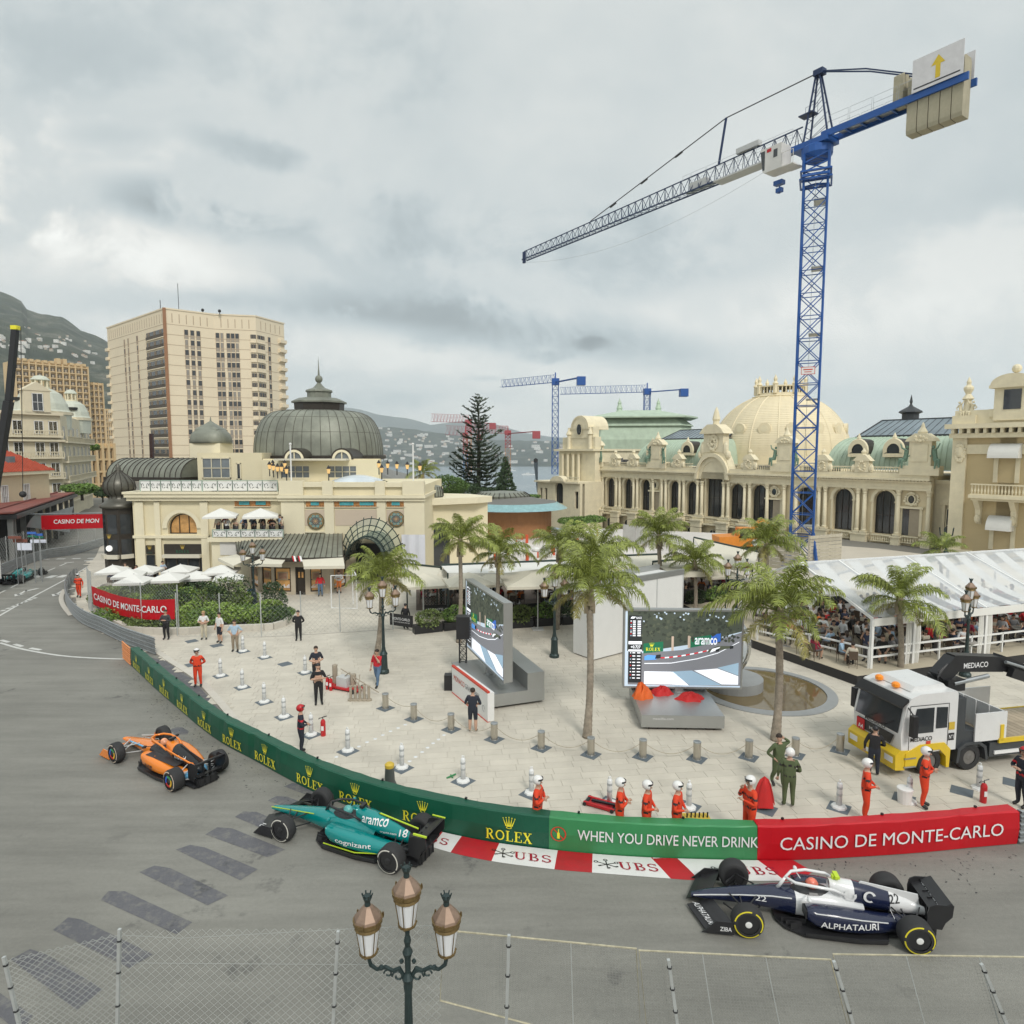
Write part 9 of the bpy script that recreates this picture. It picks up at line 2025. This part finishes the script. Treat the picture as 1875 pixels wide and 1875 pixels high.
 for x,w in ((3.6,.32),(0,.40)):
  for s in (1,-1):
   key=(P['id'],w,s)
   if key not in _WM:
    X=Matrix.Rotation(-s*pi/2,4,'X');ty=MB(X);ty.smooth=True;ty.lathe([(.235,-w/2),(.30,-w/2),(.345,-w/2+.03),(.36,-w/2+.08),(.36,w/2-.08),(.345,w/2-.03),(.30,w/2),(.235,w/2)],32,capt=False)
    rm=MB(X);rm.mi=0;rm.lathe([(.238,w/2-.02),(.2,w/2-.035),(.09,w/2-.02),(.05,w/2),(.02,w/2)],24);rm.lathe([(.238,-w/2+.02),(.1,-w/2+.03)],20)
    if P.get('rings'):
     for k,c in enumerate(P['rings']):
      a0=k*pi/2+.5;I=[];
      for q in range(7):a=a0+q*pi/12;I.append((rm.P((.19*cos(a),.19*sin(a),w/2+.0)),rm.P((.115*cos(a),.115*sin(a),w/2+.0))))
      for (p0,p1),(p2,p3) in zip(I,I[1:]):rm.F((p0,p2,p3,p1),k+2)
    else:rm.mi=1;rm.lathe([(.075,w/2+.004),(.05,w/2+.012)],20)
    st_=MB(X);
    for a0 in ((.1,2.4),(2.6,4.2),(4.5,6.1)):st_.lathe([(.318,w/2-.004),(.29,w/2+.004)],12,a0=a0[0],a1=a0[1])
    _WM[key]=(ty.mesh('tyre',M_rubber),rm.mesh('rim',[M_carb,P['hub']]+[mat('rim_%d' % k,c,.4,var=0) for k,c in enumerate(P.get('rings',()))]),st_.mesh('tyre_stripe',P['stripe']))
   wh=put('wheel',None,t,(x,s*(1.0-w/2 if x else .98-w/2),.36));
   for nm,m_ in zip(('tyre','rim','tyre_stripe'),_WM[key]):put(nm,m_,wh)
 tr=bvh(sp[0],eng,tub)
 for a in P['text']:decal(tr,t,*a)
 M_=t.matrix_basis;h=thing('person','driver in a %s helmet sitting in the %s' % (P['hn'],label[:label.index(' ',22)]),'person',M_ @ V((1.98,0,0)),t.rotation_euler[2]-pi/2*3);mb=MB();mb.smooth=True;mb.mi=0;mb.sph((0,0,.83),(.125,.145,.135),14,10);mb.mi=1;mb.grid(lambda a,b:V((.13*sin((a-.5)*2.2),-.152*cos((a-.5)*2.2),.79+.07*b)),6,2);mb.mi=2;mb.tube([(-.2,.05,.66),(0,.0,.70),(.2,.05,.66)],[.07,.09,.07],8);mb.build('helmet',[P['helm'],M_glass,P['suit']],h)
 return t
base=dict(nose=0,cock=0,air=0,e1=0,e2=0,e3=0,s1=0,s2=0,s3=0,fw=2,fwe=2)
race_car('race_car','navy and white race car passing the kerb at lower right',(1370,1711),(1677,1742),dict(base,id=1,mats=(M_navyc,M_whc,M_carb),trim=M_whc,nose=0,cock=1,air=1,e1=0,e2=1,e3=1,halo=M_whc,pod=M_lime,hub=M_white,stripe=mat('tyre_yellow',(.72,.62,.03),.5),helm=mat('red_white_helmet',(.7,.18,.12),.3,var=.5,scale=9),suit=RD,hn='red and white',rw='ALPHATAURI',rwm=M_wht,
 text=[('ALPHATAURI',1.98,.72,.30,.44,M_wht),('22',.32,.08,.62,.78,M_black),('22',3.3,3.05,.44,.56,M_wht),('HRC',.3,.02,.42,.48,M_wht)]))
t=bpy.data.objects['race_car']
mb=MB();f=lambda u,v:(1.15-u,.26-abs(v-.1)*.25,.66+v)
for cx_,w in ((0,.2),(.42,.2)):arcstroke(mb,lambda u,v:(1.2-u-cx_,.255-.18*max(0,v),.78+v*.9),0,0,.11,.12,20 if cx_ else 100,300 if cx_ else 380,.06,14)
mb.build('crest',M_whc,t)
mb=MB();mb.tube([(4.7,.09,.33),(4.3,.15,.42),(3.6,.20,.52),(2.95,.26,.6),(2.5,.31,.62)],.014,4);mb.tube([(2.1,.74,.6),(1.1,.71,.52),(.5,.6,.44)],.012,4);mb.build('trim_line',M_whc,t)
for s_,x0,a_,b_ in (('ZIBA',4.16,.2,.14),):mb=MB();text_fit(mb,s_,lambda u,v:(4.22-u,.982,.14+v),.26,.1,.01);mb.build('lettering',M_wht,t)
mb=MB();text_fit(mb,'ALPHATAURI',lambda u,v:(4.66-.35*u-.35*v,.12+.8*u,.17+v*.12),.8,1.0,0) if 0 else text_fit(mb,'ALPHATAURI',lambda u,v:(4.74-.4*u-v,.16+u,.20),.72,.16,.0);mb.build('lettering',M_wht,t)
race_car('race_car','teal green race car running close along the green barrier',(522,1538),(716,1596),dict(base,id=2,mats=(M_teal,M_teal,M_carb),trim=M_lime,e3=2,s3=2,halo=M_carb,pod=M_black,hub=M_carb,stripe=mat('tyre_white',(.6,.58,.52),.5),helm=mat('teal_helmet',(.12,.42,.4),.3,var=.4,scale=8),suit=GR,hn='pale teal',fwe=2,
 text=[('cognizant',1.85,.75,.30,.46,M_wht),('aramco',1.35,.55,.74,.90,M_wht),('crypto.com',.75,.25,.56,.63,M_wht),('18',.18,-.05,.56,.72,M_wht)]))
t=bpy.data.objects['race_car.001'];mb=MB()
mb.tube([(.9,.0,.985),(-.35,0,.82)],.02,4);mb.tube([(2.3,.72,.17),(1.2,.78,.2),(.3,.5,.22)],.015,4);mb.tube([(4.75,.08,.35),(3.9,.19,.5),(3.0,.26,.62)],.013,4);mb.tube([(-.5,-.5,.985),(-.9,-.5,.985)],.02,4);mb.tube([(-.5,.5,.985),(-.9,.5,.985)],.03,4);mb.build('trim_line',M_lime,t)
mb=MB();text_fit(mb,'18',lambda u,v:(4.5-v,.7+u,.23),.16,.14,.01);mb.build('lettering',M_wht,t)
race_car('race_car','orange race car with black rear on the bend at left',(212,1393),(318,1447),dict(base,id=3,mats=(M_papaya,M_carb,M_carb),trim=M_sky,cock=1,air=0,e1=1,e2=1,e3=1,s2=0,s3=3,fw=0,fwe=0,halo=M_papaya,pod=M_black,hub=M_carb,susp=M_lgrey,rings=((.5,.02,.02),(.75,.45,.03),(.05,.3,.1),(.03,.12,.55)),stripe=mat('tyre_cream',(.6,.5,.4),.5),helm=mat('orange_helmet',(.75,.35,.2),.3,var=.5,scale=9),suit=OS,hn='orange and white',rw='OKX OKX',rwm=M_wht,
 text=[('vuse',1.9,1.4,.28,.42,M_black),('android',.95,.4,.62,.76,M_wht),('3',.12,-.02,.52,.64,M_papaya)]))
t=bpy.data.objects['race_car.002'];mb=MB();mb.tube([(1.5,.25,.82),(.8,.24,.74),(-.1,.13,.58)],.03,5);mb.build('trim_line',M_papaya,t);mb=MB();mb.tube([(4.0,.17,.42),(3.3,.23,.5),(2.7,.29,.56)],.03,5);mb.build('trim_line',M_sky,t);mb=MB();mb.grid(lambda u,v:V((1.95-1.5*u,.38+.3*v-.18*u,.665-.10*u-.02*v)),6,3);mb.build('sidepod_top',M_carb,t)
c=race_car('race_car','dark teal race car seen from behind far up the road at left',(-26,1057),(-8,1070),dict(base,id=2,mats=(M_teal,M_teal,M_carb),trim=M_lime,e3=2,s3=2,halo=M_carb,pod=M_black,hub=M_carb,stripe=MATS['tyre_white'],helm=MATS['teal_helmet'],suit=GR,hn='pale teal',text=[]))
q=G(20,1069);c.location=(q.x,q.y,0);c.rotation_euler=(0,0,radians(104));h=[o for o in bpy.data.objects if o.name.startswith('person') and 'far' not in o.get('label','') and 'driver' in o.get('label','')][-1];h.location=c.matrix_basis @ V((1.98,0,0));h['label']='driver with helmet in the teal car seen from behind far left'
p=G(-17,1172);t=thing('race_car','dark race car mostly outside the left edge, one tyre in view','race car',p,radians(160));mb=MB(Matrix.Rotation(pi/2,4,'X'));mb.smooth=True;mb.lathe([(.2,-.2),(.3,-.2),(.36,-.12),(.36,.12),(.3,.2),(.2,.2)],24,(0,.36,0));mb.build('tyre',M_rubber,t);mb=MB();mb.box(-.3,.2,.1,1.5,1.4,.5);mb.build('floor',M_carb,t)
# ================================================= RECOVERY TRUCK
a,b=G(1701,1421),G(1777,1412);d=(a-b).normalized();nl=V((-d.y,d.x,0));o=a-nl*1.04;t=thing('recovery_truck','white and yellow recovery truck with black folded loading crane at right','truck',(o.x,o.y,PZ),atan2(d.y,d.x));M_ty=mat('truck_yellow',(.72,.50,.02),.35,var=.06,coat=.3);M_tw=mat('truck_white',(.72,.72,.71),.3,var=.04,coat=.3,dirt=.05);M_dg=mat('truck_dark_grey',(.05,.055,.06),.5,var=.15);t.scale=(.9,)*3
def pr(name,poly,y0,y1,m):mb=MB();mb.prism(poly,y0,y1,'y');return mb.build(name,m,t)
pr('cab',[(-1.05,.95),(1.35,.95),(1.42,1.75),(1.22,2.75),(1.02,3.08),(.6,3.22),(-1.0,3.22),(-1.05,3.1)],-1.22,1.22,M_tw)
pr('roof_deflector',[(.75,3.2),(.55,3.38),(-.7,3.42),(-.9,3.22)],-.85,.85,M_tw);pr('sun_visor',[(1.1,2.95),(1.42,2.72),(1.44,2.78),(1.12,3.06)],-1.2,1.2,M_black)
def quad(name,pts,m):mb=MB();mb.F([mb.P(p) for p in pts]);return mb.build(name,m,t)
X=lambda z:1.435-.2*max(0,z-1.75);quad('windscreen',[(X(1.75)+.012,-1.1,1.75),(X(1.75)+.012,1.1,1.75),(X(2.75)+.012,1.08,2.75),(X(2.75)+.012,-1.08,2.75)],M_glass)
quad('grille',[(1.435,-.75,1.2),(1.435,.75,1.2),(1.45,.95,1.62),(1.45,-.95,1.62)],M_black);pr('bumper',[(1.2,.35),(1.6,.38),(1.62,.95),(1.42,1.12),(1.0,1.1)],-1.24,1.24,M_ty)
for s in (-1,1):mb=MB();mb.box(1.6,s*.72,.62,1.635,s*1.12,.84);mb.box(1.22,s*1.23,.62,1.55,s*1.26,.84) if 0 else None;mb.build('headlight',M_wht,t)
mb=MB();mb.box(1.625,-.28,.5,1.64,.28,.66);mb.build('number_plate',M_white,t)
for y in (-.5,.3):mb=MB();mb.tube([(1.45,y,1.76),(1.40,y+.5,2.1)],.015,4);mb.build('wiper',M_black,t)
mb=MB()
for z in (.45,.78):mb.box(.75,1.1,z,1.25,1.29,z+.05)
mb.build('step',M_steel,t);mb=MB();mb.X=None
pts_=[(-.95,.55),(-.95,1.15)]+[(.62*cos(pi-k*pi/8)*1.15,.52+.62*sin(pi-k*pi/8)*1.05) for k in range(9)];
mb.prism([(-.75,.3),(-.78,1.0),(-.5,1.28),(.55,1.28),(1.2,1.0),(1.2,.45),(.72,.45),(.62,.75),(.3,1.03),(-.3,1.03),(-.58,.75),(-.62,.3)],1.0,1.27,'y');mb.build('wheel_arch',M_ty,t)
quad('side_window',[(1.0,1.235,1.72),(-.0,1.235,1.72),(-.0,1.235,2.68),(.78,1.235,2.68)],M_glass);quad('side_window',[(-.1,1.235,1.85),(-.6,1.235,1.85),(-.6,1.235,2.65),(-.1,1.235,2.68)],M_glass)
mb=MB();
for x in (1.05,-.66):mb.box(x,1.225,1.1,x+.015,1.235,2.8)
mb.box(-.64,1.225,2.78,1.05,1.235,2.8);mb.build('door_seam',M_black,t)
for s in (1,-1):mb=MB();mb.tube([(1.15,s*1.22,2.75),(1.2,s*1.5,2.6)],.025,4);mb.box(1.05,s*1.4,1.75,1.25,s*1.62,2.55);mb.build('mirror',M_black,t)
for s in (-.6,.25):mb=MB();mb.lathe([(.14,3.2),(.15,3.32),(.08,3.38)],10,(.85,s,0));mb.build('beacon',mat('amber_beacon',(.8,.25,.02),.3,emit=.15),t)
def lt_(s_,x,z,w,h,m,y=1.245,face='side'):
 mb=MB();text_fit(mb,s_,(lambda u,v:(x-u,y,z+v)) if face == 'side' else (lambda u,v:(y,x+u,z+v)),w,h,.012);mb.build('lettering',m,t)
lt_('MEDiACO',1.0,1.42,.95,.17,M_black);lt_('MEDiACO',-.55,1.66,1.05,.15,M_black,1.462,'front');lt_('MAN',-.3,1.34,.5,.12,MATS['grey_reflective'],1.462,'front');lt_('A4',-.88,1.2,.26,.18,M_wht,1.475,'front');lt_('N°1',-.7,1.4,.2,.16,M_wht,1.25)
quad('race_sticker',[(1.462,-.98,1.14),(1.462,-.55,1.14),(1.468,-.55,1.6),(1.468,-.98,1.6)],M_redb);quad('door_sticker',[(-.68,1.24,1.34),(-.94,1.24,1.34),(-.94,1.24,1.62),(-.68,1.24,1.62)],M_black);quad('door_sticker',[(-.68,1.24,1.75),(-.94,1.24,1.75),(-.94,1.24,2.05),(-.68,1.24,2.05)],MATS['mustard']);quad('door_sticker',[(.3,1.24,1.1),(.1,1.24,1.1),(.1,1.24,1.4),(.3,1.24,1.4)],MATS['tomato'])
pr('chassis',[(-9,.65),(1.0,.65),(1.0,.95),(-9,.95)],-.45,.45,M_dg);pr('equipment_box',[(-1.1,.9),(-1.1,2.9),(-1.5,2.9),(-1.5,1.6),(-2.3,1.5),(-2.3,.9)],-1.15,1.15,M_dg);pr('side_tank',[(-2.7,.45),(-2.7,1.0),(-4.6,1.0),(-4.6,.45)],.7,1.15,M_dg)
for x in (0,-1.8,-5.6,-7.0):
 for s in (1,-1):
  wh=put('wheel',None,t,(x,s*1.0,.52));key=('tw',s)
  if key not in _WM:
   XX=Matrix.Rotation(-s*pi/2,4,'X');ty=MB(XX);ty.lathe([(.28,-.15),(.48,-.15),(.52,-.11),(.52,.11),(.48,.15),(.28,.15)],28,capt=False);rm=MB(XX);rm.lathe([(.29,.12),(.27,.04),(.17,.02),(.15,.12),(.08,.14)],20)
   for k in range(10):rm.tube([(.2*cos(k*pi/5),.2*sin(k*pi/5),.02),(.2*cos(k*pi/5),.2*sin(k*pi/5),.06)],.018,5)
   _WM[key]=(ty.mesh('tyre',M_rubber),rm.mesh('rim',mat('truck_rim',(.20,.19,.18),.5,.3,var=.2)))
  put('tyre',_WM[key][0],wh);put('rim',_WM[key][1],wh)
mb=MB();pr_=None
mb.prism([(-2.55,.4),(-2.45,.95),(-2.15,1.16),(-1.45,1.16),(-1.15,.95),(-1.1,.4),(-1.2,.4),(-1.27,.88),(-1.5,1.06),(-2.1,1.06),(-2.35,.88),(-2.45,.4)],.85,1.25,'y');mb.build('mudguard',M_dg,t)
pk=MB().box(0,-1.2,0,.26,1.2,.05).mesh('plank',mat('worn_deck_timber',(.40,.33,.24),.85,var=.2,rand=.15))
for k in range(24):put('plank',pk,t,(-3.3-k*.28,0,1.12))
mb=MB();mb.box(-10,1.2,1.02,-3.0,1.27,1.2);mb.box(-10,-1.27,1.02,-3.0,-1.2,1.2);mb.box(-3.05,1.18,1.1,-3.2,1.27,1.75);mb.build('deck_edge',M_ty,t)
for y in (1.2,-1.2):mb=MB();mb.box(-3.35 if y > 0 else -5.2,y-.03,1.15 if y > 0 else 1.15,-1.9,y+.03,2.25);mb.build('side_panel',M_tw,t)
mb=MB();mb.box(-3.3,-1.2,1.15,-3.24,1.2,2.25)
for k in range(5):mb.box(-3.22,-1.2+k*.58,1.15,-3.18,-1.14+k*.58,2.25)
mb.build('headboard',M_tw,t);mb=MB();mb.box(-9,1.15,.55,-2.9,1.2,.68);mb.build('side_guard',M_wht,t)
mb=MB();mb.lathe([(.45,.08),(.42,.22),(.22,.22),(.22,.08)],20,(-3.9,.2,1.15));mb.build('spare_tyre',M_rubber,t)
mb=MB();mb.tube([(-1.75,0,1.4),(-1.75,0,3.0)],.32,8);mb.box(-2.1,-.5,2.9,-1.3,.5,3.35);mb.build('crane_column',M_black,t)
def beam(name,p,q,h0,h1,w):
 p,q=V(p),V(q);d_=(q-p).normalized();u=V((-d_.z,0,d_.x));mb=MB();I=[mb.P(c+u*s*h+V((0,y,0))) for c,h in ((p,h0),(q,h1)) for s in (-1,1) for y in (-w,w)]
 for f_ in ((0,1,3,2),(4,6,7,5),(0,4,5,1),(2,3,7,6),(0,2,6,4),(1,5,7,3)):mb.F([I[k] for k in f_])
 return mb.build(name,M_black,t)
beam('crane_boom',(-1.2,.1,3.35),(-1.9,.1,4.0),.28,.3,.25);beam('crane_boom',(-1.7,.1,3.95),(-4.1,.1,3.75),.33,.3,.22);beam('crane_boom',(-3.9,.1,3.85),(-7.6,.1,2.5),.30,.22,.2);beam('crane_boom',(-4.2,.5,3.5),(-7.8,.5,2.2),.2,.15,.12)
mb=MB();mb.tube([(-1.6,.45,3.2),(-3.2,.45,3.4)],.09,8);mb.tube([(-4.0,.45,3.9),(-6.0,.45,3.25)],.07,8);mb.build('hydraulic_ram',M_steel,t)
mb=MB();R=random.Random(1)
for k in range(7):mb.tube([(-1.1+R.uniform(-.1,.1),.3,3.1+R.uniform(0,.3)),(-.85,.45,3.5+R.uniform(0,.3)),(-1.3,.4,4.0)],.025,4)
mb.build('hose',M_black,t);lt_('MEDiACO',-2.15,3.72,1.15,.22,M_wht,.335)
# ================================================= AIR
hz=MB();hz.box(-12500,-200,-130,12500,9800,820)
hm=bpy.data.materials.new('haze');hm.use_nodes=True;t=hm.node_tree;t.nodes.clear()
pv_=t.nodes.new('ShaderNodeVolumePrincipled');pv_.inputs['Density'].default_value=.000095;pv_.inputs['Color'].default_value=(.90,.965,1,1);pv_.inputs['Anisotropy'].default_value=0.0
mo=t.nodes.new('ShaderNodeOutputMaterial');t.links.new(pv_.outputs[0],mo.inputs['Volume'])
ho=hz.build('haze',hm,kind='stuff',label='pale blue haze of the humid air over the bay')
